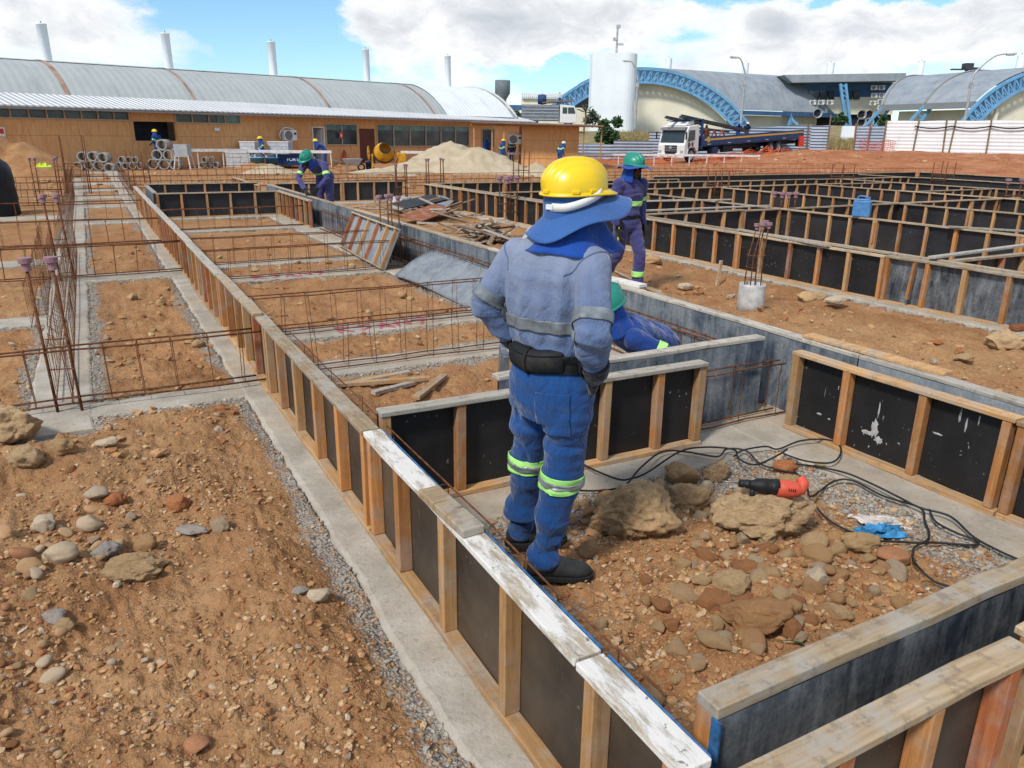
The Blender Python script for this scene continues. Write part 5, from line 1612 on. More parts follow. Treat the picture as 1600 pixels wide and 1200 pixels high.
def flap(parent, m, mat, s=1.0, r0=.100, r1=.135, z0=.055, z1=-.17, a0=55, a1=305, name='neck_cover', wave=.012, seed=0, thick=.003, pw=1.3):
    def fn(u, v):
        a = R(a0 + (a1 - a0) * u) + math.pi / 2
        w = wave * v * math.sin(u * 17 + seed) + wave * .6 * v * math.sin(u * 31 + 2 * seed)
        r_ = r0 + (r1 - r0) * v ** pw + w
        return m @ (Vector((r_ * .92 * math.cos(a), r_ * 1.12 * math.sin(a) - .008, z0 + (z1 - z0) * v + .01 * math.sin(u * 11 + seed) * v)) * s)
    o = MB().grid(40, 12, fn).build(name, mat, parent, True)
    md = o.modifiers.new('t', 'SOLIDIFY'); md.thickness = thick
    return o


def brim(parent, m, mat, s=1.0, r0=.105, ro=.20, z0=.045, drop=.05, wave=.014, seed=1, front=.03, zf=0.0):
    def fn(u, v):
        a = 2 * math.pi * u + math.pi / 2
        f = .5 + .5 * math.cos(2 * math.pi * u)
        r_ = r0 + (ro + front * f - r0) * v
        z = z0 + zf * f - drop * v * (1.25 - .9 * f) + wave * v * math.sin(u * 2 * math.pi * 4 + seed) - .012 * v * v * math.sin(2 * math.pi * u + 1)
        return m @ (Vector((r_ * .95 * math.cos(a), r_ * 1.1 * math.sin(a), z)) * s)
    o = MB().grid(56, 8, fn).build('sun_brim', mat, parent, True)
    md = o.modifiers.new('t', 'SOLIDIFY'); md.thickness = .003
    return o


def fold(me, amp, sx=7, sz=20, seed=0, fn=None):
    n = len(me.vertices); co = np.empty(n * 3); me.vertices.foreach_get('co', co); co = co.reshape(-1, 3)
    no = np.empty(n * 3); me.vertices.foreach_get('normal', no); no = no.reshape(-1, 3)
    d = fbm(co[:, 0] * sx + seed, co[:, 1] * sx + seed, co[:, 2] * sz, 3)
    d2 = 1 - np.abs(fbm(co[:, 0] * sx * .6 + 9 + seed + co[:, 2] * 5, co[:, 1] * sx * .6 - co[:, 2] * 4, co[:, 2] * sz * .45, 3)) * 2.2
    k = amp * (.5 * d + .75 * d2 - .55 * np.exp(-(fbm(co[:, 0] * sx * .8 + 31 + seed, co[:, 1] * sx * .8 + co[:, 2] * 3, co[:, 2] * sz * .5, 2) / .10) ** 2))
    if fn is not None: k = k * fn(co)
    co = co + no * k[:, None]
    me.vertices.foreach_set('co', co.ravel()); me.update()


def shell(src, planes, off, name, mat, parent, pred=None, thick=.003):
    """a patch of cloth or tape cut exactly from a garment by planes (kept where (p-o).n <= 0) and lifted off it"""
    bm = bmesh.new(); bm.from_mesh(src)
    for o, n in planes:
        bmesh.ops.bisect_plane(bm, geom=bm.verts[:] + bm.edges[:] + bm.faces[:], dist=1e-6, plane_co=Vector(o), plane_no=Vector(n), clear_outer=True)
    if pred:
        bmesh.ops.delete(bm, geom=[f for f in bm.faces if not pred(f.calc_center_median())], context='FACES')
    bm.normal_update()
    cos = [(v, v.co + v.normal * off) for v in bm.verts]
    for v, c in cos: v.co = c
    me = bpy.data.meshes.new(name); bm.to_mesh(me); bm.free()
    if len(me.polygons) == 0: return None
    me.materials.clear(); me.materials.append(mat)
    me.polygons.foreach_set('material_index', [0] * len(me.polygons)); me.polygons.foreach_set('use_smooth', [True] * len(me.polygons))
    o = link(name, me, parent)
    md = o.modifiers.new('t', 'SOLIDIFY'); md.thickness = thick; md.offset = 1
    return o


def boot(parent, an, d, s=1.0, mat=None):
    """ankle boot: shaft, foot, toe cap, separate sole"""
    d = Vector(d); d.z = 0; d.normalize(); x = Vector((d.y, -d.x, 0)); a = Vector(an); a.z = 0
    mb = MB(); zs = an[2] if not hasattr(an, 'z') else an.z
    base = Vector((a.x, a.y, zs - .085 * s))
    rings = []
    for (f, w, h, zc) in [(-.062, .024, .034, .036), (-.045, .036, .050, .045), (.0, .042, .062, .052), (.05, .043, .062, .047), (.10, .048, .046, .037), (.145, .049, .040, .033), (.185, .041, .032, .029), (.210, .020, .018, .023)]:
        c = base + d * f * s + Vector((0, 0, zc * s))
        rings.append([c + x * w * s * math.cos(q) + Vector((0, 0, 1)) * h * s * (math.sin(q) if math.sin(q) > 0 else .75 * math.sin(q)) for q in [2 * math.pi * i / 16 for i in range(16)]])
    mb.loft(rings)
    mb.tube([base + d * -.0 * s + Vector((0, 0, .07 * s)), base + d * .004 * s + Vector((0, 0, .14 * s))], [.042 * s, .040 * s], 14)
    me = remeshed(mb, .009 * s if s > .5 else .02, 4, .5, 'boot'); me.materials.append(mat or M_BOOT)
    o = link('boot', me, parent)
    pts = []
    for (f, w) in [(-.070, .014), (-.055, .034), (-.01, .043), (.05, .044), (.10, .051), (.15, .052), (.195, .040), (.217, .014)]: pts.append((f, w))
    top = [base + d * f * s + x * w * s for f, w in pts] + [base + d * f * s - x * w * s for f, w in reversed(pts)]
    top = [p + Vector((0, 0, .020 * s)) for p in top]
    MB().prism(top, (0, 0, 0), (0, 0, -.022 * s)).build('sole', M_SOLE, o, bevel=.003)
    return o


def figure(label, loc, rz, J, cl, hel, skin, group=None, vox=.016, face=(0, 1, 0), head_up=(0, 0, 1), gloves=True, bands=True, flapm=None, brimm=None, s=1.0, tr=None, detail=True, hand_dirs=None, boots=True, eyes=False):
    """a clothed figure from joints (metres, figure frame); body = one surface, clothing = children"""
    rt_ = thing('person', label, 'person', loc, rz, group); rt_.scale = (s, s, s)
    j = {k: Vector(v) for k, v in J.items()}
    ax = (j['shR'] - j['shL']).normalized(); hx = (j['hipR'] - j['hipL']).normalized()
    sp = (j['neck'] - j['pelvis']).normalized()

    def torso(mb, f):
        P, N = j['pelvis'], j['neck']; Cc = j.get('chest', lerp(P, N, .62))
        secs = []
        for k, (rx, ry) in [(-.10, (.150, .108)), (.0, (.168, .122)), (.30, (.152, .112)), (.62, (.180, .128)), (.86, (.178, .105)), (.97, (.105, .08)), (1.04, (.062, .062))]:
            c = (P + (Cc - P) * (k / .62)) if k <= .62 else (Cc + (N - Cc) * ((k - .62) / .38))
            axk = hx.lerp(ax, max(0, min(1, k))); up = (Cc - P) if k < .5 else (N - P)
            secs.append((c, rx * f, ry * f, axk, up))
        spine_rings(mb, secs)
    body = MB(); torso(body, .80)
    for sd in 'LR':
        limb(body, [j['sh' + sd], j['el' + sd], j['wr' + sd]], [.050, .040, .027], 12)
        limb(body, [j['hip' + sd], j['kn' + sd], j['an' + sd]], [.075, .055, .040], 12)
        hd = (j['wr' + sd] - j['el' + sd]).normalized()
        nr = Vector((1 if sd == 'L' else -1, 0, 0)) if not hand_dirs else Vector(hand_dirs[sd][1])
        dr_ = hd if not hand_dirs else Vector(hand_dirs[sd][0])
        hand(body, j['wr' + sd], dr_, nr, 1.05, .6, 1 if sd == 'R' else -1)
    hm = head_mat(j['head'], face, head_up)
    limb(body, [j['neck'] - sp * .03, j['head'] - Vector((0, 0, .03))], [.056, .052], 12)
    add_head(body, hm)
    me = remeshed(body, min(vox, .007) if detail else vox, 3, .4, 'body'); me.materials.append(skin)
    link('body', me, rt_)
    if eyes: add_face_parts(rt_, hm)
    # clothes
    q = MB(); torso(q, 1.0)
    for sd in 'LR':
        limb(q, [j['sh' + sd], lerp(j['sh' + sd], j['el' + sd], .5), j['el' + sd], lerp(j['el' + sd], j['wr' + sd], .55), lerp(j['el' + sd], j['wr' + sd], .94)], [.076, .068, .063, .054, .046], 14)
    me = remeshed(q, vox, 5, .5, 'jacket'); me.materials.append(cl)
    if detail: fold(me, .009, 6, 15, 3)
    jk = link('jacket', me, rt_)
    w = MB()
    c0 = j['pelvis']
    spine_rings(w, [(c0 - sp * .14, .15, .115, hx, sp), (c0 - sp * .04, .172, .128, hx, sp), (c0 + sp * .06, .160, .12, hx, sp)])
    for sd in 'LR':
        limb(w, [j['hip' + sd], lerp(j['hip' + sd], j['kn' + sd], .5), j['kn' + sd], lerp(j['kn' + sd], j['an' + sd], .5), lerp(j['kn' + sd], j['an' + sd], .98)], [.102, .094, .080, .076, .076], 16)
    me2 = remeshed(w, vox, 5, .5, 'trousers'); me2.materials.append(tr or cl)
    if detail: fold(me2, .009, 6, 14, 8)
    tk = link('trousers', me2, rt_)
    if bands:
        for sd in ('L' if bands == 'arm' else 'LR'):
            a, b = j['sh' + sd], j['el' + sd]; d = (b - a).normalized(); c = lerp(a, b, .62)
            shell(me, [(c + d * .03, d), (c - d * .03, -d)], .005, 'reflective_band', M_LIME, rt_, lambda p, c=c: (p - c).length < .12)
            if bands == 'arm': continue
            a, b = j['kn' + sd], j['an' + sd]; d = (b - a).normalized(); c = lerp(a, b, .62)
            other = lerp(j['kn' + ('R' if sd == 'L' else 'L')], j['an' + ('R' if sd == 'L' else 'L')], .62)
            shell(me2, [(c + d * .035, d), (c - d * .035, -d)], .005, 'reflective_band', M_LIME, rt_, lambda p, c=c, o_=other: (p - c).length < min(.15, (p - o_).length))
        c = lerp(j['pelvis'], j['neck'], .42); d = (j['neck'] - j['pelvis']).normalized()
        if bands != 'arm': shell(me, [(c + d * .03, d), (c - d * .03, -d)], .005, 'reflective_band', M_LIME, rt_, lambda p, c=c: (p - c).length < .22)
    if gloves:
        for sd in 'LR':
            g = MB(); hd = (j['wr' + sd] - j['el' + sd]).normalized()
            nr = Vector((1 if sd == 'L' else -1, 0, 0)) if not hand_dirs else Vector(hand_dirs[sd][1])
            dr_ = hd if not hand_dirs else Vector(hand_dirs[sd][0])
            hand(g, j['wr' + sd] - dr_.normalized() * .005, dr_, nr, 1.22, .6, 1 if sd == 'R' else -1)
            g.tube([j['wr' + sd] - hd * .05, j['wr' + sd] + dr_.normalized() * .02], [.040, .036], 12)
            m3 = remeshed(g, .006 if detail else vox * .7, 2, .4, 'glove'); m3.materials.append(CL_DARK); link('glove', m3, rt_)
    if boots:
        for sd in 'LR':
            f2 = Vector(J.get('toe' + sd, (0, 1, 0))); boot(rt_, j['an' + sd], f2)
    if flapm: flap(rt_, hm, flapm, seed=len(label))
    if brimm: brim(rt_, hm, brimm, seed=len(label) * .7, ro=.19)
    if hel: helmet(rt_, hm, hel, detail=detail)
    return rt_, j, hm


def pose(**kw):
    J = dict(pelvis=(0, 0, .95), neck=(0, .0, 1.45), head=(0, .03, 1.60), shL=(-.19, 0, 1.39), shR=(.19, 0, 1.39), elL=(-.25, -.02, 1.12), elR=(.25, -.02, 1.12),
             wrL=(-.25, .08, .88), wrR=(.25, .08, .88), hipL=(-.09, 0, .90), hipR=(.09, 0, .90), knL=(-.11, .03, .49), knR=(.11, .03, .49), anL=(-.12, 0, .088), anR=(.12, 0, .088))
    J.update(kw); return J


# ---------------------------------------------------------------- the standing worker in front
CL_SEAM = cloth('seam_blue', (0.105, 0.145, 0.25))
TH = R(35)
wr = thing('person', 'worker in yellow helmet and faded blue jacket standing with hands on hips, back to us', 'person', UV(.15, 2.87, 0.035), -(YAW + TH))
JW = dict(pelvis=(-.03, .06, .95), chest=(-.03, .05, 1.27), neck=(-.015, .075, 1.47), head=(.015, .125, 1.577), shL=(-.205, .06, 1.375), shR=(.145, .045, 1.375), elL=(-.315, -.01, 1.17), elR=(.245, -.115, 1.15),
          wrL=(-.225, .12, .985), wrR=(.205, .0, .965), hipL=(-.115, .07, .87), hipR=(.06, .05, .87), knL=(-.185, .14, .48), knR=(.03, .07, .47), anL=(-.255, .185, .09), anR=(-.02, .01, .088))
jw = {k: Vector(v) for k, v in JW.items()}
bd = MB()
spine_rings(bd, [(jw['pelvis'] + Vector((0, 0, -.08)), .12, .09, (1, 0, 0), (0, 0, 1)), (jw['pelvis'], .135, .095, (1, 0, 0), (0, 0, 1)), (jw['chest'], .15, .10, (1, 0, 0), (0, 0, 1)), (jw['neck'] - Vector((0, 0, .06)), .13, .08, (1, 0, 0), (0, 0, 1)), (jw['neck'], .05, .05, (1, 0, 0), (0, 0, 1))])
for sd in 'LR':
    limb(bd, [jw['sh' + sd], jw['el' + sd], jw['wr' + sd]], [.05, .042, .028]); limb(bd, [jw['hip' + sd], jw['kn' + sd], jw['an' + sd]], [.08, .055, .04])
HDIR = {'R': ((-.55, .55, -.62), (-.6, -.5, -.1)), 'L': ((.45, -.1, -.8), (.6, -.6, 0))}
for sd in 'LR': hand(bd, jw['wr' + sd], *HDIR[sd], 1.0, .5, 1 if sd == 'R' else -1)
limb(bd, [jw['neck'] - Vector((0, 0, .03)), jw['head'] - Vector((0, 0, .03))], [.056, .052])
HMW = head_mat(jw['head'], (math.sin(R(33)), math.cos(R(33)), .05), (.03, -.03, 1))
add_head(bd, HMW); me = remeshed(bd, .007, 3, .4, 'body'); me.materials.append(M_SKIN2); link('body', me, wr); add_face_parts(wr, HMW)

q = MB(); X1 = (1, 0, 0); Z1 = (0, 0, 1)
c = jw['pelvis']
spine_rings(q, [((-.03, .06, .90), .168, .125, X1, Z1), ((-.03, .06, .96), .165, .122, X1, Z1), ((-.03, .058, 1.03), .166, .122, X1, Z1), ((-.03, .05, 1.12), .178, .130, X1, Z1), ((-.03, .045, 1.22), .190, .138, X1, Z1),
                ((-.03, .048, 1.32), .198, .134, X1, Z1), ((-.03, .055, 1.39), .190, .112, X1, Z1), ((-.025, .062, 1.435), .155, .092, X1, Z1), ((-.018, .068, 1.47), .105, .082, X1, Z1), ((-.012, .075, 1.50), .080, .078, X1, Z1), ((-.008, .08, 1.53), .074, .074, X1, Z1)], 28)
for sd in 'LR':
    S_, E_, W_ = jw['sh' + sd], jw['el' + sd], jw['wr' + sd]
    limb(q, [S_, lerp(S_, E_, .45), lerp(S_, E_, .85), E_, lerp(E_, W_, .3), lerp(E_, W_, .7), lerp(E_, W_, .97)], [.070, .069, .066, .065, .060, .053, .046], 18)
mj = remeshed(q, .0075, 9, .5, 'jacket'); mj.materials.append(CL_JACKET)


def jfold(co):
    r_ = np.full(len(co), .22)
    for sd in 'LR':
        e = np.array(jw['el' + sd]); d = np.linalg.norm(co - e, axis=1); r_ = np.maximum(r_, 1.35 * np.exp(-(d / .11) ** 2))
        e = np.array(jw['wr' + sd]); d = np.linalg.norm(co - e, axis=1); r_ = np.maximum(r_, .9 * np.exp(-(d / .1) ** 2))
    r_ = np.maximum(r_, 1.0 * np.exp(-((co[:, 2] - 1.03) / .07) ** 2))
    return r_


fold(mj, .0135, 5, 13, 21, jfold)
# long soft drapes down the back
n = len(mj.vertices); co = np.empty(n * 3); mj.vertices.foreach_get('co', co); co = co.reshape(-1, 3)
no = np.empty(n * 3); mj.vertices.foreach_get('normal', no); no = no.reshape(-1, 3)
back = sstep(.02, -.06, co[:, 1]) * sstep(1.02, 1.1, co[:, 2]) * (1 - sstep(1.34, 1.44, co[:, 2]))
an_ = np.arctan2(co[:, 0] + .03, -(co[:, 1] - .3)) * 9
co += no * (back * .0055 * np.sin(an_ * 3.1 + 2.5 * fbm(co[:, 0] * 2, co[:, 2] * 2.2, oct=2)))[:, None]
mj.vertices.foreach_set('co', co.ravel()); mj.update()
link('jacket', mj, wr)
tq = MB()
spine_rings(tq, [((-.03, .06, .74), .135, .12, X1, Z1), ((-.03, .055, .82), .172, .135, X1, Z1), ((-.03, .055, .90), .176, .134, X1, Z1), ((-.03, .06, 1.0), .158, .116, X1, Z1)], 28)
for sd in 'LR':
    H_, K_, A_ = jw['hip' + sd], jw['kn' + sd], jw['an' + sd]
    limb(tq, [H_, lerp(H_, K_, .4), lerp(H_, K_, .75), K_, lerp(K_, A_, .35), lerp(K_, A_, .7), lerp(K_, A_, .96) + Vector((0, 0, -.012))], [.106, .100, .085, .076, .074, .073, .073], 20)
mt = remeshed(tq, .0075, 8, .5, 'trousers'); mt.materials.append(CL_ROYAL)
fold(mt, .015, 4.5, 11, 5, lambda co: .45 + .9 * np.exp(-((co[:, 2] - .15) / .11) ** 2) + .6 * np.exp(-((co[:, 2] - .46) / .09) ** 2) + .6 * np.exp(-((co[:, 2] - .72) / .07) ** 2))
link('trousers', mt, wr)
for sd in 'LR':
    mid = (jw['knL'] + jw['knR']) / 2; dx = (jw['knR'] - jw['knL']); sg = 1 if sd == 'R' else -1
    pr = lambda p, mid=mid, dx=dx, sg=sg: (p - mid).dot(dx) * sg > 0
    zc = .462 if sd == 'R' else .452
    tl = Vector((.10 * (1 if sd == 'R' else .6), 0, 1)).normalized()
    oz = Vector((jw['kn' + sd].x, 0, zc))
    lb_ = shell(mt, [(oz + tl * .036, tl), (oz - tl * .036, -tl)], .004, 'reflective_band', M_LIME, wr, pr)
    shell(mt, [(oz + tl * .015, tl), (oz - tl * .015, -tl)], .0085, 'silver_strip', M_SILVER, lb_, pr)
shell(mj, [((0, 0, 1.165), (.0, 0, 1)), ((0, 0, 1.115), (0, 0, -1)), ((.165, 0, 0), (1, .25, 0)), ((-.235, 0, 0), (-1, 0, 0))], .003, 'waist_tape', M_SILVER_D, wr)
for sd in 'LR':
    S_, E_ = jw['sh' + sd], jw['el' + sd]; d = (E_ - S_).normalized(); cc = lerp(S_, E_, .80)
    shell(mj, [(cc + d * .023, d), (cc - d * .023, -d)], .003, 'sleeve_tape', M_SILVER_D, wr, lambda p, cc=cc: (p - cc).length < .125)
# sewn yoke and armhole seams, back pocket
for pts in [[(-.03 + .19 * math.cos(a), .048 - .140 * abs(math.sin(a)) ** .8, 1.335 + .01 * math.sin(3 * a)) for a in [math.pi + .35 + i * (math.pi - .7) / 14 for i in range(15)]]]:
    pass
shell(mt, [((0, 0, .875), (0, 0, 1)), ((0, 0, .70), (0, 0, -1)), ((.115, 0, 0), (1, 0, 0)), ((-.015, 0, 0), (-1, 0, 0)), ((0, .02, 0), (0, 1, 0))], .003, 'back_pocket', CL_ROYAL, wr)
for sd in 'LR':
    S_, E_ = jw['sh' + sd], jw['el' + sd]; d = (E_ - S_).normalized(); d = (d + Vector((1 if sd == 'R' else -1, 0, 0)) * .9).normalized(); cc = S_ + d * .012
    shell(mj, [(cc + d * .0022, d), (cc - d * .0022, -d)], .0015, 'armhole_seam', CL_SEAM, wr, lambda p, cc=cc: (p - cc).length < .13, .0015)
# belt bag
shell(mj, [((0, 0, 1.03), (0, .0, 1)), ((0, 0, .955), (0, 0, -1)), ((.17, 0, 0), (1, .3, 0)), ((-.23, 0, 0), (-1, 0, 0))], .008, 'bag_strap', CL_BAG, wr)
bag = MB()
def bagp(u, v):
    a = R(-142 + 96 * u); ww = math.sin(math.pi * min(1, max(0, v))) ** .45; e = math.sin(math.pi * min(max(u, .0), 1)) ** .35
    rr = 1.0 + (.30 * ww * e)
    return (-.03 + .168 * rr * math.cos(a), .06 + .125 * rr * math.sin(a), .945 + .105 * v + .004 * math.sin(9 * u))
bag.grid(30, 12, bagp); bgo = bag.build('belt_bag', CL_BAG, wr, True)
md = bgo.modifiers.new('t', 'SOLIDIFY'); md.thickness = .006
MB().tube([Vector(bagp(u, .80)) + Vector((0, -.006, 0)) for u in [i / 20 for i in range(1, 20)]], .0028, 6).build('zip', M_BLACK, bgo, True)
MB().tube([Vector(bagp(.47, v)) + Vector((0, -.004, 0)) for v in [i / 10 for i in range(11)]], .007, 6).build('seam', CL_BAG, bgo, True)
for sd in 'LR':
    g = MB(); hand(g, jw['wr' + sd], *HDIR[sd], 1.25, .55, 1 if sd == 'R' else -1)
    hd = (jw['wr' + sd] - jw['el' + sd]).normalized()
    g.tube([jw['wr' + sd] - hd * .075, jw['wr' + sd] - hd * .03, jw['wr' + sd] + Vector(HDIR[sd][0]).normalized() * .03], [.058, .052, .040], 14)
    m3 = remeshed(g, .0055, 3, .4, 'glove'); m3.materials.append(CL_DARK); fold(m3, .003, 18, 30, 2); link('glove', m3, wr)
boot(wr, jw['anR'], (.80, .60, 0), 1.04); boot(wr, jw['anL'], (.72, .70, 0), 1.04)
# head gear: cap cloth, wide sun brim, nape flap, white suspension strap, helmet
flap(wr, HMW, CL_FLAP, 1.0, .103, .192, -.01, -.160, 40, 325, 'neck_cover', .017, 1.3, .003, 1.9)
flap(wr, HMW, CL_BRIM, 1.0, .106, .108, .066, -.045, 0, 360, 'cap_band', .0, 0)
brim(wr, HMW, CL_BRIM, 1.0, .106, .182, -.030, .075, .015, 2.2, .02, .066)
st = MB()
pts = []
for k in range(19):
    u = k / 18; a = R(180 - 118 * u) ; zz = .004 + .050 * max(0, (u - .35) / .65) ** 1.4
    pts.append(HMW @ Vector((.111 * math.sin(a), .124 * math.cos(a), zz)))
for sgn in (1,):
    hw = .015
    for A, B in zip(pts, pts[1:]):
        st.add([A + Vector((0, 0, -hw)), B + Vector((0, 0, -hw)), B + Vector((0, 0, hw)), A + Vector((0, 0, hw))], [(0, 1, 2, 3)])
pts2 = [HMW @ Vector((-.111 * math.sin(R(180 - 118 * k / 18)), .124 * math.cos(R(180 - 118 * k / 18)), .004 + .050 * max(0, (k / 18 - .35) / .65) ** 1.4)) for k in range(19)]
for A, B in zip(pts2, pts2[1:]):
    st.add([A + Vector((0, 0, -.015)), B + Vector((0, 0, -.015)), B + Vector((0, 0, .015)), A + Vector((0, 0, .015))], [(0, 1, 2, 3)])
so = st.build('nape_strap', M_WHITE, wr, True); md = so.modifiers.new('t', 'SOLIDIFY'); md.thickness = .004; md.offset = 0
for k in (2, 3):
    pass
MB().box((0, 0, 0), (.034, .010, .020)).build('strap_buckle', M_WHITE, so, loc=HMW @ Vector((.03, -.123, .004)), rot=(0, 0, R(-12)), bevel=.003)
hh = helmet(wr, HMW, M_YELLOW, .89)
for (ax_, ay) in [(.118, .03), (.118, -.05), (-.118, .03), (-.118, -.05), (.03, -.146)]:
    a = math.atan2(ay / .146, ax_ / .118)
    MB().box((0, 0, 0), (.012, .030, .016)).build('rim_lug', M_YELLOW, hh, loc=HMW @ Vector((.107 * math.cos(a), .132 * math.sin(a) - .006, .060)), rot=(0, 0, a - R(33)), bevel=.004)
lt = MB()
for i, gl in enumerate([[(0, 0), (.5, 1), (1, 0)], [(0, 0), (.5, 1), (1, 0)], [(0, 1), (.5, 0), (1, 1)]]):
    pp = []
    for (x_, z_) in gl:
        a = R(-128 + i * 7.5 + x_ * 5.5); z2 = .016 + z_ * .013; ph = math.asin(min(1, z2 / .124)); f = math.cos(ph) ** .8 * 1.012
        pp.append(HMW @ Vector((.118 * .89 * math.cos(a) * f, .146 * .89 * math.sin(a) * f - .006, .052 + z2 * .89)))
    lt.tube(pp, .0011, 4)
lt.build('lettering', M_BLACK, hh)

# ---------------------------------------------------------------- walking worker, right of the middle wall
P2 = pose(pelvis=(0, 0, .93), chest=(.0, .02, 1.22), neck=(0, .03, 1.42), head=(.0, .06, 1.555), shL=(-.20, .02, 1.36), shR=(.20, .03, 1.36), elL=(-.27, -.06, 1.10), elR=(.27, .0, 1.09), wrL=(-.27, .0, .86), wrR=(.25, .10, .84),
          hipL=(-.09, 0, .88), hipR=(.09, 0, .88), knL=(-.10, .16, .50), knR=(.10, -.04, .48), anL=(-.10, .14, .09), anR=(.12, -.32, .12))
# frame: +Y is where he faces: towards the camera and to the picture's right
ph2, j2, hm2 = figure('walking worker in violet overalls and green helmet on the track behind the middle wall', UV(1.40, 9.55, .0), -YAW + R(180 + 33), P2, CL_PURPLE, M_GREEN, M_SKIN, vox=.011,
                      face=(-.22, 1, -.06), flapm=CL_FLAP, brimm=CL_FLAP, s=.965, eyes=True, hand_dirs={'L': ((0, .1, -1), (1, 0, 0)), 'R': ((0, .25, -1), (-1, 0, 0))})
shell(bpy.data.objects[[c.name for c in kids(ph2) if c.name.startswith('jacket')][0]].data, [((0, 0, .985), (0, 0, 1)), ((0, 0, .945), (0, 0, -1))], .008, 'tool_belt', CL_BAG, ph2, lambda p: Vector((p.x, p.y, 0)).length < .2)
tb = MB().box((.21, .08, .88), (.05, .10, .16)); tb.build('tool_pouch', CL_BAG, ph2, bevel=.015)
hm_ = thing('hammer', 'hammer held in the walking worker\'s gloved hand', 'hammer', ph2.matrix_world @ Vector((0, 0, 0)), 0)
ho = Vector(ph2.location) + Matrix.Rotation(-YAW + R(213), 3, 'Z') @ (Vector((.25, .13, .755)) * .965)
hm_.location = ho
MB().cyl((0, 0, -.17), (0, 0, .10), .012, None, 10).build('handle', plain('yellow_handle', (.55, .45, .05), .5), hm_)
MB().box((0, 0, .11), (.10, .024, .026)).build('hammer_head', M_BLACK, hm_, bevel=.004)

# ---------------------------------------------------------------- crouching worker behind the stained sheet (frame: x right in the picture, y away)
PC = pose(pelvis=(.44, .30, .42), chest=(.25, .12, .52), neck=(.11, .0, .60), head=(.035, -.07, .715), shL=(.23, -.10, .53), shR=(.12, .24, .53), elL=(.50, -.16, .42), elR=(.0, .30, .33), wrL=(.44, -.30, .22), wrR=(-.10, .12, .22),
          hipL=(.47, .22, .36), hipR=(.50, .40, .36), knL=(.22, .14, .10), knR=(.26, .45, .10), anL=(.62, .25, .09), anR=(.62, .5, .09), toeL=(1, .2, 0), toeR=(1, .2, 0))
pc = V(955, 500, 5.05)
hv = UV(col_u(952, 5.05) - .005, 5.05, 0.035)
figure('crouching worker in royal blue with green helmet behind the grey stained sheet', hv, -YAW, PC, CL_NAVY, M_GREEN, M_SKIN2, vox=.011, face=(-.75, -.55, -.36), head_up=(-.32, -.2, 1), flapm=CL_FLAP, eyes=True, bands='arm',
       hand_dirs={'L': ((-.3, -.7, -.6), (-1, 0, 0)), 'R': ((-.5, -.5, -.7), (0, -1, 0))})

# ---------------------------------------------------------------- worker bending over the far end of the middle wall
PB = pose(pelvis=(.10, .26, .88), chest=(.02, .06, 1.05), neck=(-.06, -.10, 1.15), head=(-.12, -.22, 1.19), shL=(.20, -.12, 1.09), shR=(-.24, .0, 1.07), elL=(.27, -.24, .84), elR=(-.33, -.16, .83), wrL=(.10, -.36, .66), wrR=(-.16, -.34, .64),
          hipL=(.19, .25, .84), hipR=(.01, .28, .84), knL=(.20, .16, .48), knR=(.0, .2, .48), anL=(.2, .25, .09), anR=(-.02, .3, .09), toeL=(-.2, -1, 0), toeR=(-.3, -1, 0))
figure('worker in green helmet bending over the far end of the middle wall', UV(col_u(490, 17.3), 17.3, 0), -YAW, PB, CL_PURPLE, M_GREEN, M_SKIN, vox=.014, face=(-.42, -.75, -.45), head_up=(-.1, -.5, 1), flapm=CL_FLAP, s=1.10,
       hand_dirs={'L': ((-.5, -.5, -.6), (-.5, .5, -.3)), 'R': ((.4, -.5, -.6), (.5, .5, -.3))})

# ---------------------------------------------------------------- distant workers
FAR = dict(vox=.026, detail=False)


def far_worker(label, px, v, fdir, J, cl, hel, z=None, s=1.0, bands=True, flapm=CL_FLAP, group=None, skin=None):
    """fdir: facing in the picture frame (right, away)"""
    u = col_u(px, v); p = UV(u, v); p.z = gz(p.x, p.y) if z is None else z
    rz = -YAW - math.atan2(fdir[0], fdir[1])
    return figure(label, p, rz, J, cl, hel, skin or M_SKIN2, group, bands=bands, flapm=flapm, s=s, **FAR)


far_worker('worker in yellow helmet standing before the dark window opening behind the pipe stack', 243, 41.3, (-.9, .4), pose(head=(0, .09, 1.57), neck=(0, .05, 1.44), wrR=(.2, .25, 1.0), wrL=(-.2, .25, 1.0)), CL_NAVY, M_YELLOW, z=.22)
sh_, _, _ = far_worker('worker in yellow helmet shovelling beside the navy trough', 408, 44.2, (-.85, -.4), pose(head=(0, .10, 1.55), neck=(0, .06, 1.43), elR=(.26, .10, 1.12), wrR=(.12, .32, .95), elL=(-.28, .02, 1.12), wrL=(-.12, .45, .85), knL=(-.12, .1, .49)), CL_NAVY, M_YELLOW)
far_worker('worker in yellow helmet bending to the left before the open office door', 506, 46, (-1, -.1), pose(pelvis=(0, -.05, .90), chest=(0, .14, 1.14), neck=(0, .36, 1.27), head=(0, .48, 1.36), shL=(-.19, .30, 1.22), shR=(.19, .30, 1.22), elL=(-.22, .42, .98), elR=(.22, .42, .98), wrL=(-.15, .52, .76), wrR=(.15, .55, .76)), CL_NAVY, M_YELLOW, bands=False, s=1.08)
far_worker('worker with dark head standing left of the canopy post', 760, 52, (.5, .8), pose(), CL_NAVY, None, bands=False)
far_worker('worker in yellow helmet with lime waist band under the canopy edge', 785, 49, (.8, .5), pose(head=(0, .1, 1.56)), CL_NAVY, M_YELLOW)
far_worker('worker in dark overalls beside the wall air conditioner', 800, 52.5, (-.3, -.9), pose(), CL_PURPLE, plain('orange_helmet', (.45, .16, .06), .4))
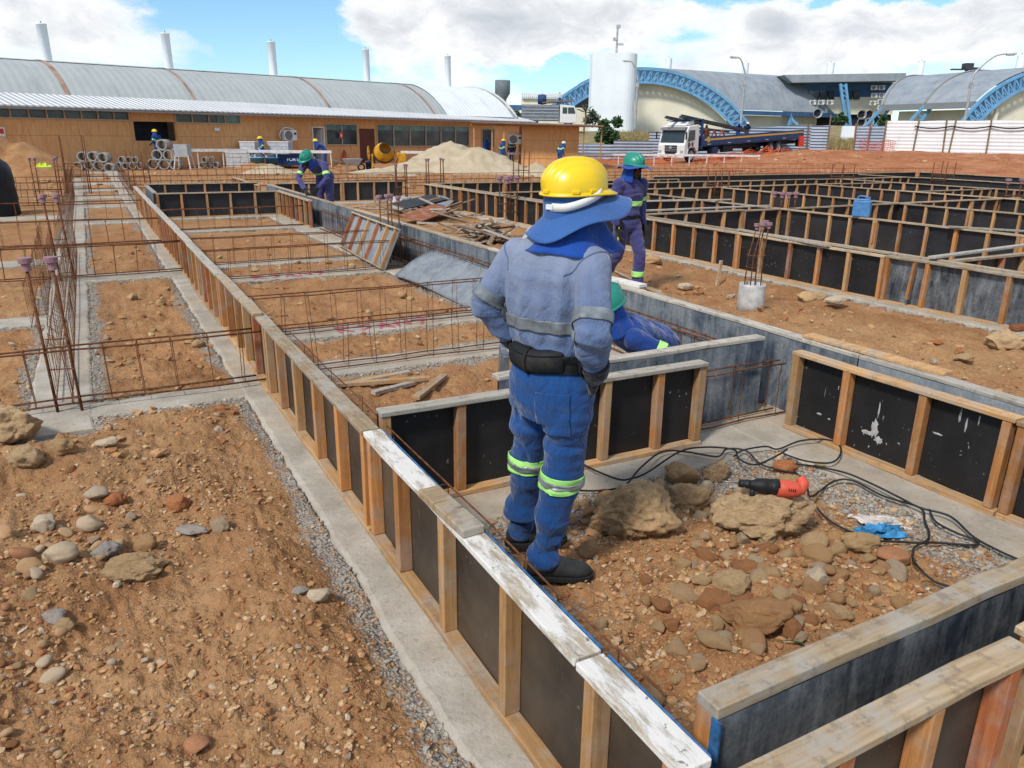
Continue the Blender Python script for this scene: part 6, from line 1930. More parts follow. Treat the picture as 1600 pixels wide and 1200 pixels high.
far_worker('worker leaning behind the yellow helmet of the front worker, white cap', 876, 49, (.6, .5), pose(chest=(0, .1, 1.2), neck=(0, .2, 1.36), head=(0, .3, 1.46), shL=(-.19, .17, 1.3), shR=(.19, .17, 1.3)), CL_NAVY, M_WHITE)
# shovel
a_ = UV(col_u(401, 43.8), 43.8, 1.05); b_ = UV(col_u(418, 43.6), 43.6, .40)
sv = thing('shovel', 'shovel in the hands of the worker beside the navy trough', 'shovel', b_)
MB().cyl((0, 0, 0), a_ - b_, .022, None, 8).build('handle', M_RAILW, sv)
MB().box((0, 0, -.1), (.24, .03, .28)).build('blade', M_GALV, sv, rot=(0, .5, 0))
# ------------------------------------------------------------------ site office: long plywood hut with a white sheet roof
def frame_on(u0, v0, ang):
    """a line on plan: origin (right, away) and direction angle from 'away' towards 'right'; returns origin, rotation and px->distance"""
    o = UV(u0, v0, 0); du, dv = math.sin(ang), math.cos(ang)
    d = HR * du + HF * dv; rz = math.atan2(d[1], d[0])

    def at(px):
        r_ = ray(px, 205); k = float(r_ @ HR) / float(r_ @ HF)
        t_ = (k * v0 - u0) / (du - k * dv)
        return t_, v0 + dv * t_

    def zz(px, py):
        return V(px, py, at(px)[1]).z
    return o, rz, at, zz


oO, oR, oat, oz = frame_on(-24.7, 35.7, R(42))
OFF = thing('site_office', 'long orange plywood site office with white sheet roof in front of the vaulted hall', 'site office', oO, oR)
X0, X1_ = oat(-60)[0], oat(822)[0]
EAVE = 2.85
# openings: px left, px right, py top (None = eave), py bottom (None = ground), kind
OPEN = [(-40, 205, 169, 186.5, 'strip'), (210, 274, 190, 220, 'hole'), (275, 377, 178, 193.5, 'strip2'), (487, 506, 198, None, 'door'), (508, 558, 193.5, 227, 'window'),
        (561, 585, 201, None, 'reddoor'), (588, 733, 195.5, 229, 'row'), (752, 772, 201, 231, 'win2')]
cuts = []
for (a, b, t0, t1, k) in OPEN:
    xa, xb = oat(a)[0], oat(b)[0]; m = (a + b) / 2
    cuts.append((xa, xb, 0 if t1 is None else oz(m, t1), oz(m, t0), k))
wl = MB(); x = X0
for (xa, xb, za, zb, k) in cuts:
    if xa > x: wl.box(((x + xa) / 2, .06, EAVE / 2), (xa - x, .12, EAVE))
    if za > .02: wl.box(((xa + xb) / 2, .06, za / 2), (xb - xa, .12, za))
    if zb < EAVE: wl.box(((xa + xb) / 2, .06, (zb + EAVE) / 2), (xb - xa, .12, EAVE - zb))
    x = xb
wl.box(((x + X1_) / 2, .06, EAVE / 2), (X1_ - x, .12, EAVE))
wl.box((X1_ - .06, 2.3, EAVE / 2), (.12, 4.3, EAVE))
wl.box(((X0 + X1_) / 2, 4.4, EAVE / 2), (X1_ - X0, .12, EAVE))
wl.build('wall', M_PLY, OFF)
MB().box(((X0 + X1_) / 2, 2.0, .02), (X1_ - X0 - .3, 3.6, .04)).build('floor_slab', M_DARK, OFF)
MB().box(((X0 + X1_) / 2, 2.9, EAVE / 2), (X1_ - X0 - .3, .05, EAVE - .1)).build('inner_partition', plain('dim_plywood', (.10, .06, .035), .9, var=.4, scale=.7), OFF)
rf = MB()
rf.add([(X0 - 1, -.75, EAVE + .02), (X1_ + .35, -.75, EAVE + .02), (X1_ + .35, 2.6, EAVE + .66), (X0 - 1, 2.6, EAVE + .66), (X0 - 1, -.75, EAVE + .08), (X1_ + .35, -.75, EAVE + .08), (X1_ + .35, 2.6, EAVE + .72), (X0 - 1, 2.6, EAVE + .72)],
       [(0, 1, 2, 3), (4, 5, 6, 7), (0, 1, 5, 4), (1, 2, 6, 5), (2, 3, 7, 6), (3, 0, 4, 7)])
rf.build('roof', M_ROOFW, OFF)
MB().box(((X0 + X1_) / 2, -.70, EAVE - .05), (X1_ - X0 + 1, .04, .09)).build('eave_board', plain('grey_board', (.30, .29, .28), .8), OFF)
for (xa, xb, za, zb, k) in cuts:
    w, cx, cz, h = xb - xa, (xa + xb) / 2, (za + zb) / 2, zb - za
    fr = MB(); T = .06
    if k in ('hole',):
        MB().box((cx, .9, cz), (w, .05, h)).build('opening_back', M_DARK, OFF); continue
    if k == 'reddoor':
        MB().box((cx, .03, cz), (w - .04, .05, h - .03)).build('door', plain('red_brown_door', (.13, .035, .022), .5, var=.3, scale=1.5), OFF); continue
    nm = 'door_frame' if k == 'door' else 'window'
    for sx in (xa + T / 2, xb - T / 2): fr.box((sx, .0, cz), (T, .14, h))
    fr.box((cx, .0, zb - T / 2), (w - 2 * T, .14, T))
    if k != 'door': fr.box((cx, .0, za + T / 2), (w - 2 * T, .16, T))
    nb = {'strip': 9, 'strip2': 4, 'window': 2, 'row': 6, 'win2': 1, 'door': 0}[k]
    for i in range(1, nb): fr.box((xa + w * i / nb, .0, cz), (.06, .13, h - 2 * T))
    wn = fr.build(nm, M_WHITE if k == 'door' else plain('pale_frame', (.46, .36, .25), .7), OFF)
    if k == 'door':
        MB().box((0, 0, 0), (.05, .75, h - .1)).build('door', M_WHITE, OFF, loc=(xb - .14, .46, cz - .03), rot=(0, 0, R(8)))
    else:
        g = MB().box((cx, .03, cz), (w - .02, .02, h - .02)); g.build('pane', M_GLASS, wn)
        if k in ('window', 'row'):
            MB().box((cx, .005, zb - .06 - .17), (w - .14, .03, .30)).build('upper_pane', M_GLASSG, wn)
        if k == 'strip2':
            MB().box((xb - w * .19, .005, cz), (w * .36, .03, h - .15)).build('upper_pane', M_GLASSG, wn)
# canopy on posts and the separate plywood box at the right end
cO, cR, cat_, cz_ = frame_on(col_u(815, 50), 50, R(86))
BX = thing('plywood_booth', 'orange plywood booth at the right end of the site office', 'plywood booth', cO, cR)
bw = cat_(905)[0]
hgt = cz_(860, 198)
MB().box((bw / 2, 1.2, hgt / 2), (bw, 2.4, hgt)).build('wall', M_PLY, BX)
MB().box((bw / 2, -.012, .95), (bw - .02, .02, .9)).build('lower_sheet', M_PLY, BX)
CN = thing('canopy', 'thin brown canopy roof on posts spanning from the office to beyond the plywood booth', 'canopy', cO, cR)
xa, xb = cat_(735)[0], cat_(938)[0]
MB().box(((xa + xb) / 2, .3, hgt + .16), (xb - xa, 3.2, .05), (R(2), R(1.0), 0)).build('roof', plain('brown_sheet', (.20, .12, .085), .8, var=.3, scale=.8), CN)
for px in (740, 768, 786, 909, 936):
    q = cat_(px)[0]; MB().box((q, -.9, (hgt + .05) / 2), (.08, .08, hgt + .05)).build('post', STUD_T, CN)
MB().box(((xa + xb) / 2, -.95, hgt + .05), (xb - xa, .05, .12)).build('beam', STUD_O, CN)


def aircon(label, px, py, v, s=1.0, ang=None, parent=None, group=None):
    p = V(px, py, v); t_ = thing('air_conditioner', label, 'air conditioner', p, -YAW if ang is None else ang, group)
    MB().box((0, 0, 0), (.85 * s, .32 * s, .6 * s)).build('casing', M_WHITE, t_, bevel=.02)
    MB().lathe([(.0, 0), (.24 * s, 0), (.26 * s, .03), (.22 * s, .03)], 20, 'Y').build('fan_guard', plain('grey_grille', (.18, .19, .2), .6), t_, loc=(-.13 * s, -.19 * s, 0))
    MB().box((.30 * s, -.165 * s, .1 * s), (.15 * s, .01, .12 * s)).build('badge', M_DARK, t_)
    return t_


ac = aircon('white air conditioner on the plywood office wall left of the open door', 452, 211.5, oat(452)[1] - .35, 1.0, oR)
MB().tube(bez([(-.55, .1, -.2), (-.62, 0, .12), (-.3, 0, .42), (.1, 0, .40), (.35, .0, .30)], 5), .035, 6).build('hose', M_WHITE, ac, True)
ac2 = aircon('white air conditioner on the office wall left of the plywood booth', 805, 218, 50.4, .95, cR)
MB().tube(bez([(-.5, .1, -.2), (-.5, 0, .25), (-.1, 0, .45), (.3, 0, .25)], 5), .035, 6).build('hose', M_WHITE, ac2, True)
# safety signs and extinguisher on the hut
p = V(533, 211, oat(533)[1] - .25)
sg = thing('safety_sign', 'small red and white safety sign on the office window post', 'sign', p, oR)
MB().box((0, 0, 0), (.26, .02, .38)).build('board', M_RED, sg); MB().box((0, -.014, -.02), (.10, .012, .20)).build('symbol', M_WHITE, sg)
p = V(2, 206, oat(2)[1] - .2)
sg = thing('safety_sign', 'red and white sign on the plywood wall at the left picture edge', 'sign', p, oR)
MB().box((0, 0, 0), (.30, .02, .40)).build('board', M_WHITE, sg); MB().box((0, -.014, .03), (.20, .012, .22)).build('symbol', M_RED, sg)
p = V(339, 202, oat(339)[1] - .1)
tag(MB().box((0, 0, 0), (.32, .02, .16)).build('notice', M_WHITE, None, loc=p, rot=(0, 0, oR)), 'small white notice on the plywood wall below the strip windows', 'notice')
p = V(538, 244, oat(538)[1] - .35)
fe = thing('fire_extinguisher', 'red fire extinguisher hanging on the plywood wall left of the red door', 'extinguisher', p, oR)
MB().lathe([(0, -.35), (.10, -.34), (.11, -.28), (.11, .2), (.06, .28), (.03, .30), (0, .30)], 14).build('cylinder', M_RED, fe, True)
MB().box((.0, 0, .33), (.10, .05, .06)).build('valve', M_BLACK, fe); MB().tube([(.05, 0, .33), (.15, 0, .2), (.14, 0, -.1)], .015, 6).build('hose', M_BLACK, fe)

# ------------------------------------------------------------------ long vaulted hall behind the office
vO, vR, vat, vz = frame_on(-17.6, 55, R(47))
VH = thing('vaulted_hall', 'long hall with a grey barrel vaulted roof behind the site office', 'hall', vO, vR)
va, vb = -32.0, 18.8; HW, ZR, ZS = 5.8, 5.55, 3.15


def arc(k, lift=0.0):      # k 0..1 across the vault, viewer side first (local -Y faces the camera)
    sag = ZR - ZS; Rr = (HW * HW + sag * sag) / (2 * sag); h0 = math.asin(HW / Rr)
    a = -h0 + 2 * h0 * k
    return ((Rr + lift) * math.sin(a), ZR - Rr + (Rr + lift) * math.cos(a))


NA = 28
MB().grid(40, NA, lambda i, k: (va + (vb - va) * i, arc(k)[0], arc(k)[1])).build('vault_roof', M_VAULT, VH, True)
MB().grid(40, 3, lambda i, k: (va + (vb - va) * i, arc(.5 + (k - .5) * .22, .035)[0], arc(.5 + (k - .5) * .22, .035)[1])).build('ridge_sheet', M_VAULT, VH, True)
for i, (p0, p1) in enumerate([(75, 0), (258, 0), (455, 0), (610, 0)]):
    x = vat(p0)[0]
    MB().grid(1, NA, lambda i_, k, x=x: (x + (.15 if i else .24) * (i_ - .5), arc(k * .52, .05)[0], arc(k * .52, .05)[1])).build('roof_rib', M_RIB, VH)
xa, xb = vat(628)[0], vat(728)[0]
MB().grid(8, 10, lambda i, k: (xa + (xb - xa) * i, arc(.0 + k * .40, .07)[0], arc(.0 + k * .40, .07)[1])).build('new_sheeting', M_VAULTW, VH, True)
en = [(vb, arc(k / NA)[0], arc(k / NA)[1]) for k in range(NA + 1)] + [(vb, HW, 0), (vb, -HW, 0)]
MB().prism(en, (0, 0, 0), (-.15, 0, 0)).build('end_wall', M_CREAM, VH)
MB().box(((va + vb) / 2, -HW + .15, ZS / 2), (vb - va, .2, ZS)).build('side_wall', M_CREAM, VH)
MB().tube([(vb + .02, *arc(k / NA, .06)) for k in range(NA + 1)], .10, 6).build('edge_trim', plain('light_trim', (.55, .56, .55), .6), VH, True)
for i, (px, top, base, w) in enumerate([(68, 37, 86, 15), (260, 52, 98, 13), (425, 65, 109, 12), (572, 77, 118, 10.5), (700, 87, 126, 9.5)]):
    px2 = px + 4 - i; t0, v_ = vat(px2); b = V(px2, base, v_ + .5); tp = V(px, top, v_ + .5)
    r_ = w / 2 / 1251 * v_
    c = thing('roof_vent_pipe', ['leftmost tall white vent pipe on the vaulted roof ridge', 'second white vent pipe from the left on the vaulted roof', 'middle white vent pipe on the vaulted roof by blue sky',
                                 'fourth white vent pipe on the vaulted roof before the big cloud', 'rightmost white vent pipe on the vaulted roof near the new sheeting'][i], 'vent pipe', (b.x, b.y, b.z - .6), 0, 'white vent pipes on the vaulted hall')
    H_ = tp.z - b.z + .6
    MB().lathe([(r_, 0), (r_ * .97, H_ - .06), (r_ * 1.04, H_ - .05), (r_ * 1.04, H_), (0, H_ + .02)], 20).build('shaft', M_WHITEW, c, True)
    MB().cyl((0, 0, H_), (0, 0, H_ + .14), .03, None, 6).build('finial', M_STEEL, c)

# ------------------------------------------------------------------ arched halls on the right
def pt(px, py, v): return V(px, py, v)


class Plane:
    """a vertical plane on plan; pixels are projected to it when an outline is planned"""
    def __init__(s, px, v, ang):
        s.o = UV(col_u(px, v), v); s.ang = ang
        du, dv = math.sin(ang), math.cos(ang); s.d = Vector(HR * du + HF * dv); s.n = Vector((-s.d.y, s.d.x, 0))

    def at(s, px, py):
        r_ = Vector(ray(px, py)); o = Vector((0, 0, CAMH)); k = (s.o - o).dot(s.n) / r_.dot(s.n)
        return o + r_ * k


def arch_truss(pl, cx, cy, Rpx, a0, a1, th, nseg, parent, depth, mpanel=M_TRUSSP, mbar=M_TRUSS, solid=True):
    """curved lattice girder with flat panel behind the bars"""
    ds = pl.n * (depth if pl.n.dot(Vector(-HF)) > 0 else -depth)
    A = [a0 + (a1 - a0) * i / nseg for i in range(nseg + 1)]
    out = [pl.at(cx + Rpx * math.sin(a), cy - Rpx * math.cos(a)) for a in A]
    inn = [pl.at(cx + (Rpx - th) * math.sin(a), cy - (Rpx - th) * math.cos(a)) for a in A]
    g = MB()
    for P in (out, inn):
        for a, b in zip(P, P[1:]): g.bar(a + ds * .5, b + ds * .5, .32, .32)
    for i in range(nseg):
        g.bar(out[i] + ds * .5, inn[i] + ds * .5, .16, .16)
        g.bar(inn[i] + ds * .5, out[i + 1] + ds * .5, .16, .16)
    g.bar(out[-1] + ds * .5, inn[-1] + ds * .5, .3, .3); g.bar(out[0] + ds * .5, inn[0] + ds * .5, .3, .3)
    o = g.build('arch_girder', mbar, parent)
    if solid:
        p = MB(); n = len(out)
        p.prism(out + inn[::-1], (0, 0, 0), tuple(-ds * .3)) if False else None
        for i in range(nseg):
            p.prism([out[i], out[i + 1], inn[i + 1], inn[i]], (0, 0, 0), tuple(-ds * .2))
        p.build('girder_panel', mpanel, parent)
    return out, inn


PA = Plane(1003, 112, R(90))
HA = thing('arched_hall', 'arched hall with blue lattice arch and cream end wall right of the white tower', 'hall', (0, 0, 0))
CXA, CYA, RA = 1003, 309, 201
oa, ia = arch_truss(PA, CXA, CYA, RA, R(-47), R(55.5), 21, 34, HA, .8)
aw = [PA.at(CXA + (RA - 21) * math.sin(a), CYA - (RA - 21) * math.cos(a)) for a in [R(-12 + 67 * i / 24) for i in range(25)]]
base = [PA.at(1150, 215), PA.at(965, 215)]
back = Vector(HF) * .9
MB().prism([p + back for p in aw + base], (0, 0, 0), tuple(Vector(HF) * .4)).build('end_wall', M_CREAM, HA)
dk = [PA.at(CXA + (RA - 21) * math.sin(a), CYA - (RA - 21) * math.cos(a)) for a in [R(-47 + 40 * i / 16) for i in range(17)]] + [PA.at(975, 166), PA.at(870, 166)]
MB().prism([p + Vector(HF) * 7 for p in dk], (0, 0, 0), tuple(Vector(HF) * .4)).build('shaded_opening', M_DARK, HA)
MB().prism([p + Vector(HF) * 6 for p in [PA.at(862, 166), PA.at(960, 166), PA.at(960, 215), PA.at(862, 215)]], (0, 0, 0), tuple(Vector(HF) * .4)).build('front_wall', M_CREAM, HA)
axA = Vector(HR) * math.sin(R(62)) + Vector(HF) * math.cos(R(62))
axB_ = Vector(HF)
LA = 27.0


def roof_strip(pts, axis, L, name, mat, parent, nu=16, skew=0.0):
    return MB().grid(nu, len(pts) - 1, lambda u, k: pts[min(len(pts) - 1, int(round(k * (len(pts) - 1))))] + axis * L * u * (1 + skew * min(1, k * 1.6)) + Vector((0, 0, .25))).build(name, mat, parent, True)


ra = [PA.at(CXA + RA * math.sin(a), CYA - RA * math.cos(a)) for a in [R(-30 + 78 * i / 30) for i in range(31)]]
roof_strip(ra, axA, LA, 'roof', M_ROOFB, HA)
e0 = ra[-1]; e1 = e0 + axA * LA
MB().bar(e0 + Vector((0, 0, -.1)), e1 + Vector((0, 0, -.1)), .5, .55).build('eave_beam', M_TRUSSD, HA)
wq = [e0 + Vector(HF) * 1.5 - Vector(HR) * 1, e1 + Vector(HF) * 1.5, Vector((e1.x, e1.y, 0)) + Vector(HF) * 1.5, Vector((e0.x, e0.y, 0)) + Vector(HF) * 1.5 - Vector(HR) * 1]
MB().prism([p + Vector((0, 0, -.36)) for p in wq], (0, 0, 0), tuple(Vector(HF) * .3)).build('side_wall', M_CREAM, HA)
for k in (.38, .97):
    b = e0 + axA * LA * k; g0 = Vector((b.x, b.y, 1.5))
    MB().bar(b, g0, .5, .5).build('column', M_TRUSS, HA)
    m = MB(); foot = g0 + Vector(HR) * 3.2 - Vector(HF) * 1
    m.bar(b + Vector((0, 0, -.5)), foot, .3, .3)
    for q in range(3):
        m.bar(lerp(b, g0, .2 + .25 * q), lerp(b, foot, .35 + .25 * q), .14, .14)
    m.build('leg_brace', M_TRUSS, HA)
# white tower with rounded right end
TW = thing('white_tower', 'tall plain white tower slab with rounded end between the arches', 'tower', V(926, 160, 104) * 1)
t0 = V(926, 90, 104); t1 = V(999, 84, 104)
prof = []
wT = (t1 - t0).to_2d().length
TW.location = (t0.x, t0.y, 0); TW.rotation_euler = (0, 0, -YAW)
for a in [i * math.pi / 12 for i in range(-6, 7)]: prof.append((wT - 1.6 + 1.6 * math.cos(a), 1.6 + 1.6 * math.sin(a)))
poly = [(0, 0)] + prof + [(0, 3.2)]
MB().prism([(x, y, .5) for x, y in poly], (0, 0, 0), (0, 0, t0.z + .1)).build('shaft', M_WHITEW, TW)

# recessed office block between the halls with split units and blue columns
PB_ = Plane(1320, 118, R(90))
OB = thing('recessed_block', 'recessed cream office block with flat roof between the two arched halls', 'building', (0, 0, 0))


def slab(pl, x0, y0, x1, y1, name, mat, parent, off=0.0, th=.4):
    d = Vector(HF)
    P = [pl.at(x0, y0), pl.at(x1, y0), pl.at(x1, y1), pl.at(x0, y1)]
    return MB().prism([p + d * off for p in P], (0, 0, 0), tuple(d * th)).build(name, mat, parent)


slab(PB_, 1235, 150, 1410, 178, 'wall', M_CREAM, OB, 3)
slab(PB_, 1235, 178, 1410, 215, 'dark_ground_floor', M_DARK, OB, 3.5)
slab(PB_, 1235, 127, 1420, 150, 'dark_soffit_band', M_TRUSSD, OB, 3.2)
for i, (a, b) in enumerate([(1256, 1266), (1267, 1273), (1275, 1291), (1293, 1304), (1306, 1315), (1326, 1334), (1336, 1344), (1346, 1356)]):
    slab(PB_, a, 140, b, 154, 'window', M_GLASS, OB, 2.7, .3)
fr = [PB_.at(1225, 117), PB_.at(1416, 114), PB_.at(1416, 126), PB_.at(1238, 129)]
MB().prism(fr, (0, 0, 0), tuple(Vector(HF) * 9)).build('flat_roof', M_ROOFB, OB)
m = MB(); c0, c1, b0, b1 = PB_.at(1313, 131), PB_.at(1321, 131), PB_.at(1322, 200), PB_.at(1329, 200)
m.bar(c0, b0, .35, .35); m.bar(c1, b1, .35, .35)
for k in range(9): m.bar(lerp(c0, b0, k / 9), lerp(c1, b1, (k + .8) / 9), .14, .14)
m.build('lattice_column', M_TRUSS, OB)
for i, (x, y) in enumerate([(1366, 137), (1378, 137), (1366, 149), (1378, 149), (1364, 161), (1376, 159), (1376, 168), (1270, 160), (1283, 160), (1297, 160)]):
    aircon('white air conditioner unit on the cream wall between the halls', x, y, 119.6, 1.05, -YAW, None, 'air conditioners between the halls')
for i, (x, y) in enumerate([(1347, 179), (1359, 179), (1347, 191), (1359, 191), (1278, 177)]):
    p = V(x, y, 117); t_ = thing('extractor_duct', 'big round grey extractor duct mouth on the recessed block', 'extractor', p, -YAW, 'round extractor ducts of the recessed block')
    MB().lathe([(.42, .6), (.60, 0), (.66, -.02), (.66, .05), (.48, .6)], 22, 'Y').build('duct', M_GALV, t_, True)
    MB().lathe([(0, .3), (.5, .3)], 18, 'Y').build('dark_throat', M_DARK, t_)

# second arched hall, running out of the frame on the right
PR = Plane(1600, 92, R(90))
HB = thing('arched_hall', 'arched hall at the right picture edge with patched grey roof and blue arch', 'hall', (0, 0, 0))
CXB, CYB, RB = 1662, 300, 195
ob, ib = arch_truss(PR, CXB, CYB, RB, R(-58), R(30), 21, 26, HB, .8)
aw = [PR.at(CXB + (RB - 21) * math.sin(a), CYB - (RB - 21) * math.cos(a)) for a in [R(-57 + 86 * i / 24) for i in range(25)]] + [PR.at(1750, 220), PR.at(1500, 220)]
MB().prism([p + Vector(HF) * .8 for p in aw], (0, 0, 0), tuple(Vector(HF) * .4)).build('end_wall', M_CREAM, HB)
rb = [PR.at(CXB + RB * math.sin(a), CYB - RB * math.cos(a)) for a in [R(-45 + 72 * i / 30) for i in range(31)]]
axR = (V(1400, 113, 119) - V(1600, 108, 92)); axR.z = 0; LR_ = 13.5; axR.normalize()
axR = -Vector(HR) * math.sin(R(22)) + Vector(HF) * math.cos(R(22))
roof_strip(rb, axR, LR_, 'roof', M_ROOFB, HB, skew=.5)
e0 = rb[0]; e1 = e0 + axR * LR_
MB().bar(e0 + Vector((0, 0, -.1)), e1 + Vector((0, 0, -.1)), .4, .7).build('eave_beam', plain('grey_eave', (.22, .23, .24), .7), HB)
MB().prism([p + Vector(HR) * 2.5 + Vector((0, 0, -.5)) for p in [e0, e1]] + [Vector((p.x, p.y, 0)) + Vector(HR) * 2.5 for p in [e1, e0]], (0, 0, 0), tuple(Vector(HR) * .3)).build('side_wall', M_CREAM, HB)
for k in (.5, .97):
    b = e0 + axR * LR_ * k; ft = Vector((b.x, b.y, 1.5)) - Vector(HR) * 3.6
    m = MB(); m.bar(b, ft, .3, .3); m.bar(b + Vector(HR) * 1.0, ft + Vector(HR) * 1.6, .3, .3)
    for q in range(5): m.bar(lerp(b, ft, q / 5), lerp(b + Vector(HR) * 1.0, ft + Vector(HR) * 1.6, (q + .7) / 5), .14, .14)
    m.build('arch_leg', M_TRUSS, HB)
    MB().tube([p + axR * LR_ * k * (1 + .5 * min(1, i_ / 30 * 1.6)) + Vector((0, 0, .32)) for i_, p in enumerate(rb)], .12, 5).build('roof_seam', plain('seam', (.25, .24, .23), .8), HB)
tk = V(1512, 104, 104); tag(MB().box((0, 0, 0), (1.0, 1, .75)).box((-1.2, 0, -.35), (1.6, .6, .15)).box((.5, 0, -.25), (2.0, .7, .3)).box((-.1, -.1, -1.1), (.3, .3, 1.6)).build('roof_tank', plain('dark_tank', (.05, .05, .06), .7), None, loc=tk, rot=(0, 0, -YAW)),
    'dark tank on the ridge of the right arched hall', 'roof tank')
for i, (px, tp, bs, w, v) in enumerate([(1044, 91, 112, 9, 124), (1164, 98, 117, 9, 128), (1296, 98, 118, 11, 128), (1437, 95, 116, 9.5, 118), (1592, 86, 112, 12, 100)]):
    b = V(px, bs, v); tpz = V(px, tp, v).z; r_ = w / 2 / 1251 * v
    c = thing('roof_vent_pipe', ['short white vent pipe just right of the white tower', 'white vent pipe above the roof behind the curved street lamp', 'white vent pipe over the recessed block roof', 'narrow waisted white vent pipe over the right hall',
                                 'white vent pipe at the right picture edge'][i], 'vent pipe', (b.x, b.y, b.z - 2), 0, 'white vent pipes on the arched halls')
    H_ = tpz - b.z + 2
    MB().lathe([(r_, 0), (r_, H_ - .4), (r_ * (.9 if i == 3 else 1), H_ - .3), (r_ * 1.05, H_ - .05), (r_ * 1.05, H_), (0, H_)], 18).build('shaft', M_WHITEW, c, True)
    MB().box((0, 0, H_ + .1), (.06, .06, .25)).build('finial', M_STEEL, c)

# far building and pale flat one between vault and arch, water tower
FB = thing('far_building', 'low cream building with pale sloping roof behind the distant lorry', 'building', V(815, 160, 125), -YAW); FB.location.z = 0
q0, q1 = col_u(798, 125), col_u(866, 125); x_ = q1 - q0; zt = V(830, 154, 125).z; z2 = V(830, 145, 125).z
MB().box((x_ / 2, 3, zt / 2), (x_, 6, zt)).build('wall', M_CREAM, FB)
MB().prism([(0, -.4, zt), (x_, -.4, zt), (x_, 6, z2), (0, 6, z2)], (0, 0, 0), (0, 0, .25)).build('roof', M_ROOFW, FB)
sk = MB(); z3 = V(830, 172, 118).z; z4 = V(830, 164, 118).z
sk.box((x_ / 2 - 1.5, -6, (z3 + z4) / 2), (x_ + 1, .6, z4 - z3)); sk.build('blue_fascia', M_TRUSSD, FB)
wt = V(785, 168, 128)
WT = thing('water_tower', 'grey mushroom shaped water tower at the end of the vaulted roof', 'water tower', (wt.x, wt.y, 0))
zt, zb_, zk = V(785, 126, 128).z, V(785, 160, 128).z, V(785, 146, 128).z
MB().lathe([(.62, 0), (.62, zb_), (.62, zk - .9), (1.2, zk), (1.2, zt), (1.1, zt + .05), (0, zt + .05)], 20).build('tank', plain('blue_grey_concrete', (.16, .19, .21), .8, var=.2, scale=1), WT, True)


def street_lamp(label, px, pyb, pyt, v, dx, group='street lamps'):
    """tapered pole curving over to one side, lamp head at the tip"""
    b = V(px, pyb, v); zt = V(px, pyt + 8, v).z
    t_ = thing('street_lamp', label, 'street lamp', (b.x, b.y, gz(b.x, b.y)), -YAW, group)
    z0 = gz(b.x, b.y); H_ = zt - z0; w = dx / 1251 * v; r_ = .05 + v * .0006
    hh = 8 / 1251 * v
    pts = bez([(0, 0, 0), (0, 0, H_ * .5), (0, 0, H_ * .80), (w * .25, 0, H_ * .93), (w * .62, 0, H_ + hh * .55), (w, 0, H_ + hh)], 6)
    n = len(pts); MB().tube(pts, [r_ * (1.4 - .9 * i / n) for i in range(n)], 8).build('pole', M_GALV, t_, True)
    MB().box((w + math.copysign(.35, w), 0, H_ + hh - .03), (.85, .3, .18), (0, -math.copysign(.1, w), 0)).build('lamp_head', plain('lamp_grey', (.45, .46, .47), .5), t_, bevel=.05)
    MB().box((w + math.copysign(.38, w), 0, H_ + hh - .14), (.55, .22, .05)).build('lens', plain('lens', (.6, .62, .6), .2), t_)
    MB().box((0, 0, H_ * .72), (r_ * 3.2, r_ * 3, .45)).build('joint_collar', M_GALV, t_)


street_lamp('street lamp in front of the white tower with arm to the left', 992, 200, 96, 96, -14)
street_lamp('street lamp before the arched hall roof with arm to the left', 1157, 195, 90, 88, -15)
street_lamp('tall street lamp at right with long arm reaching right', 1506, 195, 84, 74, 46)
ms = V(963, 85, 107); ma = thing('floodlight_mast', 'slim mast with floodlights behind the white tower', 'mast', (ms.x, ms.y, 2), -YAW)
zt = V(965, 40, 107).z - 2
MB().tube([(0, 0, 0), (0, 0, zt)], [.22, .12], 8).build('pole', M_GALV, ma)
for c_, d_ in (((.1, 0, zt - .1), (.5, .3, .4)), ((-.25, 0, zt - 1.6), (.5, .3, .4)), ((.4, 0, zt - 2.2), (.9, .2, .25))): MB().box(c_, d_).build('floodlight', M_GALV, ma)

# ------------------------------------------------------------------ fences
def fence(label, px0, v0, px1, v1, h, mat, posts=(), z=None, lean=0.0, group='sheet metal fences', tops=None, post_mat=M_FPOST, ph=.35):
    a = UV(col_u(px0, v0), v0); b = UV(col_u(px1, v1), v1); za, zb = (gz(a.x, a.y), gz(b.x, b.y)) if z is None else z
    a.z, b.z = za, zb; d = b - a; L = d.to_2d().length; rz = math.atan2(d.y, d.x)
    t_ = thing('sheet_fence', label, 'fence', a, rz, group)
    sl = (zb - za) / L
    n = max(2, int(L / 1.2)); mb = MB()
    mb.grid(n, 1, lambda u, v: (L * u, lean * v * h + .02 * math.sin(u * 40), sl * L * u + h * v + (.03 * math.sin(u * 23) if v > .5 else -.25)))
    o = mb.build('sheeting', mat, t_); md = o.modifiers.new('t', 'SOLIDIFY'); md.thickness = .02
    for p in posts:
        r_ = ray(p, 205); k = float(r_ @ HR) / float(r_ @ HF)
        au, av = float(np.array(a) @ HR), float(np.array(a) @ HF); bu, bv = float(np.array(b) @ HR), float(np.array(b) @ HF)
        tt = (k * av - au) / ((bu - au) - k * (bv - av))
        MB().box((L * tt, -.10, sl * L * tt + (h + ph) / 2 - .1), (.11, .09, h + ph), (0, random.uniform(-.05, .05), 0)).build('post', post_mat, t_)
    return t_, L, sl


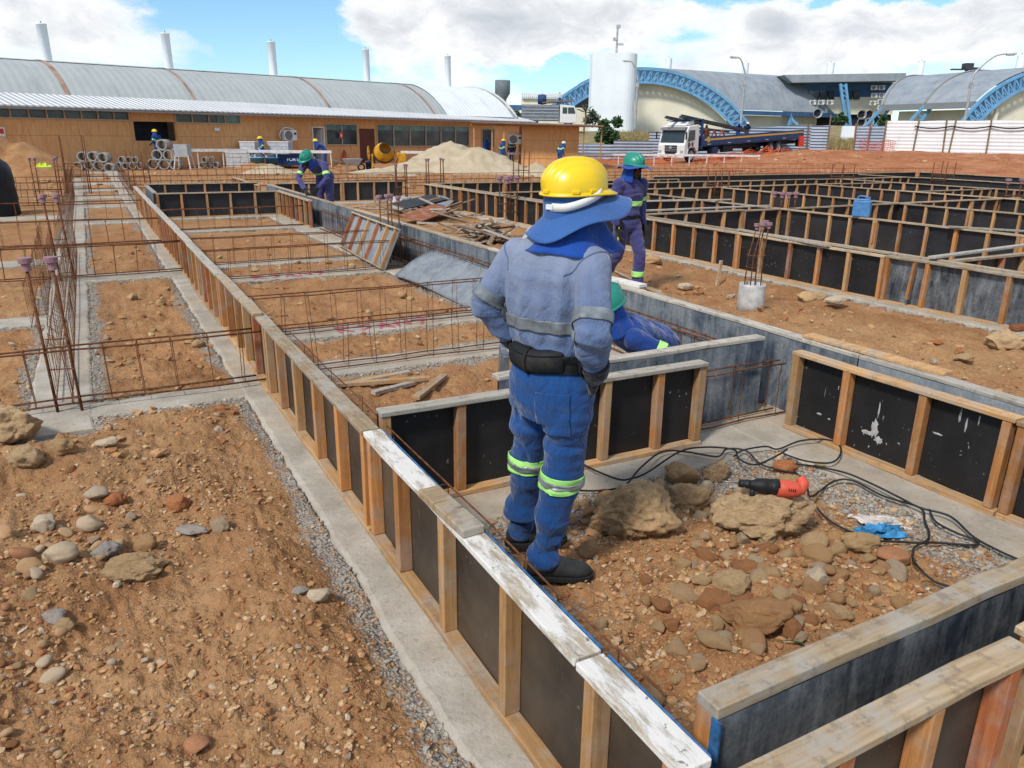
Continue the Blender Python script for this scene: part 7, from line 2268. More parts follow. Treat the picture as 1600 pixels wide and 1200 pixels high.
fence('low shade-toned blue-grey metal fence behind the canopy, lowest sheet', 898, 66, 960, 66.5, 1.25, M_FENCE_SHADE, (), ph=0)
fence('shade-toned blue-grey metal fence between the canopy and the white truck', 960, 66, 1022, 67, 1.55, M_FENCE_SHADE, (), ph=0)
fence('long shade-toned blue-grey metal fence behind the blue flatbed truck', 1015, 72, 1268, 73.5, 2.25, M_FENCE_SHADE, (1262,), ph=.1)
fence('short pale fence panel at the left of the grass gap', 1268, 70, 1297, 69.5, 2.05, M_FENCE_SHADE, (1295,), ph=.9)
ft, L, sl = fence('leaning grey fence panel hung with orange netting right of the grass gap', 1337, 69, 1386, 66.5, 2.0, M_FENCE_SHADE, (1338, 1360, 1384), lean=.12, post_mat=plain('red_brown_post', (.30, .13, .08), .8), ph=.3)
wf, L, sl = fence('long white corrugated metal fence on top of the red bank', 1384, 66, 1680, 58, 2.35, M_FENCEW, (1384, 1433, 1478, 1490, 1547, 1610), ph=.15)
MB().tube([(L * (.17 + .83 * i / 40), -.2, 1.95 + sl * L * (.17 + .83 * i / 40) - .18 * abs(math.sin(i / 40 * math.pi * 4))) for i in range(41)], .05, 6).build('hanging_hose', M_CABLE, wf, True)


def net(label, px0, v0, px1, v1, h, z=None, sag=.12, cell=.16, group='orange safety netting', slack=.0):
    a = UV(col_u(px0, v0), v0); b = UV(col_u(px1, v1), v1); a.z, b.z = (gz(a.x, a.y), gz(b.x, b.y)) if z is None else z
    L = (b - a).to_2d().length; rz = math.atan2(b.y - a.y, b.x - a.x); nx = int(L / cell); nz = max(3, int(h / cell)); mb = MB()

    def P(i, k):
        x = L * i / nx; f = k / nz
        return Vector((x + .03 * math.sin(i * 1.3 + k), .12 * math.sin(i * .35) * (1 - f) + .08 * math.sin(i * .9 + k * .7), (b.z - a.z) * i / nx + f * (h - sag * (1 - math.cos(i * .55)) - .15 * abs(math.sin(i * .21)))))
    for k in range(nz + 1): mb.tube([P(i, k) for i in range(nx + 1)], .022, 3, False)
    for i in range(nx + 1): mb.tube([P(i, k) for k in range(nz + 1)], .016, 3, False)
    return tag(mb.build('safety_net', M_ORANGE_NET, None, loc=a, rot=(0, 0, rz)), label, 'safety net', group)


net('sagging orange safety netting along the ground behind the white rail', 928, 54.5, 1060, 55.5, .75)
net('orange netting lying in front of the blue truck\'s wheels', 1088, 57, 1212, 61, .65)
net('orange netting heaped up to the right of the truck', 1205, 62, 1235, 66, .5)
net('orange netting hung on the fence at the right of the grass gap', 1345, 65.5, 1402, 64, 1.0)
bb = V(1252, 221, 69); tag(MB().box((0, 0, 0), (.40, .3, .9)).box((0, -.16, .1), (.32, .03, .65)).build('red_cabinet', M_RED, None, loc=bb, rot=(0, 0, -YAW)), 'red cabinet standing at the fence behind the truck', 'cabinet')
bb = V(1325, 206, 80); wb = MB().box((0, 0, 0), (1.25, .3, 1.1)).box((-.3, 0, -.62), (.5, .28, .2)).build('white_block', M_WHITEW, None, loc=bb, rot=(0, 0, -YAW)); tag(wb, 'white painted block in the grass gap below the lattice column', 'block')

# ------------------------------------------------------------------ white batter board rails
def rail(label, px0, v0, px1, v1, zt, posts, h=.14, zs=(None, None), group='white batter board rails'):
    a = UV(col_u(px0, v0), v0, zt); b = UV(col_u(px1, v1), v1, zt); L = (b - a).length; rz = math.atan2(b.y - a.y, b.x - a.x)
    t_ = thing('batter_board', label, 'batter board', a, rz, group)
    MB().box((L / 2, 0, -h / 2), (L, .03, h)).build('board', M_RAILW, t_)
    for i in range(posts + 1):
        x = .05 + (L - .1) * i / posts; p = a.lerp(b, i / posts); g = gz(p.x, p.y)
        MB().box((x, .045, (g - zt) / 2 - .02), (.055, .055, zt - g + .02), (0, random.uniform(-.04, .04), 0)).build('post', M_RAILW, t_)


rail('white batter board in front of the plywood office, left piece', 262, 41.2, 385, 43.4, 1.0, 3, .15)
rail('white batter board before the open office door', 384, 43.4, 516, 44.2, .95, 3, .15)
rail('white batter board between mixer and sand pile', 625, 50, 765, 50.3, .86, 4, .16)
rail('long white batter board across the site before the booth and truck', 765, 50.3, 1192, 52.5, .83, 15, .13)

# ------------------------------------------------------------------ heaps
def pile(label, px, py, rx, ry, h, mat, seed, name, peaks=((0, 0, 1),), rz=-YAW, group=None, res=(60, 40)):
    c = G(px, py); mb = MB()

    def fn(u, v):
        x = (u - .5) * 2.4; y = (v - .5) * 2.4
        z = 0
        for (a, b, k) in peaks:
            d = math.hypot(x - a, (y - b)); z = max(z, k * max(0, 1 - d ** 1.3) ** 1.15)
        return (x * rx, y * ry, z * h)
    mb.grid(res[0], res[1], fn)
    co = np.array(mb.v); n_ = fbm(co[:, 0] * 1.3 + seed, co[:, 1] * 1.3, oct=4) * .09 + fbm(co[:, 0] * 5 + seed, co[:, 1] * 5, oct=3) * .02
    co[:, 2] += n_ * min(1, h) * np.clip(co[:, 2] / h * 4, 0, 1) - .06
    mb.v = [tuple(p) for p in co]
    return tag(mb.build(name, mat, None, True, loc=(c.x, c.y, gz(c.x, c.y)), rot=(0, 0, rz)), label, name.replace('_', ' '), group)


pile('large pale sand pile with two humps behind the formwork', 715, 268, 3.3, 2.6, 1.75, M_SAND, 3, 'sand_pile', ((-.12, .25, .86), (.30, -.15, .74), (-.45, 0, .36)), res=(110, 80))
pile('small sand heap left of the bending worker', 425, 271, 1.6, 1.2, .55, M_SAND, 8, 'sand_pile')
pile('small sand heap just left of the yellow helmet', 838, 274, 1.2, 1.2, .65, M_SAND, 12, 'sand_pile')
pile('thin sand spill between mixer and sand pile', 590, 272, 2.4, 1.4, .4, M_SAND, 15, 'sand_pile')
pile('brown soil heap behind the black water tank', 6, 277, 2.6, 2.6, 2.0, M_SOIL, 5, 'soil_heap', ((-.2, 0, 1), (.3, .1, .7)))
pile('small brown soil heap at the feet of the shovelling worker', 412, 266, 1.5, 1.0, .42, M_SOIL, 18, 'soil_heap')
pile('small brown soil heap in front of the bending yellow helmet', 500, 266, 1.5, .9, .38, M_SOIL, 22, 'soil_heap')
pile('loose brown soil heap beside the navy trough', 480, 250, 1.0, .8, .55, M_SOIL, 28, 'soil_heap')
pile('loose red soil heap between the concrete pipes and buckets', 395, 264, 1.2, .8, .3, M_SOIL, 31, 'soil_heap')

# ------------------------------------------------------------------ concrete pipes (each ring a thing)
ring = MB(); r0, r1, Lp = .245, .315, .9
ring.lathe([(r0, 0), (r1, 0), (r1, Lp), (r0, Lp), (r0, 0)], 24, 'Y')
ring_me = ring.mesh('concrete_pipe', M_PIPE, True); 
for p in ring_me.polygons: p.use_smooth = abs(p.normal.y) < .5


def pipes(label, px0, n0, rows, v, s, gap=1.06, group=None, pyb=258):
    for r_ in range(rows):
        for i in range(n0 - r_):
            x = col_u(px0, v) + (i * 2 + r_) * r1 * s * gap
            p = UV(x, v + random.uniform(-.1, .1)); z = gz(p.x, p.y) + r1 * s * (1 + r_ * 1.75)
            o = link('concrete_pipe', ring_me, None, (p.x, p.y, z), (0, random.uniform(0, 6), -YAW + random.uniform(.0, .3))); o.scale = (s, s, s)
            tag(o, label, 'concrete pipe', group)


pipes('concrete pipe in the left stack of seven behind the walkway', 112, 4, 2, 37.6, .74, group='left stack of concrete pipes')
pipes('small concrete pipe in the low stack right of the walkway strip', 177, 4, 2, 39.5, .52, group='low stack of small concrete pipes')
pipes('concrete pipe in the tall three-layer stack under the window opening', 231, 3, 3, 40.0, .86, group='tall stack of concrete pipes')
pipes('small concrete pipe in the row behind the white rail', 310, 3, 2, 42.5, .52, group='pipes behind the white rail')

# ------------------------------------------------------------------ tank, trough, buckets, mixer, blocks
tp = on(8, 314); TK = thing('water_tank', 'black plastic water tank with navy lid at the left picture edge', 'water tank', (-2.05, 20.9, gz(-2.05, 20.9) - .02))
MB().lathe([(0, 0), (.56, 0), (.60, .05), (.585, .35), (.60, .37), (.57, .72), (.585, .74), (.55, 1.05), (.50, 1.16), (.36, 1.27), (.30, 1.30), (.30, 1.34), (0, 1.35)], 40).build('body', M_TANK, TK, True)
MB().lathe([(.30, 1.30), (.33, 1.31), (.34, 1.36), (.32, 1.44), (.25, 1.50), (.22, 1.56), (.1, 1.60), (0, 1.60)], 30).build('lid', M_NAVYPL, TK, True)
TR = thing('mortar_trough', 'navy blue plastic trough lettered FORT beside the shovelling worker', 'trough', UV(col_u(451, 44.5), 44.5, .12), -YAW + R(4))
w0, w1, h_, d0, d1 = .70, .83, .62, .45, .55
MB().add([(-w0, -d0, 0), (w0, -d0, 0), (w0, d0, 0), (-w0, d0, 0), (-w1, -d1, h_), (w1, -d1, h_), (w1, d1, h_), (-w1, d1, h_), (-w1 + .06, -d1 + .06, h_), (w1 - .06, -d1 + .06, h_), (w1 - .06, d1 - .06, h_), (-w1 + .06, d1 - .06, h_),
          (-w0 + .06, -d0 + .06, .06), (w0 - .06, -d0 + .06, .06), (w0 - .06, d0 - .06, .06), (-w0 + .06, d0 - .06, .06)],
         [(0, 1, 2, 3), (0, 1, 5, 4), (1, 2, 6, 5), (2, 3, 7, 6), (3, 0, 4, 7), (4, 5, 9, 8), (5, 6, 10, 9), (6, 7, 11, 10), (7, 4, 8, 11), (8, 9, 13, 12), (9, 10, 14, 13), (10, 11, 15, 14), (11, 8, 12, 15), (12, 13, 14, 15)]).build('tub', M_NAVYPL, TR)
MB().box((0, -d1 - .01, h_ - .04), (w1 * 2 + .05, .04, .07)).build('rim', M_NAVYPL, TR)


def text(body, parent, loc, rot, size, mat, name='lettering', ext=.004):
    cu = bpy.data.curves.new(name, 'FONT'); cu.body = body; cu.size = size; cu.extrude = ext; cu.align_x = 'CENTER'; cu.align_y = 'CENTER'
    o = bpy.data.objects.new('tmp', cu); COL.objects.link(o)
    dg = bpy.context.evaluated_depsgraph_get(); me = bpy.data.meshes.new_from_object(o.evaluated_get(dg)); me.name = name
    bpy.data.objects.remove(o); me.materials.clear(); me.materials.append(mat)
    return link(name, me, parent, loc, rot)


text('FORT', TR, (.22, -d0 - .07, .33), (R(90 - 9), 0, 0), .26, M_WHITE)


def bucket(label, px, v, mat, r_=.3, h=.5, z=0.0):
    p = UV(col_u(px, v), v); t_ = thing('bucket', label, 'bucket', (p.x, p.y, gz(p.x, p.y) + z))
    MB().lathe([(0, .02), (r_ * .82, .02), (r_ * .82, 0), (r_, h), (r_ * 1.06, h), (r_ * 1.06, h - .04), (r_ * .96, h - .02), (r_ * .80, .05), (0, .05)], 24).build('tub', mat, t_, True)
    MB().tube([(r_ * math.cos(a), 0, h - .03 + r_ * .5 * math.sin(a)) for a in [i * math.pi / 10 for i in range(11)]], .012, 5).build('handle', M_STEEL, t_)


bucket('light blue bucket left of the shovelling worker', 398, 43.2, M_SKYPL, .36, .5, .1)
bucket('mid blue bucket between shovelling worker and navy trough', 421, 43.0, plain('mid_blue_plastic', (.04, .19, .38), .5), .34, .5, .1)
bucket('small blue can on the ground left of the concrete mixer', 573.5, 43.5, M_NAVYPL, .18, .40)
bucket('red plastic tub lying by the buckets', 382, 43.2, M_RED, .34, .18)
for i, (px0, px1, py0, py1, lb) in enumerate([(378, 404, 222, 248, 'white-capped grey block stack left of the shovelling worker'), (421, 455, 222, 243, 'white-capped grey block stack behind the navy trough'),
                                              (356, 392, 238, 256, 'lower stepped grey block stack behind the red tub')]):
    v = 45.3 - i * .3; a, b = V(px0, py0, v), V(px1, py1, v); w = (b - a).to_2d().length; h = a.z - .0
    t_ = thing('block_stack', lb, 'block stack', ((a.x + b.x) / 2, (a.y + b.y) / 2, 0), -YAW, 'grey block stacks')
    m = MB(); nr = max(2, int(h / .2))
    for r_ in range(nr):
        for q in range(max(2, int(w / .4))):
            n_ = max(2, int(w / .4)); m.box((-w / 2 + w * (q + .5) / n_, 0, h * (r_ + .5) / nr), (w / n_ - .012, .9, h / nr - .012))
    m.build('blocks', M_BLOCK, t_); MB().box((0, 0, h + .02), (w * 1.03, .95, .05)).build('cover_sheet', M_WHITE, t_)
MX = thing('concrete_mixer', 'yellow concrete mixer with tilted drum before the office windows', 'concrete mixer', UV(col_u(598, 44.5), 44.5, .0), -YAW)
MX.location.z = gz(MX.location.x, MX.location.y); MX.scale = (.86, .86, .86)
dm = MB().lathe([(0, -.55), (.35, -.54), (.62, -.30), (.66, -.02), (.66, .10), (.52, .40), (.36, .62), (.34, .66), (.30, .66), (.48, .38), (.60, .08), (0, .0)], 28)
d_ = dm.build('drum', M_YPAINT, MX, True, loc=(.02, 0, .98), rot=(R(62), 0, R(18)))
MB().lathe([(.665, -.04), (.71, -.04), (.71, .06), (.665, .06)], 28).build('ring_gear', M_BLACK, d_)
MB().lathe([(.30, .64), (.38, .64), (.38, .70), (.30, .70)], 24).build('mouth_ring', M_BLACK, d_)
m = MB(); m.bar((-.85, 0, .85), (.8, 0, .85), .09, .12); m.bar((-.75, 0, 0), (-.75, 0, .9), .10, .10); m.bar((.7, 0, 0), (.62, 0, .9), .10, .10); m.bar((-.75, -.5, .02), (-.75, .5, .02), .1, .08); m.bar((.7, -.5, .02), (.7, .5, .02), .1, .08); m.build('frame', M_YPAINT, MX)
MB().tube([(-.98, .32 * math.cos(a), .95 + .42 * math.sin(a)) for a in [i * math.pi / 10 for i in range(20)]], .035, 6, closed=True).bar((-.98, -.3, .95), (-.98, .3, .95), .04, .05).bar((-.98, 0, .55), (-.98, 0, 1.35), .04, .05).build('hand_wheel', M_YPAINT, MX)
MB().box((1.15, 0, .62), (.6, .5, .75), (0, 0, .2)).build('motor_box', M_YPAINT, MX, bevel=.06); MB().bar((.55, -.2, 0), (.95, -.2, .75), .35, .06).build('chute', STUD_R, MX)
wbx = thing('wheelbarrow', 'grey wheelbarrow standing left of the small blue can', 'wheelbarrow', UV(col_u(548, 41), 41, 0), -YAW + .3)
MB().add([(-.30, -.2, .3), (.30, -.2, .3), (.30, .2, .3), (-.30, .2, .3), (-.5, -.34, .62), (.5, -.34, .62), (.5, .34, .62), (-.5, .34, .62)], [(0, 1, 2, 3), (0, 1, 5, 4), (1, 2, 6, 5), (2, 3, 7, 6), (3, 0, 4, 7)]).build('tray', M_GALV, wbx)
MB().lathe([(.12, -.05), (.2, -.05), (.2, .05), (.12, .05)], 16, 'Y', (.45, 0, .2)).build('wheel', M_RUBBER, wbx)
MB().tube([(-1.0, -.25, .55), (.45, -.1, .25)], .02, 6).tube([(-1.0, .25, .55), (.45, .1, .25)], .02, 6).tube([(-.3, -.25, 0), (-.25, -.22, .35)], .02, 6).tube([(-.3, .25, 0), (-.25, .22, .35)], .02, 6).build('frame', M_STEEL, wbx)
hp = thing('feed_hopper', 'grey steel hopper on splayed white legs right of the tall pipe stack', 'hopper', UV(col_u(282, 39.8), 39.8, 0), -YAW)
MB().box((0, 0, .95), (.62, .5, .60), None, 1.1).build('bin', M_GALV, hp); MB().tube([(-.3, -.2, .8), (-.42, -.3, 0)], .035, 6).tube([(.3, -.2, .8), (.42, -.3, 0)], .035, 6).tube([(-.3, .2, .8), (-.42, .3, 0)], .035, 6).tube([(.3, .2, .8), (.42, .3, 0)], .035, 6).build('legs', M_RAILW, hp)

# ------------------------------------------------------------------ flatbed truck
def wheel(parent, x, y, r_=.52, w=.3, double=False):
    t_ = MB().lathe([(r_ * .62, -w / 2), (r_ * .92, -w / 2), (r_, -w / 3), (r_, w / 3), (r_ * .92, w / 2), (r_ * .62, w / 2)], 28, 'Y').build('wheel', M_RUBBER, parent, True, loc=(x, y, r_))
    MB().lathe([(0, -.05), (r_ * .25, -.05), (r_ * .32, -.10), (r_ * .5, -.02), (r_ * .63, -w / 2.2), (r_ * .63, w / 2.2), (0, .06)], 20, 'Y').build('rim', M_GALV, t_)
    return t_


# truck frame: +X towards the cab nose, -Y is the side we see
def truck(label, p0, p1, rz_pitch, mats):
    pass


nose = UV(col_u(1051, 60.5), 60.5); tail = UV(col_u(1236, 72.5), 72.5)
nose.z = gz(nose.x, nose.y) + .02; tail.z = .80
ax_ = (nose - tail); TLn = ax_.length; rz = math.atan2(ax_.y, ax_.x); pitch = math.asin(ax_.z / TLn)
TRK = thing('flatbed_truck', 'white cab flatbed truck with navy side boards and yellow stripe', 'truck', nose, rot=(0, -pitch, rz))
# y: +1.25 is the near side (towards the camera) if the local +Y points that way
nearY = 1 if (Matrix.Rotation(rz, 3, 'Z') @ Vector((0, 1, 0))).dot(Vector(-HF)) > 0 else -1
ny = nearY
cab = MB()
pr = [(0, .45), (.02, 1.25), (-.10, 1.45), (-.32, 2.35), (-.50, 2.62), (-1.75, 2.70), (-1.80, 2.60), (-1.80, .80), (-1.45, .80), (-1.40, 1.05), (-.55, 1.05), (-.50, .42)]
cab.prism([(x, -1.22, z) for x, z in pr], (0, 0, 0), (0, 2.44, 0)); cab.build('cab', M_WHITE, TRK, bevel=.05)
dk_ = plain('truck_glass', (.03, .045, .05), .1, var=.3, spec=.6)
MB().add([(-.085, -1.08, 1.46), (-.085, 1.08, 1.46), (-.315, 1.02, 2.30), (-.315, -1.02, 2.30), (-.06, -1.08, 1.45), (-.06, 1.08, 1.45), (-.29, 1.02, 2.30), (-.29, -1.02, 2.30)], [(0, 1, 2, 3), (4, 5, 6, 7), (0, 1, 5, 4), (1, 2, 6, 5), (2, 3, 7, 6), (3, 0, 4, 7)]).build('windscreen', dk_, TRK)
MB().prism([(-.38, ny * 1.225, 1.50), (-1.25, ny * 1.225, 1.62), (-1.25, ny * 1.225, 2.32), (-.52, ny * 1.225, 2.32)], (0, 0, 0), (0, ny * .015, 0)).build('side_window', dk_, TRK)
MB().box((.03, 0, 1.0), (.06, 1.1, .52)).build('grille', M_BLACK, TRK); MB().box((.065, 0, 1.12), (.02, 1.0, .03)).box((.065, 0, .98), (.02, 1.0, .03)).box((.065, 0, .86), (.02, 1.0, .03)).build('grille_bars', M_GALV, TRK)
MB().lathe([(0, 0), (.10, 0), (.12, .02), (.09, .02)], 18, 'X').build('emblem', M_GALV, TRK, loc=(.07, 0, 1.12))
for sy in (-1, 1):
    MB().box((.02, sy * 1.0, .72), (.07, .26, .36)).build('headlight', plain('lamp_glass', (.35, .37, .38), .15), TRK, bevel=.02)
    MB().box((.05, sy * 1.36, 1.95), (.10, .10, .55)).build('mirror', M_BLACK, TRK, bevel=.03)
MB().box((.04, 0, .52), (.12, 2.44, .30)).build('bumper', M_WHITE, TRK, bevel=.04); MB().box((.105, 0, .52), (.02, .5, .14)).build('number_plate', M_GALV, TRK)
MB().box((.09, 0, .72), (.05, .9, .16)).build('lower_grille', M_BLACK, TRK)
MB().prism([(-.45, -.9, 2.66), (-1.5, -.9, 2.72), (-1.5, -.9, 3.02), (-.9, -.9, 2.95)], (0, 0, 0), (0, 1.8, 0)).build('roof_spoiler', M_WHITE, TRK)
MB().prism([(-.30, -1.15, 2.36), (.0, -1.12, 2.36), (-.12, -1.12, 2.50), (-.45, -1.15, 2.56)], (0, 0, 0), (0, 2.27, 0)).build('sun_visor', plain('visor_grey', (.16, .17, .17), .4), TRK)
for k, c_ in enumerate([M_BLUEP, M_STRIPE, M_BLUEP]):
    MB().box((-.55 - k * .22, ny * 1.235, 1.30), (.19, .02, .30 - .08 * (k == 1))).build('door_decal', c_, TRK)
MB().box((-.5, ny * 1.24, 1.08), (.05, .03, .2)).build('door_handle', M_BLACK, TRK)
L2 = TLn
MB().box((-(1.9 + L2) / 2, 0, .82), (L2 - 2.1, .9, .28)).build('chassis', M_BLACK, TRK)
MB().box((-(2.35 + L2) / 2, 0, 1.16), (L2 - 2.35, 2.44, .16)).build('bed_floor', M_BLUEP, TRK)
sd_ = MB().prism([(-2.4, ny * 1.22, 1.16), (-L2, ny * 1.22, 1.24), (-L2, ny * 1.22, 1.86), (-2.4, ny * 1.22, 1.78)], (0, 0, 0), (0, ny * .06, 0)).build('side_board', M_BLUEP, TRK)
MB().prism([(-2.5, ny * 1.285, 1.50), (-L2 + .1, ny * 1.285, 1.60), (-L2 + .1, ny * 1.285, 1.73), (-2.5, ny * 1.285, 1.63)], (0, 0, 0), (0, ny * .012, 0)).build('yellow_stripe', M_STRIPE, sd_)
MB().lathe([(0, 0), (.22, 0), (.22, .02), (0, .02)], 18, 'Y').build('round_emblem', plain('emblem_yellow', (.5, .42, .05), .5), sd_, loc=(-2.95, ny * 1.30, 1.58))
MB().prism([(-2.4, -ny * 1.22, 1.16), (-L2, -ny * 1.22, 1.24), (-L2, -ny * 1.22, 1.70), (-2.4, -ny * 1.22, 1.60)], (0, 0, 0), (0, -ny * .06, 0)).build('side_board', M_BLUEP, TRK)
for k in range(6):
    x = -3.1 - k * (L2 - 3.6) / 5
    MB().box((x, ny * 1.29, 1.23 + .008 * k), (.42, .02, .06)).build('reflector', plain('reflector', (.65, .45, .42), .4), TRK)
hb = MB(); 
for y in (-1.1, 1.1): hb.box((-2.3, y, 1.95), (.14, .16, 2.1))
hb.box((-2.3, 0, 3.0), (.16, 2.4, .20)); hb.box((-2.3, 0, 2.2), (.10, 2.2, .12)); hb.box((-2.28, 0, 1.45), (.10, 2.3, .7)); hb.box((-1.55, 0, 3.05), (1.6, 2.2, .07)); hb.build('headboard', M_BLUEP, TRK)
for x in (-.98, ): wheel(TRK, x, ny * 1.02); wheel(TRK, x, -ny * 1.02)
for x in (-L2 * .70, -L2 * .70 - 1.25): wheel(TRK, x, ny * 1.0, .52, .5); wheel(TRK, x, -ny * 1.0, .52, .5)
MB().lathe([(.62, 0), (.70, 0), (.70, .28), (.62, .28)], 20, 'Y', (-.98, ny * 1.1 - .14, .52), a0=0, a1=math.pi).build('mudguard', M_WHITE, TRK)
MB().box((-4.2, ny * .9, .75), (.9, .5, .5)).build('fuel_tank', M_BLUEP, TRK, bevel=.08); MB().box((-6.0, ny * 1.0, .75), (1.4, .3, .45)).build('tool_box', M_BLACK, TRK)
MB().box((-L2 + .3, ny * .9, .75), (.12, .3, .6)).box((-L2 + .2, 0, .85), (.15, 2.3, .16)).build('tail_frame', M_BLACK, TRK)
TM = Matrix.Translation(nose) @ Euler((0, -pitch, rz)).to_matrix().to_4x4()


def ontruck(x, y, z): return TM @ Vector((x, y, z))


for i, (a, b, w, h, lb) in enumerate([((-.35, ny * .55, 3.28), (-8.6, ny * .95, 2.02), .42, .16, 'longest dark steel beam lying over the truck headboard'), ((.55, -ny * .2, 3.26), (-4.2, -ny * .2, 2.60), .25, .12, 'second steel beam jutting over the truck cab'),
                                      ((-3.0, -ny * .9, 2.5), (-8.0, -ny * .2, 1.95), .2, .1, 'thin dark beam behind the longest one on the truck')]):
    A, B = ontruck(*a), ontruck(*b)
    tag(MB().bar(A, B, w, h).bar(A + Vector((0, 0, h * .8)), B + Vector((0, 0, h * .8)), w * .35, h * .6).build('steel_beam', plain('dark_steel', (.055, .053, .055), .6, var=.3), None), lb, 'steel beam')
for i, x in enumerate((-4.0, -5.0, -6.1)):
    q = ontruck(x, ny * .4, 1.26); t_ = MB()
    for s_ in (-1, 1): t_.bar(q + Vector(HR) * .38 * s_, q + Vector((0, 0, .95)), .10, .10)
    t_.bar(q + Vector(HR) * -.2 + Vector((0, 0, .45)), q + Vector(HR) * .2 + Vector((0, 0, .45)), .08, .08)
    tag(t_.build('trestle', plain('rust_red_trestle', (.42, .11, .06), .7), None), ['left orange A-shaped trestle on the truck bed', 'middle orange A-shaped trestle on the truck bed', 'right orange A-shaped trestle on the truck bed'][i], 'trestle', 'trestles on the truck bed')


def truckman(label, x, y, J, cl, hel, s=1.0, z=1.24, sc=None):
    p = ontruck(x, y, z)
    figure(label, p, -YAW + R(170), J, cl, hel, M_SKIN, None, bands=False, flapm=CL_FLAP, s=s, **FAR)


truckman('worker standing on the truck bed among the orange trestles', -4.75, -ny * .2, pose(), plain('brown_shirt', (.12, .06, .04), .9), None, .95, 1.0)
truckman('worker in blue bending on the truck bed at right', -8.6, ny * .3, pose(chest=(0, .15, 1.1), neck=(0, .3, 1.25), head=(0, .4, 1.33), shL=(-.19, .25, 1.2), shR=(.19, .25, 1.2)), CL_NAVY, plain('blue_helmet', (.02, .10, .40), .4), .95)
truckman('worker in white helmet crouching at the tail of the truck', -9.9, ny * .3, pose(chest=(0, .12, 1.1), neck=(0, .22, 1.26), head=(0, .3, 1.35), shL=(-.19, .2, 1.2), shR=(.19, .2, 1.2)), plain('dark_shirt', (.05, .05, .06), .9), M_WHITE, .95)

# distant lorry behind the canopy
lo = UV(col_u(899, 92), 92); lo.z = V(880, 198, 92).z - .1
LR = thing('distant_lorry', 'distant lorry with white cab and grey slatted body behind the canopy', 'lorry', lo, -YAW)
MB().prism([(0, -1.2, .5), (0, -1.2, 1.5), (-.25, -1.2, 2.3), (-1.9, -1.2, 2.45), (-1.9, -1.2, .5)], (0, 0, 0), (0, 2.4, 0)).build('cab', M_WHITE, LR, bevel=.05)
MB().prism([(-.15, -1.21, 1.5), (-.35, -1.21, 2.15), (-1.0, -1.21, 2.15), (-1.0, -1.21, 1.5)], (0, 0, 0), (0, -.02, 0)).build('side_window', dk_, LR)
MB().prism([(-1.1, -1.21, 1.5), (-1.1, -1.21, 2.15), (-1.6, -1.21, 2.15), (-1.6, -1.21, 1.5)], (0, 0, 0), (0, -.02, 0)).build('side_window', dk_, LR)
MB().box((-4.1, 0, 1.55), (4.2, 2.4, 1.7)).build('body', plain('grey_blue_lorry', (.16, .19, .23), .7, var=.2, scale=2), LR)
for z in (.85, 1.2, 1.55, 1.9, 2.25): MB().box((-4.1, -1.22, z), (4.15, .04, .10)).build('side_rail', M_GALV, LR)
for x in (-.9, -4.8, -5.7): wheel(LR, x, -1.0, .48, .3)
MB().box((-2.2, 0, 2.75), (3.4, 2.0, .15), (0, R(-4), 0)).build('roof_rack', M_FPOST, LR)
q = lo + Vector(HR) * -1.9 + Vector((0, 0, 2.5)); 
figure('worker in white shirt standing on top of the distant lorry', q, -YAW + R(150), pose(), plain('white_shirt', (.6, .58, .55), .9), None, M_SKIN, None, tr=CL_NAVY, bands=False, s=.75, boots=True, flapm=None, **FAR)
dq = lo + Vector(HR) * -3.9 + Vector((0, 0, 3.0)); tag(MB().lathe([(0, -.5), (.5, -.48), (.55, 0), (.5, .48), (0, .5)], 18, 'X').lathe([(.55, .0), (.6, .02), (.6, .1), (.55, .12)], 18, 'X').build('drum_barrel', M_BLUEP, None, True, loc=dq, rot=(0, 0, -YAW)), 'blue drum on top of the distant lorry', 'drum')

# ------------------------------------------------------------------ trees and plants
def tree(label, px, v, zbase, H_, crown, leaf, n, ls, seed, name='tree', trunk_r=.09, group=None):
    rr = random.Random(seed); p = UV(col_u(px, v), v); p.z = zbase
    t_ = thing(name, label, name.replace('_', ' '), p, -YAW, group)
    tr = MB(); tips = []
    tr.tube(bez([(0, 0, -.3), (.05, 0, H_ * .25), (-.04, .03, H_ * .5), (.03, 0, H_ * .72)], 4), [trunk_r * (1.2 - .07 * i) for i in range(13)], 8)
    for (cx, cy, cz, r_) in crown:
        b = Vector((0, 0, H_ * rr.uniform(.25, .6))); e = Vector((cx, cy, cz))
        tr.tube([b, (b + e) / 2 + Vector((0, 0, -.1)), e], [trunk_r * .5, trunk_r * .35, trunk_r * .15], 6)
    tr.build('trunk', M_BARK, t_, True)
    lf = MB()
    for _ in range(n):
        cx, cy, cz, r_ = rr.choice(crown)
        d = Vector((rr.gauss(0, 1), rr.gauss(0, 1), rr.gauss(0, .9))).normalized() * r_ * rr.random() ** .45
        c = Vector((cx, cy, cz)) + d; s = ls * rr.uniform(.6, 1.3)
        a = Vector((rr.gauss(0, 1), rr.gauss(0, 1), rr.gauss(0, .6))).normalized(); b = a.orthogonal().normalized() * s * .5
        lf.add([c - a * s * .2, c + b + a * s * .4, c + a * s, c - b + a * s * .4], [(0, 1, 2, 3)])
    me = lf.mesh('crown', leaf, False, False); link('crown', me, t_)
    return t_


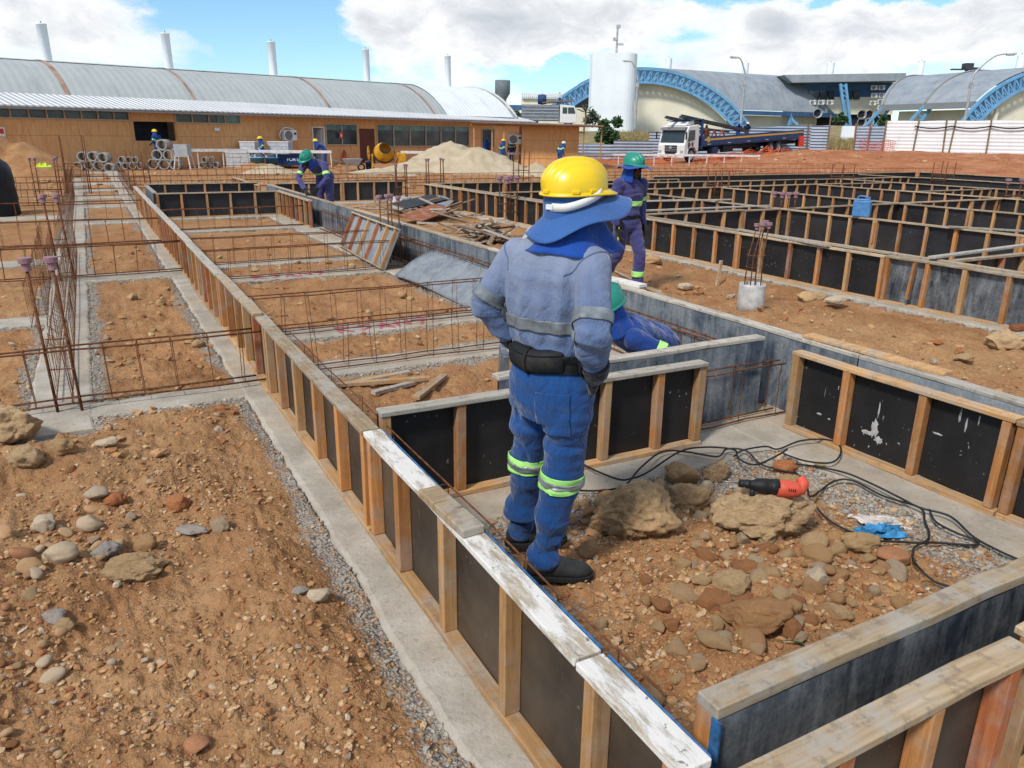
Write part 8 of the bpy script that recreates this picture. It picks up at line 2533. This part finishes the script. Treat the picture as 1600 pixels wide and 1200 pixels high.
s80 = 80 / 1251
tree('bushy green young tree left of the white tower base', 950, 80, gz(*UV(col_u(950, 80), 80).to_2d()), 3.1, [(-.3, 0, 1.7, .8), (.5, 0, 1.3, .7), (.9, 0, 2.6, .55), (-.4, 0, 2.4, .6), (.2, .1, .8, .7), (-.8, 0, 1.1, .5)], M_LEAF, 1500, .26, 3)
pl_ = thing('palm', 'small bare palm with stiff leaves before the cream wall', 'palm', UV(col_u(914, 98), 98, V(914, 198, 98).z), -YAW)
MB().tube([(0, 0, 0), (.03, 0, .9), (0, 0, 1.7)], [.14, .11, .10], 8).build('trunk', M_BARK, pl_)
m = MB(); rr = random.Random(5)
for k in range(16):
    a = k * 2.4; e = rr.uniform(.1, 1.3); d = Vector((math.cos(a) * math.cos(e), math.sin(a) * math.cos(e), math.sin(e))); L_ = rr.uniform(1.0, 1.5); w = Vector((-d.y, d.x, 0)).normalized() * .09
    b = Vector((0, 0, 1.65)); t1 = b + d * L_ * .6; t2 = b + d * L_ + Vector((0, 0, -.25))
    m.add([b - w * .5, b + w * .5, t1 + w, t2, t1 - w], [(0, 1, 2, 3, 4)])
link('fronds', m.mesh('fronds', M_LEAFD, False, False), pl_)
for i, (px, v, w, h, lb) in enumerate([(1311, 96, .8, 1.35, 'round green bush in the grass gap'), (1378, 92, .5, 1.6, 'upright green bush right of the extractor ducts'), (828, 110, 1.4, 2.0, 'grey green shrub left of the distant lorry'),
                                       (925, 100, 1.1, 1.6, 'loose olive shrub behind the palm'), (808, 112, 1.2, 1.8, 'leftmost grey green shrub behind the canopy')]):
    z = gz(*UV(col_u(px, v), v).to_2d()) if i < 2 else V(px, 196, v).z
    tree(lb, px, v, z, h, [(-w * .5, 0, h * .4, w * .6), (w * .4, 0, h * .45, w * .6), (0, 0, h * .75, w * .55)], M_LEAF if i < 2 else M_LEAFD, 420, .30, 20 + i, 'shrub', .05)


def grass(name, px0, px1, v, n, hmax, seed):
    rr = random.Random(seed); m = MB()
    for _ in range(n):
        px = rr.uniform(px0, px1); vv = v + rr.uniform(-3, 3); p = UV(col_u(px, vv), vv); p.z = gz(p.x, p.y) - .02
        h = rr.uniform(.3, 1) * hmax; d = Vector((rr.gauss(0, .3), rr.gauss(0, .3), 1)).normalized() * h; w = Vector(HR) * .05
        m.add([p - w, p + w, p + d], [(0, 1, 2)])
    o = link(name, m.mesh(name, M_DRY, False, False)); o['kind'] = 'stuff'


grass('dry_grass', 966, 1060, 88, 1500, .7, 3)
grass('dry_grass', 1296, 1342, 76, 1500, .8, 4)
